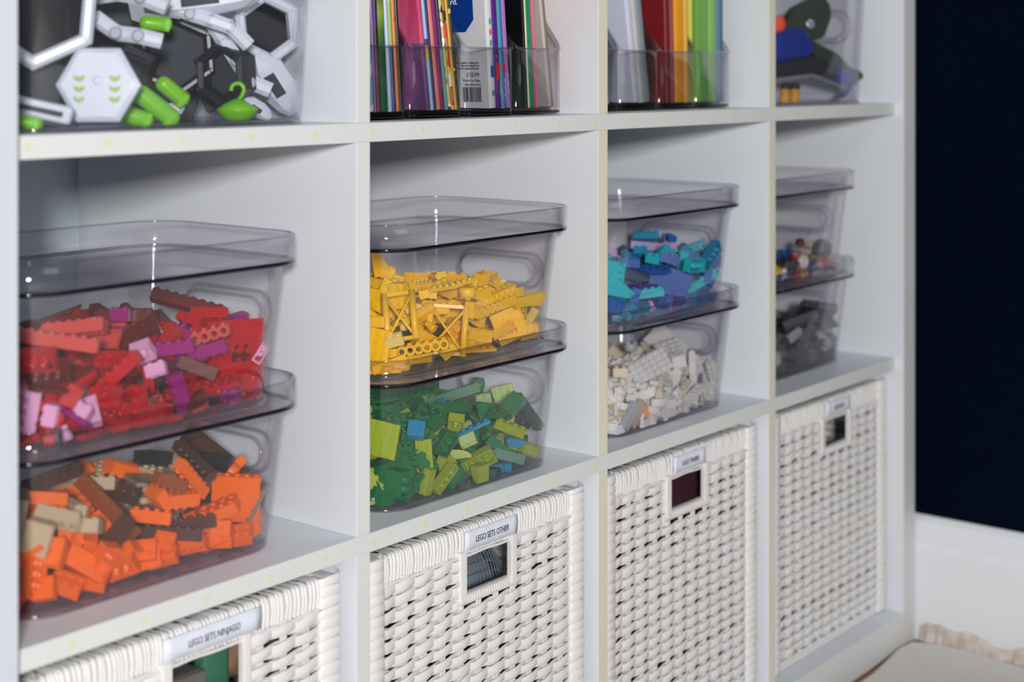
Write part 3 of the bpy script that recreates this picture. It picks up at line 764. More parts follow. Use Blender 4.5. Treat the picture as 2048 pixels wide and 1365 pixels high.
# ---------------------------------------------------------------- top row: book organisers, toy boxes
ZS = Z+T                                  # top of the middle shelf
def ztopf(y, y0, zf):                     # height of the side walls behind the front edge
    d = y-y0
    pts = [(0.0, 0.0), (0.003, 0.001), (0.008, 0.008), (0.022, 0.027), (0.06, 0.075), (0.11, 0.135), (0.17, 0.19), (0.24, 0.205), (0.30, 0.21)]
    for (a, b), (c, e) in zip(pts, pts[1:]):
        if d <= c: return zf+b+(e-b)*(d-a)/(c-a)
    return zf+pts[-1][1]
m_org = clear_plastic('clear_organiser', (0.975, 0.975, 0.98, 1), (0.62, 0.62, 0.64, 1), haze=0.006, hcol=(0.6, 0.62, 0.66, 1))
m_orgbase = clear_plastic('thick_clear_base', (0.20, 0.20, 0.21, 1), (0.05, 0.05, 0.06, 1), haze=0.03, hcol=(0.06, 0.06, 0.07, 1))
def organiser(x0, y0, lab):
    t = thing('file_organiser', lab, 'organiser', (x0, y0, ZS+0.0004), group='clear book organisers')
    cw = 0.0780; dp = 0.29; zf = 0.0655
    for k in range(4):
        xa = k*cw+0.0003; xb = (k+1)*cw-0.0003; bm = bmesh.new()
        def outl(off, r):
            pts = []
            base = rrect(xa+off, xb-off, off, dp-off, r, 6)
            for i in range(len(base)):
                a = base[i]; b = base[(i+1) % len(base)]; L = math.dist(a, b); n = max(1, int(L/0.012))
                for j in range(n): pts.append((a[0]+(b[0]-a[0])*j/n, a[1]+(b[1]-a[1])*j/n))
            return pts
        O = outl(0, 0.012); rings = []
        I = [(min(max(x, xa+0.0016), xb-0.0016), min(max(y, 0.0016), dp-0.0016)) for x, y in O]
        lo = [bm.verts.new((x, y, 0.004)) for x, y in O]; hi = [bm.verts.new((x, y, ztopf(y, 0, zf))) for x, y in O]
        hi2 = [bm.verts.new((x, y, ztopf(y, 0, zf))) for x, y in I]; lo2 = [bm.verts.new((x, y, 0.0065)) for x, y in I]
        n = len(O)
        for A, B in ((lo, hi), (hi, hi2), (hi2, lo2)):
            for i in range(n): bm.faces.new((A[i], A[(i+1) % n], B[(i+1) % n], B[i])).smooth = True
        bm.faces.new(lo2)
        b_ = obj('bin', bm, m_org, t)
        bm = bmesh.new(); sweep(bm, [(x, y, ztopf(y, 0, zf)) for x, y in I], circ(0.0013, 6), closed=True); obj('bin_rim', bm, m_bead, b_)
        bm = bmesh.new(); O2 = rrect(xa, xb, 0.0, dp, 0.012, 6)
        loft(bm, [(O2, 0.0015), (O2, 0.0042)], cap0=True, cap1=True); obj('bin_base', bm, m_orgbase, b_)
        if k < 3: obj('foot', box(xb-0.010, xb+0.010, 0.001, 0.012, 0.0, 0.0035, bev=0.0008), m_bead, t)
    return t
organiser(0.0045, 0.030, 'clear four-bay organiser holding colourful thin books above the yellow brick box')
organiser(0.3560, 0.040, 'clear four-bay organiser holding plain coloured folders and papers')

S = srgb
m_pages = ramp_mat('page_edges', [(0.0, S(225, 220, 208)), (0.5, S(205, 200, 190)), (1.0, S(235, 230, 222))], scale=(60, 1, 1), nscale=30, rough=0.85, interp='LINEAR')
def book(x, wd, lean, y, h, cover, label, name='thin_book', z=0.0072, depth=0.20, pages=True, group=None, cat='book', cr=0.0006, tilt=0.0):
    t = thing(name, label, cat, (x, y, ZS+z+abs(math.sin(lean))*wd), 0, group)
    t.rotation_euler = (tilt, lean, 0)
    bm = bmesh.new(); th = min(0.0008, wd*0.25)
    # bent cover: left board, rounded spine, right board
    r = min(wd*0.45, 0.0022)
    out = [(0, depth), (0, r)]+[(wd/2-(wd/2)*math.cos(a), r-r*math.sin(a)) for a in (PI/6, PI/3, PI/2, PI*2/3, PI*5/6)]+[(wd, r), (wd, depth)]
    inn = [(min(max(px_, th), wd-th), max(py_, th+0.0002) if 0 < i < 8 else py_) for i, (px_, py_) in enumerate(out)]
    lo = [bm.verts.new((a, b, 0)) for a, b in out]; hi = [bm.verts.new((a, b, h)) for a, b in out]
    li = [bm.verts.new((a, b, 0)) for a, b in inn]; hii = [bm.verts.new((a, b, h)) for a, b in inn]
    n = len(out)
    for i in range(n-1):
        bm.faces.new((lo[i], lo[i+1], hi[i+1], hi[i])); bm.faces.new((li[i+1], li[i], hii[i], hii[i+1]))
        bm.faces.new((hi[i], hi[i+1], hii[i+1], hii[i])); bm.faces.new((lo[i+1], lo[i], li[i], li[i+1]))
    for i in (0, n-1): bm.faces.new((lo[i], hi[i], hii[i], li[i]))
    bmesh.ops.recalc_face_normals(bm, faces=bm.faces)
    obj('cover', bm, cover, t)
    if pages: obj('pages', box(th*1.05, wd-th*1.05, max(r, th)+0.0004, depth-0.002, 0.0012, h-0.0012), m_pages, t)
    return t
def glossy(n, c, r=0.28): return mat(n, c, r, 0.5, coat=0.3)
gp = 'thin colourful books in the organiser'
# -- bay two, first bin (x of the spine, width, lean)
m1 = ramp_mat('print_teal_white', [(0, S(205, 214, 214)), (0.45, S(120, 176, 190)), (0.6, S(70, 110, 140)), (0.7, S(225, 225, 220))], nscale=40)
m2 = ramp_mat('print_violet', [(0, S(112, 66, 128)), (0.55, S(126, 80, 140))], nscale=30)
m3 = ramp_mat('print_darkviolet_mud', [(0.0, S(82, 52, 48)), (0.45, S(50, 34, 40)), (0.6, S(58, 36, 100))], kind='grad', scale=(1, 1, 8), rough=0.35)
m4 = ramp_mat('print_kelp', [(0.0, S(30, 96, 60)), (0.35, S(22, 84, 52)), (0.5, S(70, 110, 50)), (0.62, S(142, 160, 66)), (0.75, S(66, 92, 38)), (1.0, S(150, 168, 90))], kind='grad', scale=(1, 1, 7), interp='LINEAR')
m5 = glossy('print_paleblue', S(176, 192, 222))
m6 = ramp_mat('print_yellow_navy', [(0.0, S(52, 62, 120)), (0.42, S(60, 66, 120)), (0.44, S(150, 170, 80)), (0.75, S(200, 190, 60))], kind='grad', scale=(1, 1, 7.5))
m7 = ramp_mat('print_tiger', [(0.0, S(206, 118, 50)), (0.40, S(190, 90, 40)), (0.5, S(52, 34, 34)), (0.56, S(214, 120, 44)), (0.7, S(200, 60, 60))], kind='wave', nscale=26, detail=4, scale=(0.4, 0.4, 1.6))
m8 = ramp_mat('print_black_scuffed', [(0.0, S(26, 28, 34)), (0.66, S(34, 38, 46)), (0.74, S(120, 126, 134))], nscale=120)
L1 = [(0.0125, 0.0068, m1, 'thin book with a pale teal and white spine'), (0.0195, 0.0062, m1, 'second pale teal book beside the divider'), (0.0262, 0.0060, m3, 'thin book with a dark muddy violet spine'),
      (0.0337, 0.0084, m1, 'thin pale teal printed book, leftmost in sight'), (0.0424, 0.0036, m2, 'very thin violet book at the left of the organiser'), (0.0463, 0.0056, m3, 'thin dark violet book with a muddy brown foot'),
      (0.0521, 0.0088, m4, 'green kelp-patterned book in the left bay'), (0.0611, 0.0048, m5, 'pale blue thin book beside the green one'), (0.0661, 0.0050, m6, 'thin book, navy below and yellow above'),
      (0.0713, 0.0046, m7, 'orange tiger-striped thin book in the left bay'), (0.0761, 0.0040, m8, 'scuffed black thin book, right of the tiger-striped one')]
for i, (x, wd, m_, lb) in enumerate(L1[2:]):
    book(x-0.0004, wd, -math.radians(3.2+0.15*i), 0.0345, 0.262+0.004*math.sin(i*2.1), m_, lb, group=gp)
# -- second bin
m9 = bpy.data.materials.new('print_pink_fur'); m9.use_nodes = True
def two_tone(name, low, high, zc, furscale, rough=0.35):
    m = bpy.data.materials.new(name); m.use_nodes = True; nt = m.node_tree; p = nt.nodes['Principled BSDF']
    tc = nt.nodes.new('ShaderNodeTexCoord'); sp = nt.nodes.new('ShaderNodeSeparateXYZ'); nt.links.new(tc.outputs['Object'], sp.inputs[0])
    n = nt.nodes.new('ShaderNodeTexNoise'); n.inputs['Scale'].default_value = furscale; n.inputs['Detail'].default_value = 5
    mp = nt.nodes.new('ShaderNodeMapping'); mp.inputs['Scale'].default_value = (1, 1, 0.25); nt.links.new(tc.outputs['Object'], mp.inputs[0]); nt.links.new(mp.outputs[0], n.inputs['Vector'])
    gt = nt.nodes.new('ShaderNodeMath'); gt.operation = 'GREATER_THAN'; gt.inputs[1].default_value = zc; nt.links.new(sp.outputs['Z'], gt.inputs[0])
    def rp(a, b):
        r = nt.nodes.new('ShaderNodeValToRGB'); r.color_ramp.elements[0].color = a; r.color_ramp.elements[1].color = b; r.color_ramp.elements[0].position = 0.35; r.color_ramp.elements[1].position = 0.7
        nt.links.new(n.outputs['Fac'], r.inputs['Fac']); return r
    a = rp(*low); b = rp(*high); mx = nt.nodes.new('ShaderNodeMix'); mx.data_type = 'RGBA'
    nt.links.new(gt.outputs[0], mx.inputs['Factor']); nt.links.new(a.outputs['Color'], mx.inputs['A']); nt.links.new(b.outputs['Color'], mx.inputs['B']); nt.links.new(mx.outputs['Result'], p.inputs['Base Color'])
    p.inputs['Roughness'].default_value = rough; return m
m9 = two_tone('print_pink_over_violet', (S(84, 56, 112), S(150, 92, 140)), (S(196, 60, 104), S(214, 110, 146)), 0.062, 60)
ma = ramp_mat('print_skyblue_comic', [(0.0, S(150, 190, 216)), (0.35, S(214, 176, 60)), (0.45, S(60, 60, 90)), (0.5, S(140, 190, 222)), (0.8, S(120, 170, 214))], kind='grad', scale=(1, 1, 7.5))
mb = glossy('print_indigo', S(62, 48, 104)); mc_ = ramp_mat('print_salmon', [(0.0, S(206, 110, 106)), (0.5, S(222, 128, 110)), (0.62, S(206, 110, 130))], nscale=24, interp='LINEAR')
md = glossy('print_magenta', S(124, 44, 108)); me_ = ramp_mat('print_comic_bright', [(0.0, S(214, 190, 90)), (0.35, S(40, 40, 44)), (0.42, S(196, 200, 120)), (0.58, S(240, 236, 230)), (0.68, S(60, 52, 50)), (0.74, S(180, 110, 80))], kind='voronoi', nscale=110)
mf = ramp_mat('print_comic_warm', [(0.0, S(176, 110, 76)), (0.3, S(238, 226, 216)), (0.5, S(200, 60, 60)), (0.62, S(30, 26, 30)), (0.7, S(220, 190, 80))], kind='voronoi', nscale=80)
mg = ramp_mat('print_teal_foot', [(0.0, S(96, 160, 150)), (0.42, S(90, 150, 146)), (0.44, S(58, 52, 90))], kind='grad', scale=(1, 1, 7.5))
mh = ramp_mat('print_yellow_black', [(0.0, S(210, 170, 60)), (0.25, S(30, 28, 30)), (0.32, S(214, 176, 70)), (0.9, S(226, 196, 80))], kind='wave', nscale=22, detail=0.5, scale=(0.1, 0.1, 1.5))
mi = ramp_mat('print_brown_city', [(0.0, S(70, 58, 48)), (0.5, S(52, 46, 42)), (0.6, S(220, 180, 70))], nscale=90)
L2 = [(0.1075, 0.0060, m9, 'fuzzy pink book with a violet lower half, cover towards the camera'), (0.1139, 0.0038, ma, 'thin sky blue comic beside the pink book'), (0.1181, 0.0034, mb, 'very thin indigo book in the second bay'),
      (0.1219, 0.0056, mc_, 'salmon pink thin book in the second bay'), (0.1279, 0.0058, md, 'magenta thin book beside the salmon one'), (0.1341, 0.0040, mg, 'thin book with a teal foot'), (0.1385, 0.0042, me_, 'thin yellow and white comic'),
      (0.1431, 0.0040, mf, 'thin warm-coloured comic in the second bay'), (0.1475, 0.0036, mh, 'yellow and black striped thin book'), (0.1515, 0.0036, mi, 'dark brown thin book, rightmost of the second bay')]
for i, (x, wd, m_, lb) in enumerate(L2): book(x+0.0038, wd, -math.radians(7.6+0.1*i), 0.0345, 0.258+0.004*math.sin(i*1.7), m_, lb, group=gp)
# -- third bin: white guide book with its cover towards the camera
m_wb = glossy('print_white_cover', S(216, 216, 220), 0.3); m_bl = glossy('print_blue', S(14, 58, 140)); m_tx = mat('print_text_dark', S(70, 74, 80), 0.5)
gb = book(0.2035, 0.0092, -math.radians(4.2), 0.0345, 0.27, m_wb, 'thick white guide book with a blue panel and a barcode on its cover', name='guide_book')
def on_cover(name, poly, m_, par, off=0.0003):
    bm = bmesh.new(); A = [bm.verts.new((-off, y, z)) for y, z in poly]; B = [bm.verts.new((0.0002, y, z)) for y, z in poly]
    bm.faces.new(A); n = len(A)
    for i in range(n): bm.faces.new((A[i], A[(i+1) % n], B[(i+1) % n], B[i]))
    bmesh.ops.recalc_face_normals(bm, faces=bm.faces); return obj(name, bm, m_, par)
cov = [c for c in gb.children if c.name.startswith('cover')][0]
on_cover('blue_panel', [(0.017, 0.24), (0.017, 0.0865), (0.028, 0.0745), (0.044, 0.0745), (0.064, 0.094), (0.064, 0.24)], m_bl, cov)
RL = (PI/2, 0, -PI/2)
text_mesh('lettering', 'card.', 0.0085, mat('print_white_text', S(240, 240, 244), 0.4), cov, (-0.0005, 0.036, 0.1045), RL, align='RIGHT')
cov2 = cov
def bars(par, y0, y1, z0, z1, seed):
    rnd = random.Random(seed); bm = bmesh.new(); y = y0
    while y < y1:
        w_ = rnd.choice((0.0004, 0.0007, 0.0011)); bx(bm, -0.0004, 0.0001, y, min(y+w_, y1), z0, z1); y += w_+rnd.choice((0.0004, 0.0007, 0.0010))
    o = obj('barcode', bm, m_tx, par); return o
bars(cov, 0.0115, 0.035, 0.006, 0.0205, 5)
text_mesh('price', '£10.99', 0.0060, m_tx, cov, (-0.0004, 0.0125, 0.0325), RL, align='RIGHT')
text_mesh('small_print', 'Printed in China', 0.0034, m_tx, cov, (-0.0004, 0.0115, 0.0270), RL, align='RIGHT')
for k, s_ in enumerate(('your guide to seeing the', 'city and being local', 'in each neighbourhood')): text_mesh('small_print', s_, 0.0030, m_tx, cov, (-0.0004, 0.0125, 0.0445-0.0028*k), RL, align='RIGHT')
text_mesh('small_print', 'ISBN 978-0-2410-9', 0.0026, m_tx, cov, (-0.0004, 0.0110, 0.0228), RL, align='RIGHT')
# spine details
def on_spine(name, poly, m_, par):
    bm = bmesh.new(); A = [bm.verts.new((x, -0.0003, z)) for x, z in poly]; B = [bm.verts.new((x, 0.0006, z)) for x, z in poly]
    bm.faces.new(A); n = len(A)
    for i in range(n): bm.faces.new((A[i], A[(i+1) % n], B[(i+1) % n], B[i]))
    bmesh.ops.recalc_face_normals(bm, faces=bm.faces); return obj(name, bm, m_, par)
for zc, col in ((0.0845, 'teal'), (0.0740, 'rosy'), (0.0635, 'teal')):
    on_spine('hexagon', [(0.0047+0.0022*math.cos(PI/6+PI/3*k), zc+0.0036*math.sin(PI/6+PI/3*k)) for k in range(6)], mat('print_'+col, S(90, 168, 172) if col == 'teal' else S(222, 116, 112), 0.4), cov)
on_spine('tower', [(0.0025, 0.030), (0.0074, 0.030), (0.0074, 0.041), (0.0058, 0.041), (0.0052, 0.058), (0.0048, 0.041), (0.0025, 0.041)], mat('print_tower', S(30, 96, 150), 0.4), cov)
on_spine('publisher_mark', [(0.0030, 0.0115), (0.0070, 0.0115), (0.0070, 0.0175), (0.0030, 0.0175)], mat('print_mark', S(120, 160, 186), 0.4), cov)
text_mesh('lettering', 'DK', 0.0036, mat('print_mark_text', S(60, 84, 110), 0.4), cov, (0.005, -0.0005, 0.0145), (PI/2, 0, 0), depth=0.0001)
text_mesh('lettering', 'London', 0.0075, mat('print_london', S(74, 100, 140), 0.4), cov, (0.0048, -0.0004, 0.1095), (PI/2, PI/2, 0), align='RIGHT', depth=0.0001)
mj = ramp_mat('print_purple_glitter', [(0.0, S(84, 34, 128)), (0.63, S(92, 40, 138)), (0.70, S(190, 160, 214))], nscale=170)
mk_ = glossy('print_teal_thin', S(76, 158, 170)); ml = glossy('print_azure', S(40, 108, 164)); mm_ = glossy('print_lilac', S(178, 112, 186))
b1 = book(0.2135, 0.0078, -math.radians(4.6), 0.0345, 0.262, mj, 'glittery purple book beside the white guide book', group=gp)
cv = [c for c in b1.children if c.name.startswith('cover')][0]
on_spine('red_flash', [(0.0012, 0.026), (0.0060, 0.030), (0.0066, 0.042), (0.0012, 0.046)], mat('print_red_flash', S(214, 40, 56), 0.4), cv)
m_wt = mat('print_spine_text', S(226, 220, 236), 0.4)
text_mesh('lettering', 'THE DARE', 0.0030, m_wt, cv, (0.0062, -0.0004, 0.020), (PI/2, PI/2, 0), depth=0.0001)
b2_ = book(0.2218, 0.0028, -math.radians(5.0), 0.0345, 0.262, mk_, 'very thin teal book in the third bay', group=gp)
b3_ = book(0.2250, 0.0044, -math.radians(5.2), 0.0345, 0.262, ml, 'thin azure book between teal and lilac ones', group=gp)
cv = [c for c in b3_.children if c.name.startswith('cover')][0]
on_spine('red_flash', [(0.0006, 0.034), (0.0036, 0.036), (0.0036, 0.044), (0.0006, 0.044)], mat('print_red_flash', S(214, 40, 56), 0.4), cv)
text_mesh('lettering', 'the winter star', 0.0030, m_wt, cv, (0.0022, -0.0004, 0.020), (PI/2, PI/2, 0), depth=0.0001)
b4_ = book(0.2298, 0.0060, -math.radians(5.4), 0.0345, 0.262, mm_, 'lilac thin book, rightmost of the third bay', group=gp)
cv = [c for c in b4_.children if c.name.startswith('cover')][0]
text_mesh('lettering', 'our magic pony', 0.0034, m_wt, cv, (0.0030, -0.0004, 0.024), (PI/2, PI/2, 0), depth=0.0001)
# -- fourth bin
mn_ = ramp_mat('print_black_green_cover', [(0.0, S(30, 54, 34)), (0.30, S(20, 34, 24)), (0.55, S(12, 13, 16)), (1.0, S(20, 22, 26))], kind='grad', scale=(1, 1, 7), interp='LINEAR', rough=0.25)
mo = ramp_mat('print_green_spotted', [(0.0, S(40, 130, 84)), (0.5, S(46, 138, 92)), (0.62, S(110, 186, 176))], nscale=60)
book(0.2590, 0.0040, -math.radians(4.0), 0.0345, 0.262, mn_, 'black glossy book with a green foot, cover towards the camera', group=gp)
book(0.2632, 0.0020, -math.radians(4.1), 0.0345, 0.262, glossy('print_cream', S(226, 220, 190)), 'cream-edged very thin book beside the black one', group=gp)
book(0.2655, 0.0084, -math.radians(4.3), 0.0345, 0.262, mo, 'green book with pale spots on the spine', group=gp)
book(0.2742, 0.0024, -math.radians(4.5), 0.040, 0.20, glossy('print_yellow_card', S(226, 206, 96)), 'thin yellow card beside the green spotted book', z=0.030, group=gp, pages=False, name='card', cat='card')
book(0.2768, 0.0040, -math.radians(5.0), 0.0345, 0.262, glossy('print_rose', S(206, 112, 146)), 'rose pink thin book in the fourth bay', group=gp)
book(0.2975, 0.0046, -math.radians(8.6), 0.0345, 0.262, glossy('print_warmgrey', S(186, 178, 172), 0.4), 'plain warm grey book, cover towards the camera', group=gp)
book(0.3028, 0.0026, -math.radians(8.7), 0.0345, 0.258, glossy('print_taupe', S(128, 104, 92), 0.4), 'taupe very thin book beside the grey one', group=gp)
book(0.3062, 0.0052, -math.radians(8.0), 0.040, 0.258, glossy('print_hot_orange', S(236, 92, 18), 0.4), 'hot orange book at the right end of the organiser', group=gp)
# -- bay three: folders and papers
gf = 'plain folders in the right organiser'
def fold(x, wd, lean, rgb, lb, y=0.052, h=0.272, **k): book(x, wd, -math.radians(lean), y, h, mat('folder_%d_%d_%d' % rgb, S(*rgb), 0.5, bump=0.05, bscale=80), lb, group=gf, name='folder', cat='folder', depth=0.21, **k)
fold(0.420, 0.003, 14.0, (206, 208, 222), 'white paper folder leaning at the far left of its organiser', pages=False, h=0.13)
fold(0.4245, 0.003, 13.0, (196, 200, 214), 'second white paper folder leaning against the first', pages=False, h=0.13)
fold(0.4775, 0.0110, 9.2, (206, 208, 226), 'thick white folder, cover towards the camera')
fold(0.4895, 0.0078, 9.2, (198, 192, 188), 'cream folder beside the thick white one')
fold(0.4985, 0.0105, 9.2, (132, 144, 152), 'blue grey folder leaning right of the cream one')
fold(0.5435, 0.0100, 2.4, (122, 24, 30), 'dark red folder, cover towards the camera')
fold(0.5545, 0.0060, 2.4, (150, 70, 84), 'dusty red thin folder beside the dark red one')
fold(0.5625, 0.0190, 1.2, (238, 156, 20), 'orange folder between red and yellow ones')
fold(0.5822, 0.0072, 1.0, (226, 176, 70), 'amber folder right of the orange one')
fold(0.5935, 0.0060, 0.8, (206, 206, 90), 'thin yellow-green folder left of the thick green one')
fold(0.6080, 0.0280, 0.8, (112, 168, 78), 'thick green folder with its cover towards the camera')
fold(0.6370, 0.0140, 0.6, (134, 182, 92), 'light green folder right of the thick green one')
fold(0.6530, 0.0100, 0.5, (92, 124, 154), 'slate blue folder near the right end')
fold(0.6633, 0.0036, 0.4, (40, 96, 120), 'dark teal folder at the right end')

# ---------------------------------------------------------------- clear box of hexagonal toy parts
YW = 0.89371
RR = Vector((math.cos(YW), -math.sin(YW), 0)); UU = Vector((0, 0, 1)); FF = Vector((-math.sin(YW), -math.cos(YW), 0))
def facing(turn=0.0, roll=0.0, pitch=0.0):
    M = Matrix((RR, UU, FF)).transposed()          # local x right, y up, z towards the room
    return (M @ Euler((pitch, turn, roll)).to_matrix()).to_euler()
t = make_box(W=0.312, Dp=0.30, H=0.20, r=0.045, hz=(0.12, 0.16), lid=False, ins=(0.012, 0.003)); t.location = (-0.345, 0.002, ZS+0.0003)
t['label'] = 'tall clear box of white and grey hexagonal toy parts at the upper left'; t['category'] = 'box'
def place(t, p, rot): t.location = (p[0], p[1], Z+p[2]); t.rotation_euler = rot; return t
def hexpts(R, rot=0.0, sx=1.0): return [(R*sx*math.cos(rot+PI*k/3), R*math.sin(rot+PI*k/3)) for k in range(6)]
def hex_slab(R, th, bev, sx=1.0, rot=0.0):
    bm = bmesh.new(); a = [bm.verts.new((x, y, -th)) for x, y in hexpts(R, rot, sx)]; b = [bm.verts.new((x, y, 0)) for x, y in hexpts(R, rot, sx)]; c = [bm.verts.new((x, y, bev)) for x, y in hexpts(R-bev*1.6, rot, sx)]
    for A, B in ((a, b), (b, c)):
        for i in range(6): bm.faces.new((A[i], A[(i+1) % 6], B[(i+1) % 6], B[i]))
    bm.faces.new(c); bm.faces.new(list(reversed(a))); return bm
def hex_ring(R, r, th, sx=1.0, rot=0.0, dep=0.0):
    bm = bmesh.new(); prs = [(R, -th), (R, 0), (R-0.003, 0.003), (r+0.003, 0.003), (r, 0), (r, -th)]
    rg = [[bm.verts.new((x, y, z)) for x, y in hexpts(q, rot, sx)] for q, z in prs]
    for A, B in zip(rg, rg[1:]+rg[:1]):
        for i in range(6): bm.faces.new((A[i], A[(i+1) % 6], B[(i+1) % 6], B[i]))
    bmesh.ops.recalc_face_normals(bm, faces=bm.faces); return bm
m_tw = mat('toy_white', S(212, 218, 232), 0.35); m_tg = mat('toy_grey', S(56, 62, 72), 0.65, 0.25); m_td = mat('toy_charcoal', S(36, 39, 46), 0.35); m_tb = mat('toy_black_panel', S(20, 22, 30), 0.7, 0.15)
m_tl = mat('toy_lime', S(118, 196, 20), 0.3); m_tc = mat('toy_chevron', S(150, 190, 96), 0.4)
def hexpanel(lab, p, rot, R, sx=1.0, marks=False, m=m_tw, name='hexagon_toy', th=0.008):
    t = place(thing(name, lab, 'toy part'), p, rot)
    s = obj('shell', hex_slab(R, th, 0.0025, sx, 0), m, t)
    if marks:
        for cx in (-0.0135, 0.0125):
            for k in range(3):
                cy = 0.005-0.0078*k; bm = bmesh.new()
                pr = [(-0.0042, 0.002), (0, 0.0006), (0.0042, 0.002), (0.0036, -0.0012), (0.0012, -0.0028), (-0.0012, -0.0028), (-0.0036, -0.0012)]
                A = [bm.verts.new((cx+x, cy+y, 0.0029)) for x, y in pr]; B = [bm.verts.new((cx+x, cy+y, 0.0020)) for x, y in pr]
                bm.faces.new(A); 
                for i in range(7): bm.faces.new((A[i], A[(i+1) % 7], B[(i+1) % 7], B[i]))
                bmesh.ops.recalc_face_normals(bm, faces=bm.faces); obj('chevron', bm, m_tc, s)
        bm = bmesh.new(); lathe(bm, [(0.0035, 0.002), (0.0035, 0.0032), (0.002, 0.0036)], 16, 0.0, 0.003); obj('button', bm, m_tw, s)
    return t
hexpanel('white hexagonal panel with two columns of green chevrons', (-0.2533, 0.034, 0.0505), facing(0.08, 0.0, -0.08), 0.0315, 0.98, marks=True)
def hexframe(lab, p, rot, R, r, m_, mi_, sx=1.0, th=0.012, hr=0.0):
    t = place(thing('hexagon_toy', lab, 'toy part'), p, rot)
    obj('frame', hex_ring(R, r, th, sx, hr), m_, t)
    obj('inner_panel', hex_slab(r+0.0004, 0.002, 0.001, sx, hr), mi_, t).location = (0, 0, -th*0.6)
    bm = bmesh.new()
    for k in range(6):
        a = hexpts((R+r)/2, hr, sx)[k]; lathe(bm, [(0.002, 0.002), (0.002, 0.0042), (0.0012, 0.0048)], 8, a[0], a[1])
    obj('rivets', bm, m_, t)
    return t
hexframe('big white hexagonal frame around a black panel at the upper left', (-0.286, 0.062, 0.108), facing(0.25, 0.30), 0.047, 0.036, m_tw, m_tb, hr=0.15)
hexframe('white hexagonal frame with a dark opening at the right', (-0.062, 0.060, 0.0975), facing(0.5, 0.1), 0.032, 0.022, m_tw, m_tb, hr=PI/6)
hexframe('dark grey hexagonal cup, upper of the two in the middle', (-0.1261, 0.100, 0.074), facing(0.2, 0.1), 0.035, 0.026, m_td, m_tg, hr=PI/6, th=0.016)
hexframe('charcoal hexagonal cup, lower and nearer of the two in the middle', (-0.1104, 0.066, 0.058), facing(-0.5, 0.05), 0.0275, 0.020, m_td, m_tg, hr=PI/6, th=0.018)
def bar(name, lab, p, rot, L_, W_, H_, m_, bev=0.003, extra=()):
    t = place(thing(name, lab, 'toy part'), p, rot); obj('shell', box(-L_/2, L_/2, -W_/2, W_/2, -H_/2, H_/2, bev=bev), m_, t)
    for nm, bm_, mm in extra: obj(nm, bm_, mm, t)
    return t
def slotbm(x0, x1, y0, y1, z): return box(x0, x1, y0, y1, z-0.001, z+0.0006, bev=0.0003)
bar('toy_beam', 'white slanting bar in the lower left corner of the tall clear box', (-0.2965, 0.048, 0.0335), facing(0.1, -0.22), 0.052, 0.013, 0.012, m_tw, extra=[('rib', slotbm(-0.02, 0.02, -0.002, 0.002, 0.006), m_tg)])
bar('toy_plate', 'dark grey slab behind the white slanting bar', (-0.279, 0.092, 0.056), facing(0.1, -0.25), 0.062, 0.032, 0.010, m_tg, extra=[('ridge', slotbm(-0.028, 0.002, -0.012, 0.012, 0.005), m_td)])
bar('toy_wedge', 'charcoal wedge leaning behind the green capsules', (-0.165, 0.112, 0.052), facing(-0.4, 1.2), 0.055, 0.030, 0.016, m_td, extra=[('ridge', slotbm(-0.02, 0.02, -0.008, 0.008, 0.008), m_tg)])
bar('toy_wedge', 'charcoal block at the right end of the tall clear box', (-0.058, 0.120, 0.050), facing(0.2, 0.5), 0.05, 0.034, 0.014, m_tg, extra=[('ridge', slotbm(-0.018, 0.018, -0.01, 0.01, 0.007), m_td)])
bar('toy_wedge', 'dark slab standing on edge below the white frame at the right', (-0.040, 0.100, 0.078), facing(0.9, 1.3), 0.05, 0.022, 0.010, m_td, extra=[('ridge', slotbm(-0.018, 0.018, -0.005, 0.005, 0.005), m_tg)])
bar('toy_plate', 'dark grey slab standing at the back, left of the middle', (-0.185, 0.165, 0.070), facing(0.1, 0.2), 0.11, 0.085, 0.010, m_tg, extra=[('ridge', slotbm(-0.04, 0.04, -0.02, 0.02, 0.005), m_td)])
bar('toy_plate', 'dark grey slab standing at the back, right of the middle', (-0.085, 0.190, 0.062), facing(0.0, -0.3), 0.10, 0.075, 0.010, m_tg, extra=[('ridge', slotbm(-0.04, 0.04, -0.02, 0.02, 0.005), m_td)])
def capsule(L_, r):
    bm = bmesh.new(); pr = []
    for k in range(0, 7): a = -PI/2+PI/2*k/6; pr.append((max(r*math.cos(a), 1e-4), -L_/2+r+r*math.sin(a)))
    for k in range(0, 7): a = PI/2*k/6; pr.append((max(r*math.cos(a), 1e-4), L_/2-r+r*math.sin(a)))
    lathe(bm, pr, 18); bmesh.ops.rotate(bm, verts=bm.verts, cent=(0, 0, 0), matrix=Matrix.Rotation(PI/2, 3, 'Y')); return bm
def cap(lab, p, roll, L_=0.036, r=0.0075):
    t = place(thing('green_capsule', lab, 'toy part'), p, facing(0.3, roll)); obj('capsule', capsule(L_, r), m_tl, t)
    obj('collar', box(L_*0.30, L_*0.36, -r*0.98, r*0.98, -r*0.98, r*0.98, bev=r*0.45), m_tl, t); return t
cap('upper green capsule leaning on the charcoal cup', (-0.165, 0.058, 0.0445), -0.72, 0.031, 0.0066)
cap('long lower green capsule beside the chevron panel', (-0.1916, 0.045, 0.0335), -0.72, 0.043, 0.0074)
cap('short green capsule lying lowest beside the chevron panel', (-0.2035, 0.056, 0.0255), -0.35, 0.030, 0.0070)
cap('green capsule in the lower left corner of the tall clear box', (-0.3145, 0.040, 0.0245), -0.15, 0.030, 0.0052)
cap('green link between the white limbs at the top', (-0.172, 0.070, 0.0985), -0.1, 0.026, 0.0060)
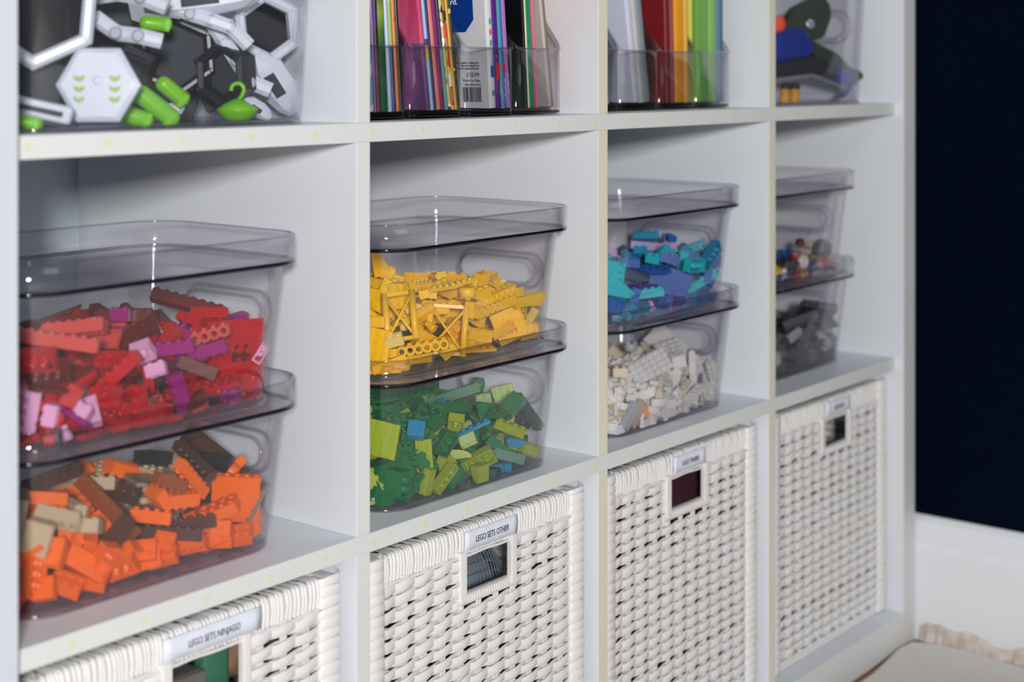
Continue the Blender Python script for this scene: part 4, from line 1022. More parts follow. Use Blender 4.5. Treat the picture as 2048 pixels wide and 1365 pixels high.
t = place(thing('green_bowl', 'green bowl-shaped part with a hook on top', 'toy part'), (-0.1134, 0.040, 0.0285), facing())
bm = bmesh.new(); lathe(bm, [(0.006, -0.0085), (0.012, -0.006), (0.0165, 0.0), (0.0170, 0.0012), (0.010, 0.006), (0.004, 0.009), (0.002, 0.0095)], 24); bmesh.ops.rotate(bm, verts=bm.verts, cent=(0, 0, 0), matrix=Matrix.Rotation(-PI/2, 3, 'X')); obj('bowl', bm, m_tl, t)
bm = bmesh.new(); sweep(bm, [(0.0, 0.008, 0), (0.0035, 0.012, 0)]+[(0.000+0.0052*math.cos(a), 0.017+0.0052*math.sin(a), 0) for a in [(-0.5+0.35*k) for k in range(12)]], circ(0.0017, 8), up=Vector((0, 0, 1))); obj('hook', bm, m_tl, t)
# faceted white shell
def faceted(L_, W_, H_, seed):
    rnd = random.Random(seed); bm = bmesh.new()
    rows = [(-0.5, 0.35, 0.5), (-0.25, 0.95, 0.9), (0.1, 1.0, 1.0), (0.38, 0.7, 0.7), (0.5, 0.3, 0.35)]; rg = []
    for u, k, h in rows:
        rg.append([bm.verts.new((u*L_+rnd.uniform(-1, 1)*L_*0.03, y*W_*k/2, z*H_*h/2)) for y, z in ((-1, -0.6), (-1, 0.2), (-0.45, 1), (0.45, 1), (1, 0.2), (1, -0.6))])
    for A, B in zip(rg, rg[1:]):
        for i in range(6): bm.faces.new((A[i], A[(i+1) % 6], B[(i+1) % 6], B[i]))
    bm.faces.new(rg[0]); bm.faces.new(rg[-1]); bmesh.ops.recalc_face_normals(bm, faces=bm.faces); return bm
def shell(lab, p, rot, L_, W_, H_, seed, m_=m_tw):
    t = place(thing('faceted_shell', lab, 'toy part'), p, rot); a = obj('shell', faceted(L_, W_, H_, seed), m_, t)
    obj('inset', slotbm(-L_*0.18, L_*0.16, -W_*0.16, W_*0.16, H_*0.48), m_tg, t); return t
shell('white faceted shell standing at the right end of the tall clear box', (-0.0555, 0.058, 0.050), facing(0.3, -1.05), 0.062, 0.030, 0.018, 1)
shell('small white faceted piece at the foot of the right faceted shell', (-0.082, 0.052, 0.0295), facing(0.2, -0.6), 0.028, 0.014, 0.012, 2)
shell('white scrap piece behind the green bowl', (-0.158, 0.075, 0.0275), facing(0.1, 0.3), 0.03, 0.013, 0.012, 3)
def limb(lab, p, rot, seed, k=1.0):
    rnd = random.Random(seed); t = place(thing('jointed_limb', lab, 'toy part'), p, rot); x = -0.03*k; y = 0.008*k; i = 0
    pts = [(x, y, 0)]
    for q in range(4): pts.append((pts[-1][0]+0.018*k, pts[-1][1]+rnd.uniform(-0.012, 0.002)*k, rnd.uniform(-0.004, 0.004)))
    for a, b in zip(pts, pts[1:]):
        bm = bmesh.new(); sweep(bm, [a, tuple(Vector(a).lerp(Vector(b), 0.3)), tuple(Vector(a).lerp(Vector(b), 0.75)), b], [(c*(0.0062*k), s*0.0048*k) for c, s in ((1, .4), (.4, 1), (-.4, 1), (-1, .4), (-1, -.4), (-.4, -1), (.4, -1), (1, -.4))], smooth=False); obj('segment', bm, m_tw, t)
    for a in pts[1:-1]:
        bm = bmesh.new(); lathe(bm, [(0.0035*k, -0.008*k), (0.0052*k, -0.007*k), (0.0052*k, 0.007*k), (0.0035*k, 0.008*k)], 14, a[0], a[1]); obj('joint', bm, mat('toy_silver', S(170, 178, 190), 0.3), t)
    return t
limb('white jointed limb above the chevron panel', (-0.2258, 0.058, 0.092), facing(0.1, -0.1), 2, 0.95)
limb('white jointed limb sagging to the right of the green link', (-0.1304, 0.062, 0.100), facing(0.1, -0.25), 5, 0.95)
limb('white jointed limb just left of the white frame', (-0.098, 0.058, 0.082), facing(0.1, -0.5), 8, 1.0)
shell('large white faceted body at the top of the tall clear box', (-0.128, 0.066, 0.118), facing(0.1, 0.12), 0.09, 0.026, 0.026, 4)
limb('white jointed limb behind the big white frame', (-0.205, 0.085, 0.118), facing(0.0, 0.1), 11, 1.05)

# ---------------------------------------------------------------- clear box with a toy blaster
t = make_box(W=0.311, Dp=0.29, H=0.20, r=0.045, hz=(0.084, 0.128), lid=False, ins=(0.012, 0.003)); t.location = (0.722, 0.020, ZS+0.0003)
t['label'] = 'tall clear box holding a blue and dark green toy blaster at the upper right'; t['category'] = 'box'
ang = math.atan2(-0.66679, 0.74524)
bl = thing('toy_blaster', 'blue and dark green toy blaster lying in the tall clear box', 'toy', (0.9140, 0.1205, Z-0.002), ang)
def plate(name, poly, th, m_, par, bev=0.003, y=0.0):
    bm = bmesh.new(); A = [bm.verts.new((x, y-th/2, z)) for x, z in poly]; B = [bm.verts.new((x, y+th/2, z)) for x, z in poly]
    bm.faces.new(A); bm.faces.new(list(reversed(B))); n = len(A)
    for i in range(n): bm.faces.new((A[i], B[i], B[(i+1) % n], A[(i+1) % n]))
    bmesh.ops.recalc_face_normals(bm, faces=bm.faces)
    bmesh.ops.bevel(bm, geom=list(bm.edges), offset=bev, segments=2, affect='EDGES'); return obj(name, bm, m_, par)
m_gb = mat('blaster_blue', S(8, 48, 140), 0.35); m_gg = mat('blaster_green', S(46, 58, 46), 0.45); m_gk = mat('blaster_black', S(16, 22, 30), 0.5); m_go = mat('blaster_orange', S(240, 90, 60), 0.4); m_gt = mat('blaster_trim', S(120, 122, 132), 0.4)
plate('barrel', [(0.0, 0.118), (0.0115, 0.1171), (0.0244, 0.1481), (0.0605, 0.167), (0.0764, 0.1588), (0.0808, 0.1381), (0.0692, 0.1069), (0.0388, 0.1034)], 0.026, m_gg, bl, y=0.006)
plate('housing', [(-0.03, 0.112), (0.0, 0.117), (0.0316, 0.1227), (0.0475, 0.1117), (0.0533, 0.0813), (0.0288, 0.0758), (-0.03, 0.068)], 0.034, m_gb, bl, bev=0.006)
plate('grip', [(-0.03, 0.0700), (0.0533, 0.0841), (0.0859, 0.0689), (0.0837, 0.0482), (0.0497, 0.0586), (-0.03, 0.0496)], 0.028, m_gk, bl)
plate('stock', [(0.0500, 0.105), (0.0605, 0.1), (0.0895, 0.0862), (0.1085, 0.0655), (0.1202, 0.0648), (0.1275, 0.0551), (0.11, 0.0398), (0.1035, 0.0606), (0.0562, 0.0744)], 0.022, m_gg, bl, bev=0.002, y=0.004)
plate('butt', [(0.0837, 0.0668), (0.1085, 0.0606), (0.1085, 0.0398), (0.0968, 0.0246), (0.0896, 0.026), (0.0997, 0.0371), (0.083, 0.0468)], 0.026, m_gb, bl, bev=0.0022)
plate('trim', [(-0.02, 0.0507), (0.0497, 0.0593), (0.0983, 0.0412), (0.0983, 0.0364), (0.049, 0.0537), (-0.02, 0.0438)], 0.030, m_gt, bl, bev=0.0012)
bm = bmesh.new(); lathe(bm, [(0.006, -0.012), (0.0115, -0.010), (0.0125, 0.0), (0.0115, 0.012), (0.007, 0.014)], 18, 0, 0); o = obj('muzzle', bm, m_go, bl); o.location = (-0.001, -0.006, 0.126); o.rotation_euler = (PI/2, 0, 0)
bm = bmesh.new(); lathe(bm, [(0.004, -0.003), (0.0065, -0.002), (0.0065, 0.002), (0.004, 0.003)], 16); o = obj('knob', bm, mat('blaster_silver', S(214, 218, 228), 0.2, metal=0.6), bl); o.location = (0.0468, -0.011, 0.1265); o.rotation_euler = (PI/2, 0, 0)
for i, (x, y) in enumerate(((0.8039, 0.045), (0.8400, 0.050))):
    d = thing('foam_dart', 'yellow foam dart standing in the blaster box, %s of two' % ('left' if i == 0 else 'right'), 'dart', (x, y, Z+0.0195), group='yellow foam darts'); d.rotation_euler = (0, 0.18-0.1*i, 0)
    bm = bmesh.new(); lathe(bm, [(0.0062, 0.0), (0.0065, 0.001), (0.0065, 0.017), (0.005, 0.018)], 16); obj('foam', bm, mat('dart_yellow', S(226, 160, 30), 0.6), d)
    bm = bmesh.new(); lathe(bm, [(0.0067, 0.0175), (0.0068, 0.023), (0.0035, 0.026)], 16); obj('tip', bm, m_gk, d)

# ---------------------------------------------------------------- toy bricks in the boxes (settled poses, in millimetres / thousandths)
CODES = {'A': 'azure', 'B': 'black', 'C': 'blue', 'D': 'brown', 'E': 'coral', 'F': 'cream', 'G': 'darkgreen', 'H': 'darkgrey', 'I': 'darkred', 'J': 'darktan', 'K': 'gold', 'L': 'green', 'M': 'lavenderblue', 'N': 'lightorange', 'O': 'lilac', 'P': 'lime', 'Q': 'magenta', 'R': 'midgrey', 'S': 'navy', 'T': 'orange', 'U': 'palegreen', 'V': 'palegrey', 'W': 'paleyellow', 'X': 'pink', 'Y': 'red', 'Z': 'rust', 'a': 'skin', 'b': 'tan', 'c': 'turquoise', 'd': 'violet', 'e': 'white', 'f': 'yellow'}
DATA = {
'red': 'p6x8,Y,1,2454,537,333,780,451,-249,-354;b8x2,I,1,2462,1150,713,885,-138,208,-393;b8x1,E,1,626,415,732,900,-9,82,-428;b4x2,I,1,500,335,524,788,-436,157,-405;b2x2,X,1,1407,400,542,773,-443,38,-452;b2x1,X,1,1454,300,403,865,-221,-65,-445;b2x1,X,1,479,265,227,701,-272,-568,-336;b4x2,X,1,354,379,273,743,40,-665,-55;c1x1,X,1,614,268,68,888,-75,-157,-426;b4x1,Q,1,1709,400,527,900,-26,-55,-431;b4x1,Q,1,2003,350,471,64,892,-427,133;k4x1,E,1,2051,370,592,892,-64,-133,-427;b2x1,X,1,2553,320,374,440,-687,-67,-574;b2x4,I,1,2556,550,404,825,364,-218,-375;b6x2,I,1,1881,1250,670,898,-86,22,-432;p6x2,I,1,1083,1150,732,888,-147,-6,-436;b6x2,E,1,1032,750,729,883,-179,28,-433;b2x1,Q,1,1755,1150,708,902,0,0,-432;b4x2,Y,1,2540,950,618,860,-271,130,-412;p4x2,I,1,1571,650,649,837,267,-388,-280;b4x1,I,1,1889,325,346,888,-80,228,-392;b4x2,Y,1,384,334,633,775,-461,196,-386;s2x4,Y,1,1950,750,507,855,276,-20,-440;b2x2,Q,1,2187,850,539,880,94,195,-422;b6x1,Y,1,1115,354,405,842,-155,-323,-403;p8x2,Y,1,2062,484,151,891,111,-167,-407;b2x2,Y,1,2485,351,192,809,-374,-2,-453;s2x2,Y,1,1032,301,274,871,233,-112,-417;p6x2,Y,1,2509,850,549,898,79,-38,-430;b2x2,E,1,1902,388,65,0,997,78,0;b4x2,E,0,1020,1209,382,72,2,2,-69;k6x1,Y,0,328,854,65,0,-57,82,0;b4x1,Y,1,1270,277,164,707,89,-702,20;v2x2,Y,1,1556,424,81,500,-500,500,-500;s2x2,X,0,853,1281,387,100,3,0,5;p3x2,I,0,747,821,331,1,-38,92,3;s2x2,Y,1,1181,778,384,279,-650,-234,-667;b4x2,I,1,2143,616,386,101,348,-932,10;p4x1,E,0,585,1016,310,6,94,-2,32;c1x1,Y,0,2232,1022,360,61,-36,-58,-40;p4x2,Y,1,2493,462,33,0,-712,-702,1;p4x1,I,0,1744,748,318,37,1,-3,93;v3x1,I,1,1775,249,98,235,0,972,0;s2x1,Y,0,1007,967,356,51,55,-46,-49;b2x1,I,0,1105,973,357,55,-51,49,-46;b3x2,X,1,903,412,154,69,661,78,743;s2x2,Y,0,2542,1504,86,1,1,66,75;b4x1,I,0,1508,1452,406,0,-15,99,3;k4x1,Y,0,1878,1765,172,90,44,4,-2;p3x2,Y,1,1363,230,83,0,0,-672,-741;b2x1,Y,0,405,1588,176,71,-7,14,69;s2x4,Y,0,307,1441,91,0,-92,0,39;p4x4,Q,0,554,1125,321,28,64,69,17;p2x2,E,0,937,777,328,3,-90,-43,-2;b2x2,Y,1,1099,372,65,1000,0,0,-29;p2x2,I,0,1732,1397,363,51,2,-3,86;c2x2,Y,0,1448,1713,87,46,53,53,-46;k4x1,Y,0,727,1760,41,71,71,0,0;b3x2,X,0,967,1761,121,50,50,-50,50;t2x1,Y,0,460,1592,18,94,0,0,-33;c2x2,Q,1,2207,292,81,705,56,-705,56;t2x1,Y,0,1410,1222,351,13,0,3,-99;t2x1,I,1,2080,271,18,997,0,0,78;p4x1,Y,0,366,1205,33,0,0,-100,0;p3x2,I,0,439,1528,52,70,0,0,-72;b3x2,Y,0,2160,893,368,3,-84,53,2;k6x1,I,0,2486,1435,346,61,70,32,-20;s2x2,I,0,560,681,304,4,-95,-32,6;p6x2,Y,1,1045,816,386,669,-625,294,-274;b3x1,Y,1,480,335,86,817,47,-76,570;b4x2,Y,0,1207,1729,81,71,-71,0,0;p4x4,Y,0,936,1196,455,3,0,3,-100;b3x1,I,1,1748,477,283,747,-423,-447,253;b2x1,Y,0,2022,1475,391,66,71,-17,-18;b2x2,I,0,346,1614,81,71,-71,1,-1;b2x2,I,0,2550,647,81,6,-70,-6,-70;v3x1,Y,0,889,1082,364,52,56,-44,-47;p4x2,Y,1,771,1430,530,147,946,-290,6;s2x2,I,0,2116,1743,93,36,61,61,-36;p4x2,Y,0,452,1486,109,6,0,-100,0;a4x1,Y,0,1260,1267,386,1,-22,97,3;p6x2,Y,0,993,1678,509,56,-71,42,-11;b4x1,Y,0,483,1139,171,68,-66,-23,-23;v2x2,Y,0,1768,1743,93,36,61,61,-36;b4x2,Y,0,858,827,398,30,1,-3,95;p3x2,I,0,1767,1418,414,3,-94,-33,-1;s2x4,E,0,1906,1697,203,52,-45,48,55;p4x1,Y,1,2528,452,60,702,-1,0,-712;b3x1,I,0,510,1041,41,50,50,50,50;s2x1,Y,0,678,1372,379,18,-84,35,37;k6x1,I,0,291,1563,490,62,6,-1,-79;a4x1,Y,0,2445,869,207,69,26,1,-68;p3x2,Y,1,492,463,33,980,0,0,-199;v3x1,Q,1,2019,764,328,128,740,642,-156;p3x2,Y,1,313,500,82,181,587,787,54;b6x1,I,0,2310,1698,196,75,-66,-2,-2;p8x2,X,0,1059,1722,266,0,100,0,0;t2x1,Y,1,1566,246,18,0,-1000,0,0;v2x2,Y,1,728,416,91,19,919,45,-391;v2x2,I,0,1181,1394,380,19,-83,37,37;p2x2,Y,0,1601,1222,351,50,2,3,-87;k4x1,Y,0,1640,1693,176,84,6,-53,-4;b2x2,X,0,2186,1759,291,3,0,99,-16;u2x2,Y,0,2215,1378,393,3,-89,-46,-2;v3x1,E,1,2285,394,97,88,-900,368,217;s2x4,Q,1,1640,294,202,372,-545,-585,472;s2x2,Y,0,2437,1668,326,11,11,63,76;b3x1,Y,0,567,1284,74,71,-6,4,-70;s2x1,Y,0,1362,719,340,72,-68,10,-10;p4x4,X,1,2398,1724,163,673,-740,5,-5;p4x1,Y,0,2633,1087,33,71,0,0,71;b2x2,Y,1,1671,642,379,694,-241,-599,-318;t4x1,Y,1,860,319,18,0,255,-967,0;b3x1,E,0,1524,790,344,66,71,-16,-18;s2x2,Y,0,2608,1170,126,59,-60,42,-34;s2x1,I,0,1814,991,358,61,65,31,34;w4x3,Y,1,408,494,61,155,805,562,108;s2x1,Q,1,1221,1160,365,58,899,220,-374;p4x2,I,1,1268,839,405,910,-70,232,337;t4x1,Q,0,1684,791,388,39,-17,-8,-90;b6x1,Y,0,283,1048,131,44,-52,-53,50;b4x2,Y,0,347,1569,249,69,-2,-3,-73;n2x2,Y,0,1959,1353,392,1,-24,-97,-3;t2x1,Y,0,545,482,60,0,99,-16,0;b3x2,Y,1,1476,606,408,367,-146,749,-532;p4x2,X,0,519,732,33,71,0,0,-71;k6x1,Y,0,570,1758,250,60,52,-38,48;c2x2,Q,1,1392,1007,432,213,-357,583,698;s2x2,Y,1,562,345,188,902,224,135,344;b2x2,Y,0,731,1754,332,100,0,0,2;p2x2,Y,0,2545,1000,59,1,-99,6,-15;v3x1,E,0,1463,379,103,19,68,68,-19;p4x1,I,0,1945,1697,343,25,83,48,-15;b4x2,Y,0,582,1691,454,49,-70,-35,-38;p2x2,Y,0,232,878,83,52,-48,47,-52;b4x2,I,1,1305,539,387,559,-377,-660,332;c1x1,I,0,362,1746,335,0,0,-66,75;v3x1,I,1,2487,853,114,468,486,309,670;p4x1,Y,0,751,1693,41,71,-71,0,0;b4x1,Y,0,1879,918,362,55,2,3,-83;p4x2,I,0,2223,1250,456,2,32,94,13;v3x1,I,0,272,1452,162,40,-48,-58,52;p6x2,I,1,1514,819,432,311,-96,-206,-923;b4x2,I,0,333,784,467,4,-98,0,-16;u2x2,X,0,1801,1245,415,67,-21,-66,-26;b3x1,Y,0,2373,1718,376,51,-14,84,14;s2x4,Y,1,1161,989,474,249,-468,-777,339;p3x2,Y,0,2030,1632,401,67,-4,26,69;a4x1,I,0,2031,1207,373,68,-64,-26,25;p6x2,Y,0,1412,1696,354,20,96,-17,4;b4x2,Y,1,1793,1725,624,1,207,-951,230;c1x1,Y,0,1021,1409,395,3,-100,-2,0;v3x1,Q,0,2463,516,82,26,-52,-65,49;b2x2,Y,0,1363,1102,406,57,-41,-54,-45;t2x1,Y,0,342,1667,177,4,0,4,100;p4x4,Q,1,695,377,170,943,17,324,-73;u2x2,I,0,1646,1263,514,44,42,65,-47;p4x2,Y,0,1882,894,443,4,-99,-16,0;s2x1,Y,0,228,756,190,66,33,27,-63;b2x1,Y,0,2551,518,169,16,82,10,-54;p2x2,Y,0,970,500,103,38,-47,62,50;b3x1,E,0,292,1694,420,55,38,-56,48;b2x1,E,0,2339,894,360,44,2,-3,90;p3x2,Y,0,2609,1524,83,48,52,52,48;t4x1,I,1,1981,956,345,832,6,15,555;b3x2,E,0,435,699,99,0,98,-18,0;c2x2,X,0,434,1711,132,57,42,-56,-42;b4x1,Y,1,1108,614,426,854,197,-341,-341;k6x1,Y,1,2656,1305,248,447,501,548,-499;u2x2,E,0,892,1726,332,0,100,2,0;p4x4,X,0,868,1704,456,97,-2,24,-2;p2x2,E,0,668,1538,376,77,9,-6,-62;p8x2,I,0,339,794,323,69,27,8,66;b2x1,Y,0,1031,950,435,29,-28,-67,62;b4x2,Y,1,2552,1092,178,779,366,-488,-147;b4x1,Y,0,249,1313,238,58,-42,53,-46;b6x1,Q,1,1730,880,572,33,-991,-49,122;p4x1,Y,0,1619,805,479,80,-11,16,58;p3x2,Y,1,1279,1284,453,292,10,-32,956;s2x2,Y,0,231,955,250,2,67,1,74;p4x1,Y,0,1260,1289,503,0,-6,100,3;s2x2,Y,0,1775,1409,480,75,2,2,-66;p6x2,E,0,357,858,204,22,62,-74,-16;p6x2,I,0,668,1368,504,58,-11,-9,-80;b6x1,I,1,2412,1731,498,52,365,129,921;b2x2,I,0,2145,1125,407,66,26,-68,21;p3x2,Y,0,1505,1270,404,42,3,-15,-89;b4x1,X,0,1621,1058,404,68,67,-26,-10;b3x1,Y,1,2251,712,547,24,970,223,-99;b2x1,Y,1,1068,250,65,0,1000,-28,0;u2x2,Y,1,647,223,324,636,702,238,-216;a4x1,Y,1,610,450,460,741,235,-113,-618;b6x1,Y,1,564,707,206,33,669,-740,-64;b4x1,E,0,214,1341,343,5,-70,-70,-12;t4x1,I,1,469,269,413,0,-96,81,-992;v2x2,Y,0,1233,1769,518,91,-19,-35,9;b3x2,Y,1,2069,1044,484,717,532,-419,-165;p4x2,Y,0,245,575,168,56,-44,51,-48;b3x2,Y,0,2641,866,334,66,-11,73,-10;p6x2,Y,0,820,1607,396,81,5,5,-59;s2x2,Y,0,1459,1792,178,52,48,48,-52;b2x2,E,0,380,1372,197,9,3,0,-100;b4x2,Y,0,2556,1590,183,38,46,59,-54;w4x3,E,1,929,862,484,19,-659,-749,-57;b4x1,Y,0,211,1066,374,63,-38,32,60;b4x1,Y,1,1256,379,113,103,223,-709,661;t4x1,Y,0,785,1019,337,92,3,1,-40;p4x4,Y,0,381,943,227,28,26,10,92;p8x2,Q,0,1969,1826,365,10,9,67,-73;t2x1,E,0,602,809,273,6,-70,-71,3;p3x2,X,0,348,1005,305,73,19,19,62;t2x1,Y,0,1507,977,334,2,-48,-88,-3;p8x2,E,1,1260,936,592,375,-721,492,-310;s2x1,Y,0,1228,1598,514,15,-69,-63,32;b4x2,Y,0,1809,1653,454,6,-55,69,-47;p6x2,I,1,2590,588,83,520,472,-478,-528;v2x2,Q,0,1629,1775,410,10,99,2,0;b4x2,I,0,1437,1690,437,14,68,70,-15;b2x2,X,1,762,298,203,312,-290,146,-893;p2x2,Q,1,1041,1126,492,625,21,-27,780;p4x2,I,0,2076,1440,619,18,80,-55,16;s2x2,Y,0,619,1158,438,39,82,40,-14;a4x1,Y,0,1285,1721,466,42,-80,-42,0;p4x1,I,0,562,1544,202,77,32,-48,-28;b4x2,Y,0,2419,1063,399,8,32,-40,85;s2x1,Y,0,1620,1160,451,42,53,55,-49;p6x2,E,1,392,495,591,142,86,543,823;b4x2,Y,0,1479,1421,502,100,3,0,-8;p3x2,Y,0,1432,1199,531,8,-74,-67,-4;t4x1,I,0,1113,1434,477,20,89,-39,12;b4x1,Y,1,1534,492,363,643,196,-689,271;v2x2,Y,0,454,1326,93,53,0,85,0;b3x2,Y,0,459,1541,330,90,28,31,-14;p4x1,I,0,1681,1675,415,53,65,54,12;b2x2,Y,1,392,407,230,553,-301,-739,-238;p4x1,Y,0,941,630,386,9,25,-6,96;k4x1,I,0,391,1666,330,68,68,24,-13;t2x1,I,0,730,953,396,19,68,-24,67;b4x1,Y,0,756,610,332,67,72,13,14;v3x1,E,0,466,739,210,62,-39,-30,60;v2x2,Y,0,1889,1196,421,64,22,69,-26;b4x2,Y,0,2258,1631,411,83,3,2,-55;s2x2,X,0,1584,1377,592,28,60,72,-23;p6x2,Y,0,1718,1732,518,12,2,-23,-97;t2x1,Y,0,1531,1771,385,58,38,60,39;a4x1,Y,1,1296,966,521,440,-578,655,-209;p3x2,I,0,2033,1297,477,40,-6,-12,91;b2x1,Y,0,1004,1800,455,16,-18,-70,-67;p4x1,Y,0,670,1802,122,67,-74,0,0;p4x1,Y,1,2438,694,206,692,272,30,-668;b2x1,Q,1,2641,705,616,15,78,745,-663;c2x2,Y,0,1527,977,490,12,-87,-34,34;b4x2,Y,1,1111,1421,569,180,979,-4,92;b4x2,I,1,913,1660,601,188,921,-341,-5;t4x1,E,0,1605,1799,156,3,54,4,84;b4x1,X,0,691,1837,603,26,-1,96,-7;p3x2,Y,0,2566,890,100,25,-65,71,3;n2x2,X,0,2526,1269,345,21,-8,-97,4;b2x2,E,0,459,1753,291,48,-53,-52,-47;b2x1,I,0,588,1532,427,51,-59,-53,34;c1x1,X,0,373,1252,96,66,-72,14,18;v2x2,Y,0,540,1454,154,23,63,67,-32;p2x2,Y,1,1314,487,81,707,707,0,0;w4x3,E,0,260,1241,389,46,53,42,58;s2x2,Y,0,2653,1167,286,51,48,-47,-53;s2x4,Y,1,283,564,337,24,-418,-69,905;w4x3,I,0,456,1701,551,38,48,28,-74;b2x1,Y,0,1266,1211,546,43,59,-38,-57;p4x1,I,1,1503,381,186,0,-429,903,0;b4x1,I,1,2205,652,462,329,185,-661,-649;a4x1,Y,0,446,799,341,18,-41,78,-44;b4x1,Y,1,1110,514,345,407,-840,267,239;b2x2,Y,1,1171,1609,598,385,590,676,219;p4x2,E,1,1723,1131,495,666,131,-721,139;k4x1,Y,0,2106,1660,486,77,40,-34,-37;p4x1,E,0,2467,1322,187,70,-33,19,60;p3x2,Y,0,2508,1402,229,16,27,29,90;p4x1,Y,1,1204,442,181,503,791,-304,172;p2x2,Y,0,2041,1740,402,26,70,-67,4;k4x1,I,0,607,1281,464,6,1,-86,-51;t4x1,I,0,530,1408,444,7,-84,-48,-23;v3x1,Y,0,1916,1602,475,50,-47,-30,66;b4x2,Y,0,695,1535,606,77,57,-20,-20;b2x2,Y,0,1116,1734,408,7,-63,55,-55;a4x1,Y,1,1909,1033,503,181,308,924,-138;c2x2,Y,0,2565,818,174,43,42,35,72;b2x1,Y,0,1272,1548,452,4,-49,76,42;k4x1,Y,0,2622,1497,383,24,68,45,53;p4x2,Y,0,446,1361,327,17,2,98,0;s2x1,Y,1,1561,292,86,33,-449,890,-65;v3x1,Y,0,843,513,365,45,32,46,-70;s2x2,E,1,341,478,386,660,262,648,275;b3x1,Y,1,2287,901,625,568,-217,-467,642;b2x1,I,0,1020,1571,504,19,92,-34,-1;b2x1,I,0,2174,1756,530,28,-35,-73,51;k4x1,I,0,1513,1138,575,10,-5,-76,64;p4x2,I,0,2394,1758,207,42,38,-56,61;b3x1,Y,0,316,1509,450,58,10,10,-80;p8x2,I,1,1435,1749,642,102,90,972,-193;p4x2,Y,0,599,667,433,18,-19,95,15;t4x1,Y,1,507,436,290,393,335,-568,-640;b2x2,Y,1,2249,1193,514,939,91,-93,318;t2x1,Y,0,2144,1587,429,7,-56,-76,32;b3x2,E,1,391,602,463,916,-374,-114,-92;b3x2,Q,0,230,1104,600,46,58,53,-41;s2x2,Y,0,890,1441,443,11,-2,99,8;b2x2,Y,1,1699,978,552,463,-412,-615,-488;t4x1,Y,0,551,813,332,31,-16,86,-37;b3x1,E,0,2594,500,214,70,-14,-14,69;b4x1,Y,0,376,1281,386,58,7,15,-80;v2x2,Y,1,805,1086,521,997,34,-3,64;b4x2,Y,1,2144,1316,574,123,335,-933,54;v2x2,Y,0,1418,862,542,74,1,54,-41;s2x1,I,0,1585,1566,526,25,-72,-63,17;b2x2,Y,0,460,1761,485,50,-70,-35,-38;b2x1,I,1,1397,442,199,227,247,637,694;b2x2,E,0,482,1179,342,93,-1,-33,-15;p3x2,Y,0,370,948,414,5,-91,31,28;b4x1,I,1,783,389,414,162,187,896,-368;p4x2,Y,0,2514,1598,419,2,-18,26,-95;b3x2,I,1,980,1107,573,34,-997,-74,-3;s2x1,I,0,469,1500,462,78,31,-6,54;p4x2,Y,1,1143,429,511,99,-55,-877,468;s2x4,I,1,2457,1445,481,33,-509,677,530;p4x2,I,0,2513,1323,147,69,-32,20,62;w4x3,Y,1,776,347,349,882,-357,-185,-244;p8x2,Y,0,592,956,503,91,-17,0,-39;b4x2,I,1,1929,1614,607,62,278,-583,761;p4x4,Y,1,951,1199,647,140,990,-17,29;p8x2,I,0,394,1472,574,22,56,-34,-72;p4x2,I,1,793,480,362,601,550,-477,330;c1x1,Y,0,735,1219,388,56,43,-42,58;b2x1,E,1,538,506,372,76,-181,726,-660;p4x1,Q,0,2521,1274,136,71,-24,-29,-59;s2x1,Y,0,742,550,408,34,-32,65,-60;u2x2,E,0,1366,1341,631,7,86,47,-16;b2x1,Y,1,1771,798,535,47,-699,-6,714;v2x2,Y,0,408,544,314,11,82,-47,-32;s2x1,Y,1,555,365,319,408,-433,794,124;p3x2,Y,0,1336,1078,661,12,-40,-90,7;v2x2,Y,0,635,719,382,20,-29,93,13;v2x2,Y,0,554,1011,405,22,96,16,-9',
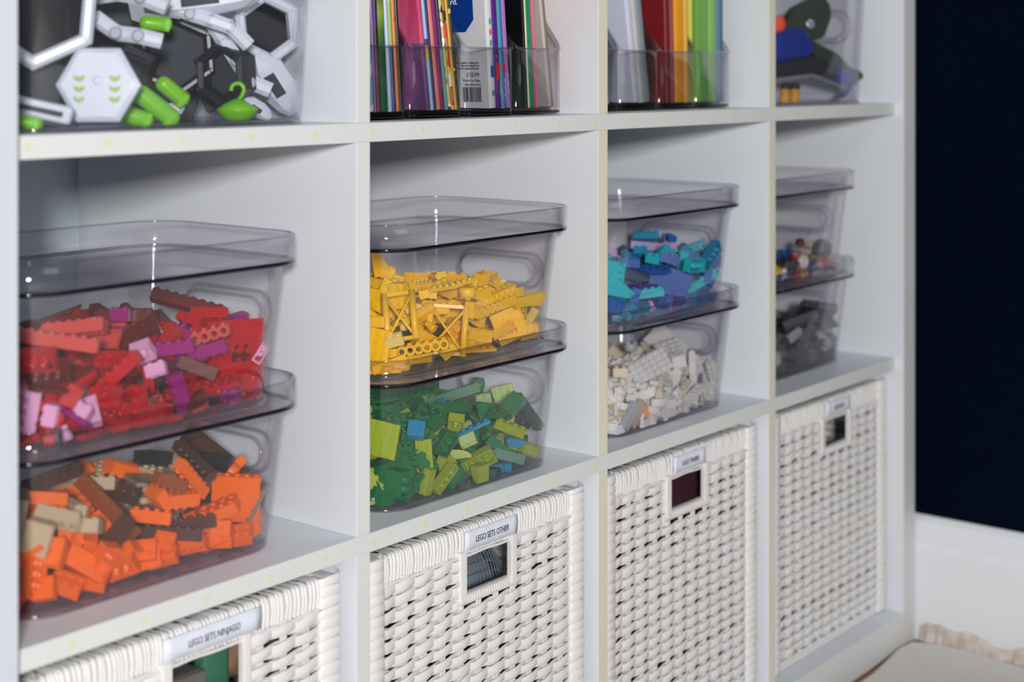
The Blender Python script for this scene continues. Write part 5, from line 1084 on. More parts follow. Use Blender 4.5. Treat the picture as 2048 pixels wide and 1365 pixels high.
'org': 'b5x1x4,T,1,2395,450,376,900,58,1,-433;b4x2,T,1,2131,352,351,888,34,-226,-398;b2x2,T,1,2114,310,191,739,517,-248,-354;b4x1,T,1,1484,400,437,901,-17,66,-429;b6x1,D,1,1697,405,251,899,-67,61,-428;b6x1,D,1,1829,403,289,894,-108,-25,-435;p12x2,J,1,2244,1050,453,886,168,-52,-430;p8x6,J,1,1776,850,453,865,251,-74,-427;p4x2,D,1,1101,317,399,776,329,-527,-113;a8x1,b,1,1174,950,663,888,-157,75,-426;b4x2,b,1,596,350,628,858,-264,236,-372;b3x1x2,b,1,382,284,551,715,-263,-549,-343;b8x1,Z,1,1186,550,547,778,342,251,-464;s2x2,T,1,1983,1250,600,847,-148,-308,-406;b6x1,b,0,2514,1150,493,89,15,-9,-42;p4x3,b,0,2561,1250,537,87,12,-32,-35;w6x3,D,1,2568,1050,636,744,-440,488,-124;s2x2,D,1,2602,550,481,892,116,41,-436;p6x3,D,1,2505,435,273,516,-584,-271,-565;p6x2,J,1,2506,363,232,765,-229,-478,-366;b3x2x2,T,1,506,341,406,877,-204,172,-400;b4x2,T,1,388,343,279,573,-453,-500,-466;b4x2,T,1,942,296,225,660,-470,-296,-506;b4x2,T,1,1326,375,201,791,431,-257,-350;b2x2,b,1,880,350,507,888,-157,75,-426;b4x2,B,1,2550,950,560,884,175,-36,-432;b4x1,B,1,2237,750,371,902,0,0,-432;p6x2,D,1,876,850,781,877,157,-261,-371;b4x4,J,1,332,460,693,729,-154,-628,-225;b3x2,T,1,1550,346,129,859,253,-257,-362;b4x2,T,1,1823,381,128,855,-276,20,-440;b3x2,T,1,2079,350,138,807,379,-348,-290;b2x2,T,1,2344,315,109,878,196,-187,-395;b2x1,T,1,2507,373,96,871,-112,-233,-417;b3x2,T,1,677,353,124,862,228,80,-446;b3x2,T,1,1147,333,138,773,-443,38,-452;b2x2,T,1,469,332,146,797,417,-283,-334;b4x2,T,1,354,369,410,812,-333,-117,-464;b2x2,T,1,1541,311,228,831,343,-73,-431;b3x2,T,1,1199,350,204,780,-362,-193,-472;b4x2,T,1,844,356,227,742,470,35,-477;b4x2,T,1,2086,370,129,898,79,-38,-430;b3x2,T,1,2542,452,149,837,-38,-443,-320;p4x2,T,1,1357,365,128,765,467,-342,-283;b2x2,T,1,919,322,101,878,193,3,-438;b4x2,D,1,1454,750,599,838,302,41,-452;c1x1,T,0,328,1667,48,43,45,-60,-51;p8x2,T,0,1308,1466,367,97,3,-1,24;b4x2,T,1,1004,537,365,245,407,-458,-751;b6x1,T,0,2289,1143,377,82,3,2,-57;s2x1,T,0,2501,1699,91,6,-91,13,39;p3x2,T,0,2068,1128,352,3,-99,-10,0;s2x2,T,0,736,1004,399,67,-63,28,-26;c1x1,T,0,1697,942,364,1,-27,-96,-3;t4x1,T,0,1304,1700,41,0,0,71,71;b4x1,T,0,2122,1386,402,2,-69,72,2;p2x2,T,0,987,478,81,71,-71,0,0;w4x3,T,0,504,1663,165,38,56,-37,63;p2x2,T,0,738,1702,81,50,50,-50,50;b2x2,T,0,546,903,210,0,-7,17,-98;b4x1,T,0,1855,1422,396,59,2,3,-80;b4x2,T,0,448,1113,86,0,7,0,100;p2x2,T,1,1133,479,271,151,71,907,388;b4x2,T,1,1617,237,572,15,-998,-6,68;b4x2,T,0,883,801,362,3,-99,12,0;b3x2,J,0,1884,992,398,67,72,-11,-12;b3x1,T,0,621,967,356,90,13,-29,-31;b2x1,T,0,564,1156,162,46,-53,53,-46;b3x1,T,1,1217,613,413,546,50,-708,444;b3x2,D,0,580,1211,354,26,42,86,16;p8x2,T,0,287,1021,33,71,0,0,-71;s2x2,Z,0,1497,1704,157,14,-12,-64,-74;b4x1,T,0,1652,1715,168,76,1,-65,1;t2x1,T,0,2156,1101,385,1,-41,-91,-3;p4x4,T,0,975,1055,339,82,3,-2,57;s2x4,T,0,2123,1700,167,9,-11,75,-65;b4x2,D,0,885,1034,454,39,1,-3,92;p4x4,D,0,292,1613,165,65,-17,-73,-15;v2x2,T,0,1058,1743,72,70,-11,11,70;p6x2,T,0,1022,1767,263,50,-2,86,-5;b3x2,T,0,1762,706,556,24,-49,81,-23;p4x2,T,0,2314,1773,104,67,-74,5,5;w4x3,Z,0,2456,666,158,80,7,58,-9;c1x1,T,0,1834,738,341,23,67,28,-65;c2x2,J,0,1159,783,353,13,0,3,-99;b4x1,T,0,956,709,445,60,-56,-42,40;s2x4,T,1,2001,538,314,308,-843,126,423;p4x4,T,0,2209,1196,537,17,-61,77,3;p6x2,T,1,451,497,149,552,781,123,265;b4x2,T,0,763,722,523,56,-52,-60,25;a4x1,T,1,2486,615,532,364,-129,811,439;b4x1,Z,0,1711,1177,371,51,-48,52,-49;b3x2,T,0,443,1129,245,24,43,78,38;c2x2,T,0,2146,1692,413,52,52,-51,44;p4x2,J,0,1325,788,321,79,3,2,-62;s2x2,T,0,1801,1744,196,2,92,4,-39;t4x1,T,0,2590,1492,18,71,0,0,71;s2x2,T,1,316,472,181,516,-66,-609,-599;s2x4,b,0,1700,1678,386,26,15,92,-24;k4x1,T,0,587,1620,201,49,-57,-51,-42;b2x2,T,0,356,1522,94,84,-13,-12,52;p4x4,T,0,742,1140,488,30,-64,25,66;s2x2,T,0,313,686,183,18,-5,82,-55;b4x1,T,0,561,639,166,69,31,-64,14;b3x2,T,0,1770,968,587,92,24,-11,-30;k6x1,D,0,362,853,127,74,-45,40,-32;a4x1,J,0,1117,1519,394,71,-66,-19,18;k6x1,T,1,440,634,218,238,-880,-267,-314;b2x2,T,0,1806,1746,81,45,54,45,-54;p4x2,T,0,1336,902,489,17,0,96,-24;a4x1,D,1,1927,580,473,603,-237,585,-488;p4x1,T,0,2556,1540,33,0,-71,-71,0;c1x1,T,0,1331,1074,373,1,-22,98,3;s2x2,T,1,1422,230,630,914,62,399,24;v3x1,T,0,1276,834,405,34,60,72,0;p4x2,T,0,386,1707,168,8,69,-2,72;b6x1,T,0,1256,1767,128,70,-69,15,12;s2x2,T,0,1172,1004,384,22,-63,60,44;p2x2,T,0,2041,843,389,72,-25,-51,-39;w4x3,T,0,388,1252,160,56,-81,9,12;c1x1,T,0,1911,799,345,67,-62,30,-28;p6x2,T,0,944,1205,400,3,-93,-37,-1;a4x1,Z,0,1261,1691,214,12,-98,0,18;b4x2,D,0,405,1320,131,82,56,10,-6;p8x2,T,0,383,1743,333,47,46,-49,57;b4x1,T,0,1864,1673,399,41,80,42,-15;k6x1,T,1,1739,224,707,52,-921,-108,370;b3x2,T,0,532,900,112,69,7,17,-70;p4x2,T,1,1195,1090,451,94,472,832,-278;p4x2,D,0,2336,1678,166,45,52,54,-47;p8x2,T,0,414,1518,409,42,-59,-56,42;p4x4,T,0,908,1596,413,70,-2,-14,-70;p3x2,T,0,506,1474,33,67,0,0,75;c1x1,D,0,1522,362,572,46,47,54,-52;k6x1,T,0,253,577,254,18,65,-44,59;b4x2,T,0,1554,1230,462,69,70,-2,21;p4x2,T,1,1667,372,584,287,502,-728,369;a4x1,T,0,1556,1816,343,5,94,2,34;p2x2,T,0,254,503,83,48,52,-52,-48;b4x2,T,0,2041,1783,258,28,-31,67,61;p4x2,T,0,2563,1446,139,92,0,-40,0;b4x1,b,0,666,1761,45,73,68,0,0;s2x2,T,0,337,1698,396,67,-74,-8,-2;b2x1,T,0,1547,1118,384,3,-98,-18,-1;b2x1,T,0,1470,1103,481,13,3,4,-99;t4x1,T,0,1813,640,635,38,-13,22,-89;b2x2,T,1,1738,1534,560,869,-189,168,-425;b4x1,T,1,898,518,492,798,-180,-570,-69;s2x1,T,0,2605,1301,41,42,42,57,57;s2x4,J,0,453,1433,206,87,-39,-5,-29;t2x1,T,0,1583,1060,363,71,-66,-19,18;b2x1,D,0,1368,1291,418,38,-59,34,62;t4x1,T,0,1493,1018,490,14,-18,59,77;b2x1,T,0,1556,871,530,28,62,52,53;b2x1,T,0,744,1238,420,61,30,-70,23;c1x1,T,0,1127,895,430,70,28,41,-51;p2x2,D,0,1647,1786,81,71,-71,0,0;c1x1,T,0,2275,436,41,70,70,-9,-9;p2x2,b,1,1712,750,603,25,933,-133,334;s2x2,T,1,1864,467,500,54,173,204,-962;p4x2,T,0,2055,1019,537,8,-77,53,34;t4x1,T,0,278,1541,154,33,42,-62,-58;b2x1,Z,0,848,868,456,29,31,62,66;p2x2,T,0,955,1281,439,64,2,-3,77;s2x2,T,0,1332,1683,326,62,75,6,-22;p4x1,D,0,702,1593,378,69,0,0,-72;b2x1,T,0,715,676,337,44,47,-52,-56;b6x1,T,0,672,1751,124,73,68,0,0;w4x3,T,1,1266,1197,513,714,252,-647,87;b4x2,T,0,310,1523,290,80,16,55,-16;t4x1,b,0,203,1304,206,15,-66,14,-73;b4x2,D,0,2584,1561,202,52,-52,-48,-48;v3x1,T,1,770,543,335,995,66,5,-80;b2x1,T,0,214,996,351,36,57,-61,42;b2x2,T,0,1722,482,544,34,-17,-41,-83;p3x2,D,0,352,1088,237,40,-73,52,-19;p6x2,T,0,265,988,239,69,10,-18,70;b3x2,T,1,1591,1382,602,264,-846,-235,399;s2x1,T,0,1873,1757,248,46,-73,50,-2;p2x2,D,0,1951,1117,394,1,-23,-97,-3;p4x1,T,0,833,619,456,58,6,-77,-26;p3x2,T,0,504,1297,398,24,-66,68,-19;t4x1,T,0,2071,1794,124,37,-4,93,2;b2x1,T,0,1200,1593,479,72,-67,12,-11;b4x2,T,1,601,533,713,150,-190,-923,298;b3x1,T,1,540,760,225,121,458,-146,-868;s2x1,T,0,2331,1742,121,52,3,85,6;b2x1,T,0,219,891,306,57,-36,-42,-61;p3x2,T,1,1084,1078,491,852,188,-410,-266;p4x2,T,0,193,1101,481,13,-73,-15,66;b2x1,T,0,2065,996,404,10,-58,79,19;p4x1,T,0,2486,1284,87,19,66,63,36;p6x2,T,1,2581,966,123,663,-365,403,-515;p4x1,b,0,780,1696,201,2,2,71,71;p4x4,T,1,394,697,368,59,-321,843,-428;p3x2,b,0,1178,1141,460,80,-27,-11,-52;p3x2,T,0,1311,1268,441,45,-27,-64,56;b2x1,T,0,317,1432,406,54,25,-65,47;b2x1,T,0,1451,1354,423,37,-60,-33,-63;c1x1,b,1,1422,369,586,427,-334,-577,611;a4x1,T,0,1461,1325,557,50,-33,47,-64;c1x1,D,0,517,1605,292,11,99,4,-7;w4x3,J,0,1299,1207,513,51,-68,23,-47;b4x1,b,0,1434,1504,444,98,3,1,-22;p4x1,T,0,2553,777,46,29,-37,-69,55;t2x1,T,0,2198,968,333,3,-100,-2,0;v3x1,T,0,854,1375,373,9,-97,6,23;p4x2,T,1,1782,585,693,57,417,-905,-53;p2x2,T,1,1081,730,529,136,604,390,682;s2x1,T,0,1836,1782,450,24,68,-66,-23;b2x2,T,0,2229,813,511,68,-34,-61,-22;v3x1,T,0,1947,1740,460,70,-28,17,-64;b4x2,T,0,1264,1450,496,6,18,62,76;b4x2,T,0,609,1771,244,0,0,68,-73;u2x2,D,0,647,793,461,13,46,-72,-51;b4x1,T,1,450,561,355,32,243,663,-708;p4x2,T,0,292,986,396,19,-85,-16,46;p2x2,T,0,2046,562,542,58,3,-16,-80;w4x3,T,0,842,1504,529,94,24,-11,-19;p4x2,T,0,2531,1017,120,26,72,-53,-36;b2x1,J,0,1679,1463,448,82,-27,-50,9;c1x1,T,0,1032,1054,526,80,52,29,-12;p4x1,J,0,2230,1701,166,7,-72,6,-69;v3x1,D,0,1984,1762,373,43,-16,59,66;b2x1,T,0,310,778,327,21,-3,34,-92;p4x1,Z,0,453,1615,403,30,68,-44,-50;b4x1,D,0,267,1280,384,14,80,-56,16;p2x2,J,0,844,1813,242,0,0,-73,-68;b4x1,J,0,2648,1202,155,1,70,71,-8;b4x1,T,1,938,755,574,371,-407,739,-388;s2x1,b,0,273,829,243,74,-52,-38,19;k6x1,b,1,1537,1134,608,912,20,-84,401;b2x2,J,0,259,670,441,17,-3,90,-39;k6x1,J,0,2393,1161,367,34,45,59,58;b2x2,J,0,257,1461,552,59,-7,-80,6;b2x1,D,0,498,1783,463,71,10,-16,-68;p4x1,T,0,970,846,527,89,24,7,38;b2x1,D,0,598,627,441,14,-36,-46,-80;b3x2,T,0,2590,1421,392,11,-99,1,5;p4x2,T,0,500,1470,227,53,22,30,76;v3x1,D,0,904,1258,531,60,11,-10,79;b4x1,Z,1,1492,180,740,219,17,-975,-19;c1x1,D,0,989,1287,504,50,-50,46,53;p4x1,T,0,621,1505,282,75,3,-66,-3;s2x2,T,0,711,1428,530,73,2,-28,63;c1x1,D,0,393,987,80,68,19,19,68;s2x1,B,0,1562,1348,377,37,-34,84,18;b2x1,T,0,723,977,526,45,2,-3,89;s2x2,T,0,533,1772,371,18,0,98,-4;b2x2,D,0,1540,1596,525,87,-7,48,-4;p4x2,T,0,579,1547,463,84,-23,-20,44;b3x2,Z,0,837,1801,444,48,-52,-52,-48;b3x2,D,0,559,901,448,38,-44,81,-8;p4x2,J,0,2458,1549,278,40,45,-72,-34;p3x2,D,0,502,995,441,10,51,-67,-52;n2x2,T,0,2591,1280,241,19,74,63,13;v2x2,D,0,2222,953,523,71,31,8,-63;b2x2,T,0,1876,414,604,74,1,-33,59;b3x1,T,0,472,1576,485,16,-58,75,-26;p6x2,T,1,491,642,561,609,573,240,492;c1x1,T,0,249,1155,133,1,75,1,66;b4x2,T,1,1485,741,750,61,-979,47,189;w4x3,T,0,635,1471,573,98,3,-20,-8;p4x4,T,0,2220,776,629,89,17,15,40;w4x3,J,1,1376,441,737,41,334,-941,-30;c2x2,T,0,2379,1765,302,47,-53,-48,52;b3x2,T,1,742,431,494,718,-304,-552,-296;t2x1,B,0,1000,1134,462,77,-18,-43,43;p4x2,T,0,662,1210,543,84,31,-17,40;t4x1,T,0,432,1036,488,30,-88,-16,33;p6x2,T,0,605,1823,616,67,-74,-5,-5;v3x1,b,0,1663,807,610,39,-61,68,-11;b4x2,b,1,1871,626,757,67,-737,-672,38;t2x1,T,0,1561,1765,232,6,67,68,-28;b2x1,D,0,550,1414,288,27,23,-56,74;p2x2,T,0,901,955,531,3,-92,-38,-1;b3x1,b,0,1364,1790,180,98,1,19,0;b2x1,J,0,2272,1782,285,56,-58,43,41;b6x1,T,0,432,1070,375,55,52,19,62;n2x2,T,0,2075,1596,439,50,50,-53,47;p8x2,T,0,2482,1480,288,46,48,22,72;b3x2,T,0,251,1266,572,67,4,-66,33;b6x1,T,0,396,1546,602,25,19,61,73;w4x3,b,1,1653,462,741,717,-34,69,-693;c1x1,D,0,318,860,446,37,-38,28,-80;s2x2,T,0,1691,1724,480,44,-32,15,83;t2x1,D,0,1671,737,669,59,18,11,-78;w4x3,J,0,415,1710,603,40,-84,-28,-24;b3x2,T,1,668,680,626,131,202,948,210;b2x1,b,0,1403,1606,459,3,-98,22,1;k4x1,b,1,825,505,647,467,617,498,391;c1x1,T,0,1155,1378,464,12,17,17,96;c2x2,b,0,1813,1253,533,16,68,13,-70;c2x2,J,0,578,1738,543,54,-32,32,-71;s2x1,b,0,1820,1168,365,32,-58,69,28;v3x1,Z,0,399,874,519,13,-7,98,-16;s2x1,B,1,633,491,449,39,-361,931,41;c2x2,T,0,703,1711,587,87,-37,-27,-18;p4x2,T,0,409,807,446,89,-23,-28,-26;b4x2,B,1,1720,676,809,82,675,-733,-15;t2x1,Z,0,2448,1490,137,0,63,0,78;b2x1,T,0,1222,1703,379,39,38,54,-64;p6x2,D,0,624,1325,519,75,-62,20,11;s2x1,D,0,275,1595,489,5,-19,74,65;a4x1,T,0,419,1245,551,14,-35,-68,63;b2x1,b,0,336,978,432,72,-50,28,40;b4x1,J,0,325,749,524,85,37,-37,-6;p4x1,Z,0,2459,1079,89,47,50,37,62;p3x2,T,0,205,1503,505,45,-55,-50,50;b6x1,D,1,1891,372,798,361,622,409,562;p4x2,T,1,1204,1155,575,488,213,687,494;b2x2,T,0,821,1058,595,16,39,91,-4;v2x2,T,0,375,1116,483,32,-88,8,34;t4x1,B,0,1275,1376,579,86,7,11,-50;b2x1,T,0,1760,1411,435,62,53,-51,30;s2x2,T,1,1516,951,654,14,824,437,-361',
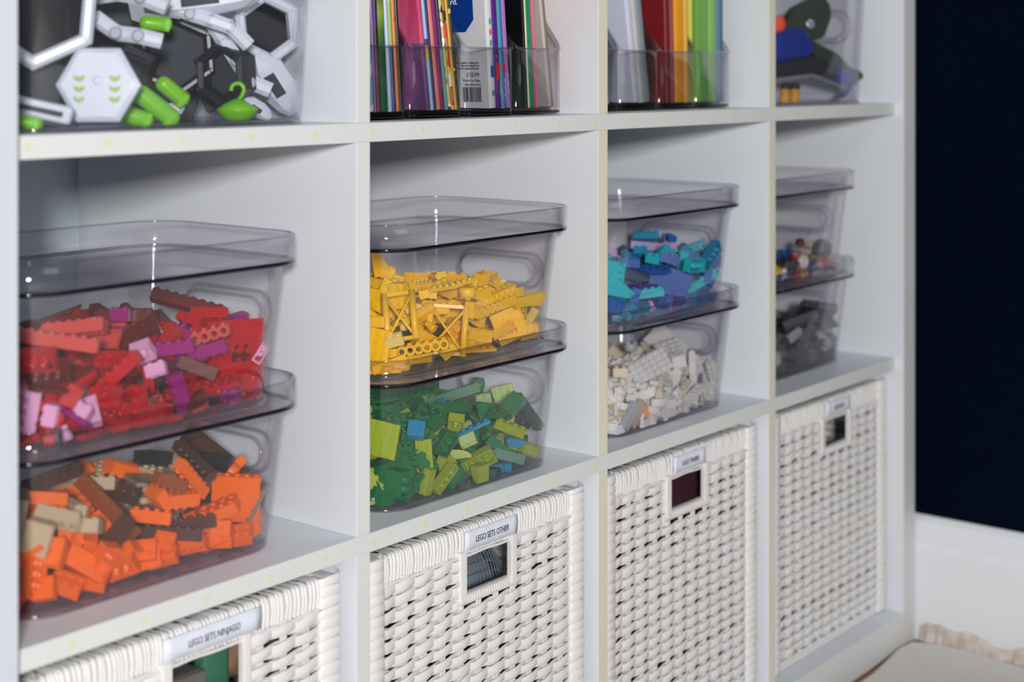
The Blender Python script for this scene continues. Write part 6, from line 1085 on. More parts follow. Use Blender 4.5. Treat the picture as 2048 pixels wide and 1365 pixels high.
'yel': 'p4x4,f,1,2119,352,217,182,-591,-446,-647;p4x3,f,1,1637,740,378,681,-591,253,-351;b4x2,f,0,2370,840,330,78,45,-18,-39;f5x6,f,1,1224,386,282,670,603,-260,-347;f4x6,f,1,688,490,462,794,424,-270,-342;b8x2,K,1,2072,1290,558,812,391,-161,-401;b6x1,K,0,2434,940,508,90,-8,13,-42;p6x2,f,0,2505,1390,515,90,11,-1,-43;b2x2,N,0,2578,740,337,85,30,-17,-40;v3x1,N,0,2493,540,208,84,4,44,-32;b2x1,W,1,2633,890,487,875,-159,-134,-438;b2x1,W,1,423,310,302,878,177,-225,-383;s2x2,K,0,2583,840,305,68,-54,-3,-49;a4x1,W,1,2566,456,174,764,271,-584,-48;b2x2,W,1,2572,590,267,781,-451,216,-374;k6x1,f,1,916,411,154,898,-38,-79,-430;b3x2,f,1,883,690,615,689,64,-715,106;b2x2,K,1,475,590,410,888,-157,75,-426;p4x2,f,1,857,840,595,756,246,-606,-21;b4x1,f,1,1072,590,405,836,254,-407,-267;b3x1,K,1,2471,383,108,891,3,-193,-410;p4x3,f,1,338,440,241,717,200,-661,90;s2x2,K,0,2388,690,231,85,31,-15,-41;b2x2,f,1,2577,590,175,665,-609,292,-319;b4x2,K,1,1424,490,191,516,-584,-271,-565;w3x2,K,1,1365,1390,808,285,-604,-407,-624;b2x2,f,1,2371,326,114,849,-286,-3,-444;b2x1,N,1,2523,388,80,897,-45,-94,-430;b3x2,f,1,1774,440,121,831,343,-73,-431;b2x2,f,1,1159,322,119,860,2,-374,-346;p4x1,f,1,741,353,73,856,279,-207,-384;p3x2,K,1,1424,349,92,878,188,-202,-391;b2x2,K,0,2561,590,122,81,-37,0,-45;b3x2,K,1,1032,490,185,780,403,77,-472;b3x2,K,1,2099,390,143,812,-333,-117,-464;b4x1,f,0,1052,1439,388,11,-11,72,-67;b4x1,N,0,1624,1733,41,71,71,0,0;p4x1,f,1,1665,353,33,272,0,0,962;p4x4,f,1,2518,1142,391,839,352,-416,5;p4x2,f,1,1122,962,333,604,21,27,-796;t2x1,f,0,2086,1228,351,8,0,-3,100;p8x2,f,0,503,1365,248,5,91,19,36;b2x1,f,0,2257,445,187,58,61,-54,2;a4x1,f,0,2533,451,383,43,-4,15,89;p2x2,f,0,439,1599,33,97,0,0,23;p3x2,f,0,2051,1070,340,77,3,-2,64;b4x1,f,1,2492,1109,72,78,-714,692,-76;p2x2,f,0,402,1122,33,0,-96,-28,0;b4x2,f,0,1568,1746,244,48,-52,-52,-48;b2x1,f,0,1732,809,346,23,25,-64,-69;b6x1,K,0,1398,1806,245,72,-4,69,-3;t4x1,K,0,765,1026,337,78,3,-2,62;p4x2,f,0,2316,527,291,93,20,7,-32;c1x1,W,0,550,1325,121,15,-69,-14,-69;p4x2,W,0,2115,698,422,35,-18,24,89;t4x1,K,0,368,402,18,0,-95,31,0;b4x2,f,0,440,895,65,89,0,0,45;b2x1,f,0,987,1159,369,46,-43,57,-53;v3x1,f,0,1348,719,349,94,3,-1,34;k6x1,f,0,874,1101,365,46,-43,57,-53;b3x2,f,0,2273,470,357,4,-18,96,20;v2x2,W,0,1412,1243,395,77,-2,-7,63;s2x1,W,0,517,605,50,42,0,0,91;p2x2,f,1,1154,649,312,630,21,-27,776;t4x1,K,1,453,320,44,50,31,527,848;b4x1,f,0,729,1211,390,3,-92,-39,-1;s2x2,f,0,2118,638,382,18,75,-59,24;b2x2,f,0,1175,1755,121,68,-17,-11,70;v2x2,K,0,1618,959,365,1,0,-3,100;p6x2,f,0,472,1552,132,0,54,84,2;b2x1,f,0,1397,1466,390,5,5,68,73;s2x1,f,0,348,1409,50,81,0,0,-59;b6x1,f,1,1167,629,450,75,-921,373,-84;b2x1,f,0,916,1752,84,48,-52,48,-52;s2x1,f,0,1678,1488,392,41,44,54,58;t4x1,f,0,2401,983,406,12,-93,33,8;p2x2,f,0,1837,958,333,83,3,-2,55;p4x1,f,1,1083,764,361,10,987,-135,91;s2x1,f,0,725,763,337,22,73,58,-29;b2x1,f,0,298,1552,41,47,-47,53,-53;v3x1,f,1,1801,539,301,107,-731,-670,-65;b2x1,f,0,351,1655,65,66,0,0,-75;t4x1,N,0,1888,750,344,8,-71,69,8;s2x4,f,0,1354,1012,354,39,10,92,-1;t4x1,f,1,1839,1707,78,4,-984,-24,179;b3x1,f,0,542,1247,41,50,50,50,50;w4x3,f,1,2557,955,162,353,592,-321,650;s2x2,f,0,1114,1314,389,81,3,2,-58;k6x1,f,1,1120,861,408,775,611,-109,-118;s2x4,f,0,1704,832,481,70,21,-68,8;p4x2,f,0,481,1647,65,82,-2,-4,-57;b3x1,f,0,237,1368,95,71,-6,-1,70;b2x1,f,0,1928,1247,421,49,72,-7,48;a4x1,f,0,2427,1689,50,6,0,0,100;s2x1,f,0,2284,1066,363,1,1,68,73;p4x4,f,0,452,1488,260,17,-86,36,-32;s2x2,f,0,1539,1785,438,4,92,-2,-39;k4x1,K,0,1334,1691,185,2,-34,6,-94;c1x1,f,0,1541,421,83,66,-26,66,26;t4x1,f,1,373,332,89,307,84,681,659;p2x2,f,1,1610,535,232,704,573,264,-325;s2x1,K,0,986,1139,448,50,54,-46,-49;b4x1,f,0,910,1268,481,7,-36,93,-1;s2x1,f,0,1290,1342,377,21,74,57,-29;b3x2,f,0,1030,1758,165,3,71,-3,-71;p4x1,f,0,1879,1389,385,24,25,64,68;b4x2,f,0,293,1492,220,37,-62,-40,56;b2x1,f,0,473,454,41,64,64,-30,-30;p6x2,K,0,2274,587,436,5,12,-55,-83;p4x1,f,0,478,563,41,64,64,-29,-29;b4x2,f,0,289,941,136,25,67,70,3;b4x1,K,1,1773,458,405,938,120,-257,-200;v3x1,f,0,418,1452,50,0,-59,-81,0;b2x2,f,0,1986,1434,397,91,3,-1,42;b3x1,f,0,2050,899,388,34,93,11,9;s2x2,W,0,498,1177,120,20,-91,30,20;b4x1,W,0,246,1306,380,48,-49,-73,4;b4x2,f,0,2290,1755,166,64,-70,-24,-22;k6x1,f,0,2457,1108,473,30,91,-27,10;u2x2,f,0,361,567,97,22,37,60,67;c1x1,N,0,2418,630,321,44,44,-73,-27;v2x2,f,0,1530,1624,410,0,0,3,-100;b2x1,f,0,358,1706,201,98,-1,-2,18;v3x1,N,0,1526,1424,396,71,2,2,-70;p2x2,f,0,1296,1028,399,28,-55,74,-27;w4x3,K,0,1179,1737,337,0,0,18,98;t4x1,f,0,2409,724,411,93,23,-28,0;p6x2,f,0,534,939,135,70,-2,16,-70;a4x1,f,0,748,988,392,57,-53,-46,43;b2x1,f,0,996,1015,384,19,-3,69,70;p4x1,f,0,2458,1655,41,5,-5,-71,70;p4x2,f,0,2307,888,460,36,-87,9,-33;t2x1,f,0,456,1751,93,0,2,-4,-100;b4x2,f,1,1107,1122,503,288,-672,-209,649;k4x1,f,1,1598,204,450,49,-996,4,-78;b3x2,f,0,1397,1662,436,53,46,-54,-47;v3x1,W,0,568,1792,185,5,100,0,5;s2x2,f,0,539,849,179,24,-61,61,44;t2x1,f,0,766,1459,367,100,3,0,0;b4x2,f,0,1976,993,440,72,-68,-10,10;v3x1,N,0,1233,1721,103,26,4,96,-3;p8x2,f,1,1338,1788,516,963,-117,-241,-6;p8x2,K,0,558,840,339,20,-56,79,10;p4x1,N,0,2218,1292,363,2,-65,76,3;p4x4,f,0,796,1271,520,34,29,88,-14;s2x2,f,1,1261,683,465,157,543,-825,-13;b4x2,f,0,1060,1592,434,98,16,-2,9;c1x1,f,0,1545,1238,375,46,54,50,-50;k6x1,f,0,1579,1337,420,4,0,-87,49;b2x2,f,0,397,1117,416,84,13,52,-8;p4x2,K,0,565,828,383,21,-70,68,7;b4x1,f,0,1750,1758,302,44,34,51,-65;s2x1,W,1,1026,647,492,881,-326,-111,-323;p4x2,K,0,1183,1495,503,86,27,1,-44;b4x1,f,0,598,1083,263,9,71,-70,-3;b4x2,f,0,394,1257,511,81,-55,18,6;t4x1,f,0,809,1766,104,7,-29,2,96;k6x1,f,1,1716,736,548,409,82,352,838;b3x2,N,0,318,1323,277,58,-49,-66,-2;p3x2,f,0,199,1193,421,28,68,-30,-61;c2x2,f,0,1764,966,479,72,23,-66,-3;s2x1,f,0,1484,903,350,40,-12,91,5;b2x2,f,0,639,1723,111,30,-36,-61,-64;s2x1,f,0,1987,591,331,51,54,-46,-49;s2x1,f,0,1847,858,431,0,98,16,-9;t2x1,f,0,2256,296,182,67,-50,54,9;s2x4,K,0,472,1050,310,94,2,-32,-15;b2x2,f,0,2268,793,498,8,42,-78,46;c1x1,f,0,773,1796,146,6,88,-1,-47;c1x1,f,0,2179,815,346,65,-61,33,-31;p3x2,f,0,2129,1257,393,13,-2,-3,99;b2x2,N,0,2492,1455,187,49,-49,51,-51;p4x2,f,0,1534,1548,471,71,2,-2,71;b6x1,f,1,1168,708,571,306,-381,518,-702;p4x4,f,0,1624,1806,163,67,-74,0,0;p3x2,f,0,1199,876,459,99,-12,1,-11;v3x1,f,0,443,1738,293,7,8,-67,74;b4x1,f,1,499,567,140,650,631,-322,-276;v2x2,f,0,1713,1572,442,68,-68,23,-13;b4x1,f,0,2341,717,437,21,19,82,-50;s2x1,f,0,307,1205,121,31,88,35,-1;p4x2,f,1,569,725,424,366,-755,524,147;t2x1,f,0,1566,1149,346,100,3,0,-4;b2x1,K,0,541,719,188,85,-35,-34,22;p4x1,f,0,373,893,204,40,-42,-75,31;b2x1,f,0,1537,1030,409,80,22,-32,-46;b3x1,f,1,1876,200,489,3,-71,-49,996;b4x1,f,1,1772,297,617,777,-590,143,165;b2x1,K,0,1892,1082,408,19,20,-96,1;v2x2,W,0,1665,1131,417,61,23,-4,76;b2x1,f,0,1004,1447,511,7,71,6,-70;p3x2,f,0,2183,453,468,32,-92,21,9;t2x1,f,0,641,1267,351,34,18,-3,-92;k4x1,f,1,1982,1788,111,143,-22,-988,51;b4x1,f,0,1662,1749,472,10,89,-27,-35;p4x1,f,0,1378,1410,548,73,-56,32,-21;b4x1,f,1,2501,1487,65,707,0,0,-707;p6x2,f,0,2100,1661,331,19,-17,55,80;w4x3,f,0,1945,839,480,40,-90,-14,13;s2x1,f,0,399,1048,136,65,-28,-3,71;k4x1,f,0,823,1668,350,37,2,-93,-6;b4x2,f,0,1991,411,517,62,-21,-20,73;v2x2,f,0,1871,630,433,64,10,17,74;v2x2,f,1,1504,304,447,452,-510,454,574;t4x1,f,0,2362,274,417,62,-78,4,2;w4x3,f,0,1232,1358,522,85,40,6,-35;a4x1,f,0,2057,1802,274,16,-18,72,65;v3x1,K,0,2178,920,483,5,-71,41,57;b3x2,W,0,369,1617,301,21,-73,57,-33;b4x2,f,0,341,1159,329,52,-8,-84,-12;p4x1,f,0,280,568,265,64,52,56,8;p6x2,f,0,2438,1572,388,15,95,26,-10;u2x2,f,0,1658,1091,550,56,56,-55,27;a4x1,f,0,958,1034,479,1,89,-46,7;v3x1,f,0,1710,359,485,17,-12,59,78;b2x2,f,0,1208,1041,486,67,-39,-55,32;b2x1,f,0,980,1554,552,57,78,-5,24;v2x2,f,0,2196,1725,241,14,70,67,21;b6x1,f,1,2320,261,455,49,-999,0,-9;p4x2,f,0,433,1451,428,5,-19,96,-21;b2x2,f,1,1098,1236,583,412,909,-48,-30;p4x1,f,1,2318,533,548,64,-527,847,-15;a4x1,f,0,1066,1780,458,1,-24,12,96;p6x2,N,0,2352,1467,402,3,-14,-98,15;p8x2,f,0,619,1709,319,18,0,-98,6;b6x1,f,0,519,1666,562,9,87,5,-48;p6x2,f,0,1609,1286,482,29,0,10,-95;b3x2,f,0,244,915,281,38,-61,-42,55;b4x1,f,0,224,773,509,33,-60,30,-66;s2x1,f,0,497,1262,307,49,0,53,-69;p2x2,f,0,1209,1309,515,40,26,31,-82;c1x1,f,0,1098,791,523,14,15,28,94;b2x1,f,0,1414,806,432,45,-17,-47,-74;t4x1,f,0,1492,953,500,94,23,-10,22;b2x1,f,1,965,1163,588,469,-589,-528,-393;p2x2,f,1,2260,1540,543,487,-758,292,-322;s2x2,f,1,2191,326,493,345,938,-24,14;p6x2,f,0,413,1608,438,84,4,19,50;b2x1,f,0,237,683,104,66,-20,-26,-68;p4x1,f,0,2014,782,436,89,40,11,19;b2x1,f,0,1846,1561,397,36,-33,64,-60;c1x1,f,0,628,1580,391,39,67,-56,-28;b4x2,f,0,422,1701,502,99,-13,5,4;c1x1,K,0,2165,1269,461,68,-65,-27,22;b2x1,f,0,304,731,170,3,38,24,89;p2x2,W,0,1128,921,560,88,45,9,7;s2x2,f,0,890,885,549,46,21,-86,-10;v3x1,f,0,2584,1530,41,50,-50,50,-50;s2x2,f,1,1715,484,502,513,23,849,123;t2x1,f,0,609,1256,375,59,17,-9,-78;p4x2,f,1,1174,848,643,140,986,93,5;p3x2,f,0,1207,837,603,14,98,13,0;b2x1,f,0,1281,1574,438,2,-71,2,-71;b2x1,f,0,2603,1420,65,84,0,0,54;v2x2,f,0,1412,1592,563,32,64,62,-33;c2x2,f,1,1335,226,645,9,707,703,73;v3x1,f,0,1260,1201,429,23,-86,-45,-12;p4x1,f,0,347,1633,504,99,-15,2,4;p4x4,f,0,269,671,449,28,78,15,54;b3x2,f,0,352,872,370,64,35,29,-62;c1x1,K,1,823,230,380,511,-223,-468,-686;s2x2,f,0,278,1133,200,14,-38,-40,82;b2x1,f,0,1250,1155,525,4,-15,-96,-25;b4x1,f,1,1283,638,569,906,-14,157,394;n2x2,f,1,2398,1210,557,43,-718,437,540;b4x2,f,0,2631,1287,234,40,-60,44,-54;b2x1,f,0,1436,1440,567,61,-23,-69,-32;t4x1,f,0,1537,1679,552,46,89,1,-2;v2x2,f,0,2284,1771,357,60,-30,32,-67;b2x1,f,0,1968,618,492,18,-9,-73,-66;b2x2,f,0,225,1026,545,55,45,46,53;b2x1,f,0,1494,816,541,38,-37,84,11;s2x1,f,1,1930,398,603,128,-281,-52,950;b4x1,f,0,748,1762,375,0,0,74,67;k6x1,f,1,1760,216,572,60,67,738,-669;s2x1,f,0,400,1278,324,81,22,52,-13;b4x2,f,1,1565,1523,682,477,-75,-51,-874;s2x4,f,0,420,1717,607,72,-13,-6,-68;v2x2,f,0,1818,1730,264,59,-1,-80,-14;p2x2,f,0,584,1237,450,48,40,-27,-74;p2x2,K,0,459,933,411,47,56,-43,-53;c1x1,f,0,1975,1587,408,6,0,-3,100;b3x2,f,1,1607,816,676,347,299,-686,-565;b4x2,f,0,324,718,390,27,78,15,54;p3x2,f,0,1329,1792,559,0,-24,12,96;c1x1,f,0,1529,1369,544,48,-81,-29,16;b4x2,f,0,2134,1464,534,4,41,90,-14;a4x1,K,0,2621,1517,238,29,61,64,-36;b4x2,f,0,672,1793,499,67,-74,-6,0;b2x1,f,1,1225,1039,634,554,136,-184,800;p4x2,f,0,917,1828,389,19,-21,71,64;p2x2,f,0,431,620,254,66,21,8,-72;b4x2,f,0,341,1461,576,2,96,21,-19;b2x1,f,1,1493,1270,626,387,-567,228,691;u2x2,f,0,1985,796,553,21,-49,-84,-14;b2x2,f,1,1771,468,618,842,-45,255,-473;p6x2,f,0,2399,1704,309,41,-17,-87,-22;v2x2,f,0,1642,625,600,23,-66,52,49;b4x2,f,0,677,1559,546,57,-22,45,-66;k4x1,f,1,1250,733,659,984,-128,14,120;b4x1,f,0,786,1377,526,85,41,4,32;b4x2,f,0,1937,1800,436,58,-64,38,34;v2x2,f,0,1487,1141,538,15,4,-9,98;b2x1,f,1,1516,188,617,995,49,-90,-4;p6x2,f,0,575,1654,630,47,49,8,73;p4x1,K,1,762,661,342,167,-264,835,-453;t2x1,W,0,535,1563,468,57,-77,-22,19;v3x1,f,1,2276,1243,546,341,323,-878,89;b2x1,f,0,232,997,389,57,-6,-17,-80;b4x1,f,0,2538,1261,152,67,58,40,-23;b3x2,f,0,873,1699,556,9,-42,27,-86;s2x2,f,0,811,1535,465,11,-15,-26,-95;v2x2,f,0,575,1383,444,35,-13,57,73;p4x2,K,1,1273,1310,610,343,15,-327,881;p4x2,f,0,1371,1070,541,26,82,37,34;w4x3,f,1,762,1063,574,229,-89,-787,566;b4x1,f,0,981,1473,633,27,-28,-66,64;b3x2,f,1,2028,573,674,7,-148,985,87;v2x2,f,1,1310,1174,612,245,-471,820,217;p2x2,f,1,1572,571,544,690,192,25,698;p4x4,f,1,1258,349,699,1,55,-104,-993;c1x1,W,1,892,636,343,713,24,-24,701;b2x1,f,0,2119,711,493,46,-79,13,-39;b2x1,f,0,2372,750,576,22,-88,-23,36;b4x1,W,0,2006,1701,424,19,4,94,-28;b3x2,f,1,1450,582,633,667,172,-8,-725',
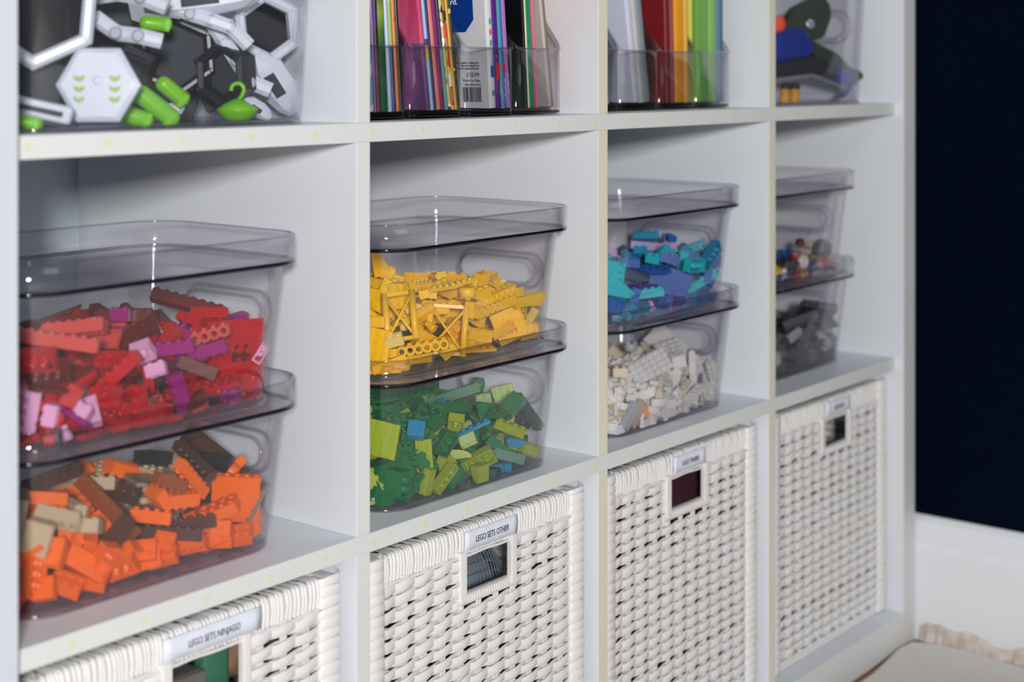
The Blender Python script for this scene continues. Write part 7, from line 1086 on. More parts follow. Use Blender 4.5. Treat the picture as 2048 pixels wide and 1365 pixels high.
'grn': 'b4x2,P,1,1658,357,165,657,-588,62,-469;b4x1,P,1,2363,540,322,876,156,127,-438;b2x2,P,1,1591,590,507,828,-353,239,-364;p6x3,U,1,2587,740,460,635,18,-743,210;b2x2,H,1,2574,540,375,794,-424,270,-342;b2x1,U,1,1536,390,373,798,-386,-32,-461;b2x1,U,1,2614,1090,490,878,196,-187,-395;b4x1,P,1,2478,434,119,880,149,111,-438;p10x3,L,1,1709,1440,668,893,107,-137,-414;b8x1,L,1,2305,1290,549,881,-145,-103,-437;p4x4,P,1,331,390,612,717,200,-661,90;b2x2,A,1,907,490,569,809,398,-147,-408;p6x1,A,1,1646,490,434,885,-16,-231,-403;b1x1x2,A,1,2351,440,188,691,-278,-580,-331;l4x4,L,1,770,440,430,751,304,-586,-22;l4x4,L,0,621,490,224,81,30,-47,-20;w4x3,P,1,1309,390,179,812,354,59,-461;v3x1,P,1,1461,440,255,894,-108,-25,-435;c2x2,L,1,2650,1190,626,729,-154,-628,-225;b3x1,P,1,844,290,138,743,115,-659,-7;s2x2,L,1,1341,640,564,660,-552,-64,-506;b3x2,L,1,1259,440,394,568,-578,-203,-550;b4x2,L,1,2390,890,435,823,366,-122,-417;b4x1,G,1,2591,1290,499,875,-200,-18,-440;b4x1,L,1,2082,440,180,864,-97,369,-328;b4x1,L,1,2115,355,111,891,-104,183,-403;b3x2,L,1,2533,590,118,777,-457,202,-382;b3x2x2,L,1,489,335,195,573,-453,-500,-466;b2x2,L,1,2579,790,298,830,346,-253,-357;b4x1,L,0,973,499,175,48,-5,-87,9;b4x1,L,1,788,450,176,245,-655,462,545;v3x1,L,0,561,1302,312,12,-98,17,-4;t2x1,L,0,573,841,116,70,0,0,71;k6x1,L,0,2094,1728,41,71,-71,0,0;b2x1,G,0,257,623,85,55,38,-60,44;n2x2,L,0,771,790,353,3,-85,-52,-2;p4x1,U,0,380,485,33,100,0,0,-4;b2x2,L,0,287,1278,65,71,0,0,71;b2x1,A,0,1774,778,353,100,3,0,-9;p6x2,L,0,1468,1769,81,3,3,-71,-71;b3x1,L,0,323,1619,65,82,0,0,57;s2x2,L,0,359,1047,50,0,-71,71,0;p4x2,H,0,1510,732,369,17,-43,85,-26;v2x2,L,0,519,1081,81,50,50,-50,50;b4x2,U,0,1415,1777,392,2,26,-2,-96;p3x2,L,0,674,1424,364,58,2,3,-81;t4x1,G,0,1360,1123,344,3,-98,18,1;a4x1,A,1,1886,338,41,100,100,699,701;b2x2,P,0,1666,1724,364,70,6,-5,71;k4x1,L,0,1895,1472,400,99,3,0,-11;b6x1,G,1,1918,831,364,16,-470,-882,-30;w4x3,P,0,453,871,146,3,4,1,-100;b3x2,L,0,861,1419,404,3,-86,-52,-2;b3x2,P,0,2546,1175,219,62,-35,-62,-35;p3x2,L,0,1552,1751,511,63,32,38,60;s2x2,L,0,519,979,94,64,31,-31,64;s2x2,P,0,900,1725,81,0,0,-71,-71;p2x2,L,0,493,1234,81,52,-51,48,-49;v3x1,L,0,2266,849,348,33,-31,-65,61;c1x1,L,0,1769,872,350,49,-46,-54,50;v3x1,P,1,2448,357,98,21,-968,86,234;a4x1,L,0,1704,994,367,2,-58,82,3;p4x2,L,0,2517,1649,227,38,-16,-28,86;k6x1,L,0,736,1629,405,9,5,-86,-50;s2x2,P,0,1169,1734,81,65,-65,-27,27;c2x2,L,0,1418,529,377,24,30,70,60;b2x2,L,0,460,1701,65,0,0,100,0;b2x1,L,1,358,373,65,0,-41,-999,0;b2x1,G,0,1675,1732,480,7,-78,-62,-4;s2x2,P,1,1670,665,331,320,-580,697,275;w4x3,L,0,1206,986,335,3,-99,10,0;p4x4,P,0,465,1596,193,13,98,2,12;p2x2,L,0,1885,504,85,55,45,-45,55;b6x1,G,0,1343,1783,210,0,0,0,100;u2x2,L,0,428,1210,82,51,52,-48,-49;b4x2,P,0,2208,1064,372,95,3,-1,30;v2x2,P,1,1549,255,81,501,-499,499,501;k4x1,P,0,2079,877,401,2,-88,47,0;s2x1,G,0,599,846,303,71,34,62,0;k4x1,A,0,436,1457,146,61,49,34,53;b2x1,L,0,280,714,81,11,70,-12,70;u2x2,L,0,519,811,50,0,-100,0,0;b2x2,L,0,330,1525,81,38,38,-60,-60;b2x2,L,0,2535,1605,83,2,69,2,-72;t2x1,G,1,1272,239,82,870,367,-314,98;s2x1,G,1,1746,262,41,31,-32,-707,706;t4x1,L,0,1350,1700,41,0,0,71,71;b4x2,L,0,2025,1683,311,8,-7,-66,-75;p4x2,L,0,1038,800,344,71,7,-7,69;s2x1,L,0,597,704,286,72,22,-60,-26;b2x2,P,0,1816,1210,382,97,3,1,-24;b4x2,L,1,514,455,221,357,-411,534,647;p4x1,A,0,2649,1155,122,61,32,63,35;b4x1,L,0,234,914,143,16,67,-69,23;b2x1,L,0,556,1301,65,70,0,0,72;p4x2,U,0,719,1707,200,64,-29,-60,-38;n2x2,L,0,335,819,50,20,0,0,98;t4x1,L,0,1687,1475,368,60,2,-3,80;b6x1,L,0,563,1065,345,70,66,-26,-8;s2x1,L,0,1322,751,350,2,85,52,-7;t4x1,L,0,1247,957,367,98,3,1,-19;b4x1,L,0,1142,582,368,23,-96,-11,5;v2x2,L,0,365,1655,224,12,0,98,-13;p4x1,L,0,688,1782,33,100,0,0,0;a4x1,L,0,933,1078,383,69,72,1,9;c1x1,L,1,1963,513,328,30,427,-805,-410;b2x2,L,0,2253,1749,161,71,-71,-4,4;c2x2,L,0,2567,1611,85,51,-46,-49,54;k4x1,L,0,1084,1714,369,88,-4,-46,2;s2x2,L,0,468,960,288,59,-73,-26,23;b2x2,G,0,516,1579,65,100,0,0,2;b3x1,L,1,1169,251,125,944,6,-328,18;c2x2,P,0,1031,691,397,77,8,6,-63;b2x1,P,0,575,1345,188,47,-50,50,53;b4x2,L,1,2515,1012,161,707,-23,707,23;s2x2,U,0,949,1245,384,3,-97,25,1;s2x2,G,1,1142,350,81,706,-706,37,-37;t4x1,G,0,2461,1435,78,61,-39,49,-48;b3x2,L,0,253,883,361,41,-61,58,35;b4x1,P,1,1039,259,134,249,-214,653,683;v3x1,L,0,2362,1740,171,32,-60,-64,-36;p2x2,L,0,2133,822,331,1,-25,97,3;p4x1,L,0,2418,1661,41,10,-10,70,-70;a4x1,A,0,556,1451,161,51,49,51,-49;p4x1,L,1,652,300,123,947,12,-320,35;s2x2,P,0,2207,1206,429,80,20,42,-39;c2x2,L,0,1030,1752,127,71,-2,-70,2;b2x2,L,0,1585,1392,394,80,3,2,-60;p6x2,P,1,942,416,241,686,303,-536,388;b4x2,P,1,1470,772,411,522,136,-279,-795;s2x1,L,0,1831,1573,407,7,0,-3,100;s2x2,L,0,1493,1764,302,39,1,92,-1;b4x2,L,0,647,1667,522,2,-3,50,-86;t4x1,L,0,900,1851,466,51,46,49,-54;p4x2,L,0,1274,798,412,18,97,3,18;b2x1,G,1,488,654,83,291,644,292,644;w4x3,L,0,319,609,157,15,-92,-6,37;w4x3,P,0,464,1507,448,31,59,26,70;b6x1,L,1,1625,786,506,69,-300,663,-682;u2x2,A,0,1569,994,367,3,-84,-54,-2;k4x1,P,0,1741,1717,98,70,-70,-6,-8;b2x2,L,1,1829,644,343,996,34,3,-88;p6x2,L,0,1243,1022,411,4,18,-98,5;p2x2,L,0,534,884,186,7,4,1,-100;t4x1,G,0,1592,975,432,100,3,0,-5;b2x2,L,0,351,1231,385,13,70,-69,13;s2x2,U,1,2567,813,91,384,174,904,-74;u2x2,L,0,1455,1648,438,1,-1,-65,76;b2x2,G,0,874,1704,242,70,-72,-1,-1;n2x2,P,0,1549,1514,434,41,58,-44,55;c1x1,L,0,1916,420,91,29,-74,-60,8;p4x1,L,0,1402,1186,440,29,22,-75,-56;b2x1,H,0,842,909,402,64,-54,42,34;s2x1,L,1,755,607,327,292,555,749,-212;b2x2,L,1,885,592,371,62,799,-591,88;s2x1,L,0,312,1701,377,20,29,-76,-54;p4x2,L,0,640,1705,200,63,-27,-61,-40;b4x1,L,0,820,1809,272,20,-1,-98,5;b2x2,P,0,1293,878,465,94,-22,-14,22;s2x2,L,0,2528,1175,50,0,-4,100,0;p4x4,P,0,362,1251,173,68,-10,-12,72;p8x2,L,1,2417,1522,427,312,420,-851,27;b4x2,L,0,582,1274,458,63,69,24,27;b3x1,H,0,595,1776,173,60,54,-39,43;p6x2,P,0,2661,1423,355,16,-66,-15,72;p4x1,L,0,428,757,181,96,25,0,-9;v3x1,L,1,365,420,97,10,-971,40,234;b3x2,G,0,455,1750,321,42,-46,-58,-53;a4x1,L,0,327,1597,324,48,48,-63,-38;v3x1,L,0,1717,1583,450,59,3,6,-81;b4x1,L,0,212,1487,434,41,-61,61,28;n2x2,L,0,433,1065,439,52,-46,41,-59;k6x1,G,1,2572,477,461,301,544,-362,-694;k6x1,P,0,1303,1195,436,22,-29,56,-75;b3x2,L,0,684,1784,433,0,8,5,100;s2x2,L,0,848,1755,471,18,-31,-47,81;p2x2,H,0,1948,1760,204,71,0,0,-71;b2x1,G,1,2200,857,468,455,65,-690,-560;b3x2,L,1,459,561,238,462,582,-455,491;b2x1,L,0,392,1036,179,49,-51,48,52;c1x1,L,0,1238,1398,395,1,-42,91,3;v2x2,L,0,2463,1724,184,16,9,-65,74;s2x2,L,1,1078,450,230,826,503,211,141;c1x1,A,0,2373,706,347,14,43,-89,-11;b4x1,L,0,1733,1314,440,84,12,-16,51;b4x2,L,0,1110,1794,368,71,64,-19,21;p3x2,G,0,1119,1268,362,2,-54,84,3;v2x2,L,0,1633,1726,234,46,54,-45,-54;p8x2,L,1,1377,1355,535,265,517,813,19;b2x2,G,0,2087,1749,138,0,-72,69,0;s2x2,L,0,1063,980,482,30,40,84,-21;b2x2,P,0,732,1203,415,9,-39,91,-15;b3x2,L,1,970,670,499,882,40,-37,469;b4x1,P,0,1433,1420,454,53,30,63,47;b2x2,L,0,444,1657,280,0,-12,13,98;b2x1,L,0,336,1054,379,53,-45,-50,51;p3x2,L,1,1658,470,313,170,-949,-256,-70;b2x2,G,1,1680,1399,532,693,-139,-682,-186;c1x1,L,0,1513,1162,370,46,50,-50,-54;b4x2,L,0,352,786,394,67,41,-35,51;v3x1,L,1,1615,524,238,532,-793,-292,47;p4x2,L,0,916,854,392,34,58,-61,-42;b2x1,L,1,2212,707,339,648,693,216,231;p4x4,L,0,1229,1514,461,26,29,92,-5;p4x2,P,0,333,967,253,38,47,56,56;p2x2,P,0,540,1772,317,47,53,-58,-41;b4x1,L,0,2019,821,405,2,-47,-88,-3;b2x1,L,0,1547,1374,499,80,3,2,-60;v3x1,L,0,1582,1148,451,22,-19,-67,68;t4x1,U,0,644,723,346,42,85,-30,9;s2x1,G,0,327,625,230,54,75,30,-22;b2x2,L,0,277,1212,222,99,2,-16,0;s2x2,L,0,219,1269,370,7,-67,6,-74;b3x2,P,0,794,1062,495,1,36,-91,22;t4x1,U,0,1727,1050,465,36,-2,-2,-93;v3x1,L,0,881,1228,486,94,9,0,-34;b4x2,L,0,2525,1587,400,65,-31,7,-69;b4x2,L,0,1034,1706,554,67,-21,7,-71;s2x1,P,0,263,1344,265,78,-62,-6,-2;s2x2,L,0,393,1464,260,40,44,-55,58;b2x1,L,1,1779,1283,577,391,14,554,735;k4x1,L,0,868,813,500,66,52,22,50;p4x1,L,0,1046,838,487,22,-38,-60,66;b3x1,P,1,301,472,231,802,146,464,-347;t2x1,G,0,889,1801,81,50,50,-50,50;b4x1,L,1,1098,1287,538,90,116,968,-205;s2x2,L,0,565,1796,557,2,71,-70,5;b6x1,P,0,2255,1785,317,7,3,100,0;p4x2,L,0,528,1310,501,65,-66,-18,33;b2x2,P,0,985,1570,474,27,94,2,-20;v2x2,L,0,323,1710,642,51,11,-83,19;c1x1,L,0,717,1427,439,3,-93,-36,-1;b6x1,U,0,1081,1159,487,25,-28,48,-79;k6x1,L,0,746,1107,566,13,16,-83,-52;p2x2,L,0,447,689,264,49,-14,62,-60;b4x2,L,0,243,1030,312,20,65,18,71;b2x2,L,0,1777,1781,225,74,67,-7,8;b6x1,L,0,675,1680,648,30,18,-81,-47;b4x2,L,1,1913,545,511,131,-447,486,-739;p4x2,P,0,1376,1844,560,69,63,-24,26;p4x4,L,0,1695,1102,503,66,-2,2,-75;s2x2,L,0,1930,1138,408,57,62,37,40;w4x3,L,0,537,874,373,24,-66,18,68;v3x1,L,0,1856,1510,501,84,3,2,-54;p4x2,A,0,809,1434,497,96,-6,7,-25;s2x2,L,0,1927,717,486,46,-43,57,-53;t2x1,L,0,432,1221,241,16,0,99,2;a4x1,G,0,2004,1787,549,9,-10,73,66;s2x1,L,0,580,1212,252,39,61,56,-40;s2x2,P,0,571,1498,450,37,-66,51,40;p4x2,L,1,380,407,205,292,-624,-634,-350;b2x1,L,1,875,396,299,286,555,-49,779;k4x1,P,0,633,1159,488,73,57,13,34;u2x2,L,1,1266,1153,572,369,-598,-527,-478;a4x1,L,0,2122,915,499,6,38,-92,0;p4x1,G,0,242,1452,217,70,1,-15,70;b2x2,P,0,1063,1403,518,62,-58,47,24;p4x2,L,1,1042,748,584,946,54,4,-319;b4x1,P,0,227,707,481,37,-58,34,-64;a4x1,L,0,1671,1021,570,71,70,-3,-7;s2x2,L,0,1128,1521,467,60,9,78,-14;p4x2,G,1,312,473,397,41,704,-700,109;s2x1,L,0,1902,997,398,60,36,64,-31;p8x2,L,1,800,1149,644,706,-57,178,683;b4x2,L,0,346,1496,428,61,-25,59,-47;a4x1,L,1,1178,1065,578,984,-19,137,-113;b4x1,L,1,1075,552,537,42,-448,-523,-724;p4x1,L,0,1333,1671,529,47,-37,-20,78;v3x1,L,0,573,1140,200,40,-60,38,-57;p4x2,L,0,1721,1797,568,0,5,-5,-100;p4x2,L,0,817,1735,665,18,-30,47,-81;p3x2,G,0,851,1648,558,60,56,2,56;b4x2,U,1,2245,1652,457,8,-81,-780,-621;b6x1,P,0,453,1421,595,15,-7,39,91;p6x2,P,0,798,1418,596,30,3,18,93;s2x1,P,0,1202,1641,520,25,-91,16,29;b3x2,P,0,1794,1783,437,75,-3,66,-4;s2x1,L,0,1981,1773,409,48,44,51,-56;c2x2,L,0,540,688,410,84,-30,26,37;p2x2,L,1,1851,304,587,992,30,-85,90;a4x1,U,0,2214,1776,450,75,66,-5,6;b2x2,G,0,680,758,493,61,37,41,56;p3x2,L,1,1345,613,647,37,-894,-255,366;v2x2,L,0,304,665,488,39,25,-74,-48;v3x1,L,1,1801,548,520,536,-397,618,-416;p8x2,L,0,309,1033,629,11,-68,71,-13;s2x1,L,0,2574,1331,91,1,92,2,-39;t4x1,L,0,1380,1793,532,46,-4,89,-1;p4x1,G,0,1303,1672,558,76,21,-36,-50;s2x2,L,0,1161,792,482,54,50,-61,-28;s2x2,L,1,2622,940,81,515,515,-485,-485;k6x1,L,1,1830,746,505,376,505,-435,-644;s2x4,L,1,1424,966,538,250,879,-155,-375;b4x2,L,0,350,1138,543,34,-14,2,93;v3x1,G,0,301,643,356,21,98,6,-2;s2x2,P,1,1240,930,546,417,803,261,-336;s2x1,G,0,1317,762,503,28,92,12,-24;p4x1,P,0,564,746,522,48,-40,-40,-68;p4x2,L,1,718,623,530,485,792,-175,327;b2x1,L,0,397,1317,490,69,13,-60,37;c1x1,G,1,1402,216,639,490,827,276,4;k6x1,P,1,653,904,554,179,-677,161,696;b3x2,L,0,343,1714,497,70,57,11,41;p2x2,L,0,2042,1591,439,68,73,-5,-6;k6x1,L,0,380,956,559,18,-30,-66,66;b4x1,U,0,1959,1532,515,70,10,70,-5;b4x2,P,0,349,1623,645,87,49,3,10;s2x1,L,0,1465,876,505,74,39,48,25;v3x1,G,1,1689,1561,535,325,103,-131,931;k4x1,L,0,926,1471,616,26,-86,33,-28;p6x2,L,0,1121,1406,631,34,-34,36,-80;t4x1,G,0,410,1402,367,14,68,-36,-62;p6x2,L,1,1020,755,634,5,168,984,54;p4x2,L,0,2367,1752,411,99,-6,-8,-3;t2x1,U,1,1723,575,437,645,228,-627,-372;b4x1,G,0,192,1093,615,70,-7,-4,70;p4x2,L,0,399,1747,606,60,-55,-58,-8;s2x1,L,0,581,1169,567,59,80,11,0;b3x2,L,1,2067,275,637,49,250,278,-926;v3x1,P,1,388,602,462,756,-183,-372,506;p4x2,L,0,1086,1756,604,97,-6,21,14;t2x1,L,0,568,1101,401,8,-49,86,-10;b3x1,L,0,2612,1435,121,55,45,55,-45;p4x1,L,0,2548,1412,161,70,-8,70,8;b2x1,L,0,239,1356,503,17,-79,-14,57;b2x2,A,1,1725,835,594,513,-623,-426,-409;b6x1,L,1,1609,726,624,644,19,163,747;p4x1,L,0,491,883,330,2,53,-51,-68;c1x1,L,0,487,1223,320,68,71,-14,-10;p4x1,L,0,2445,1401,151,61,-39,49,-48;b2x1,L,0,1256,1442,573,53,13,-23,-81;p2x2,L,1,1504,1189,541,229,-146,960,-75',
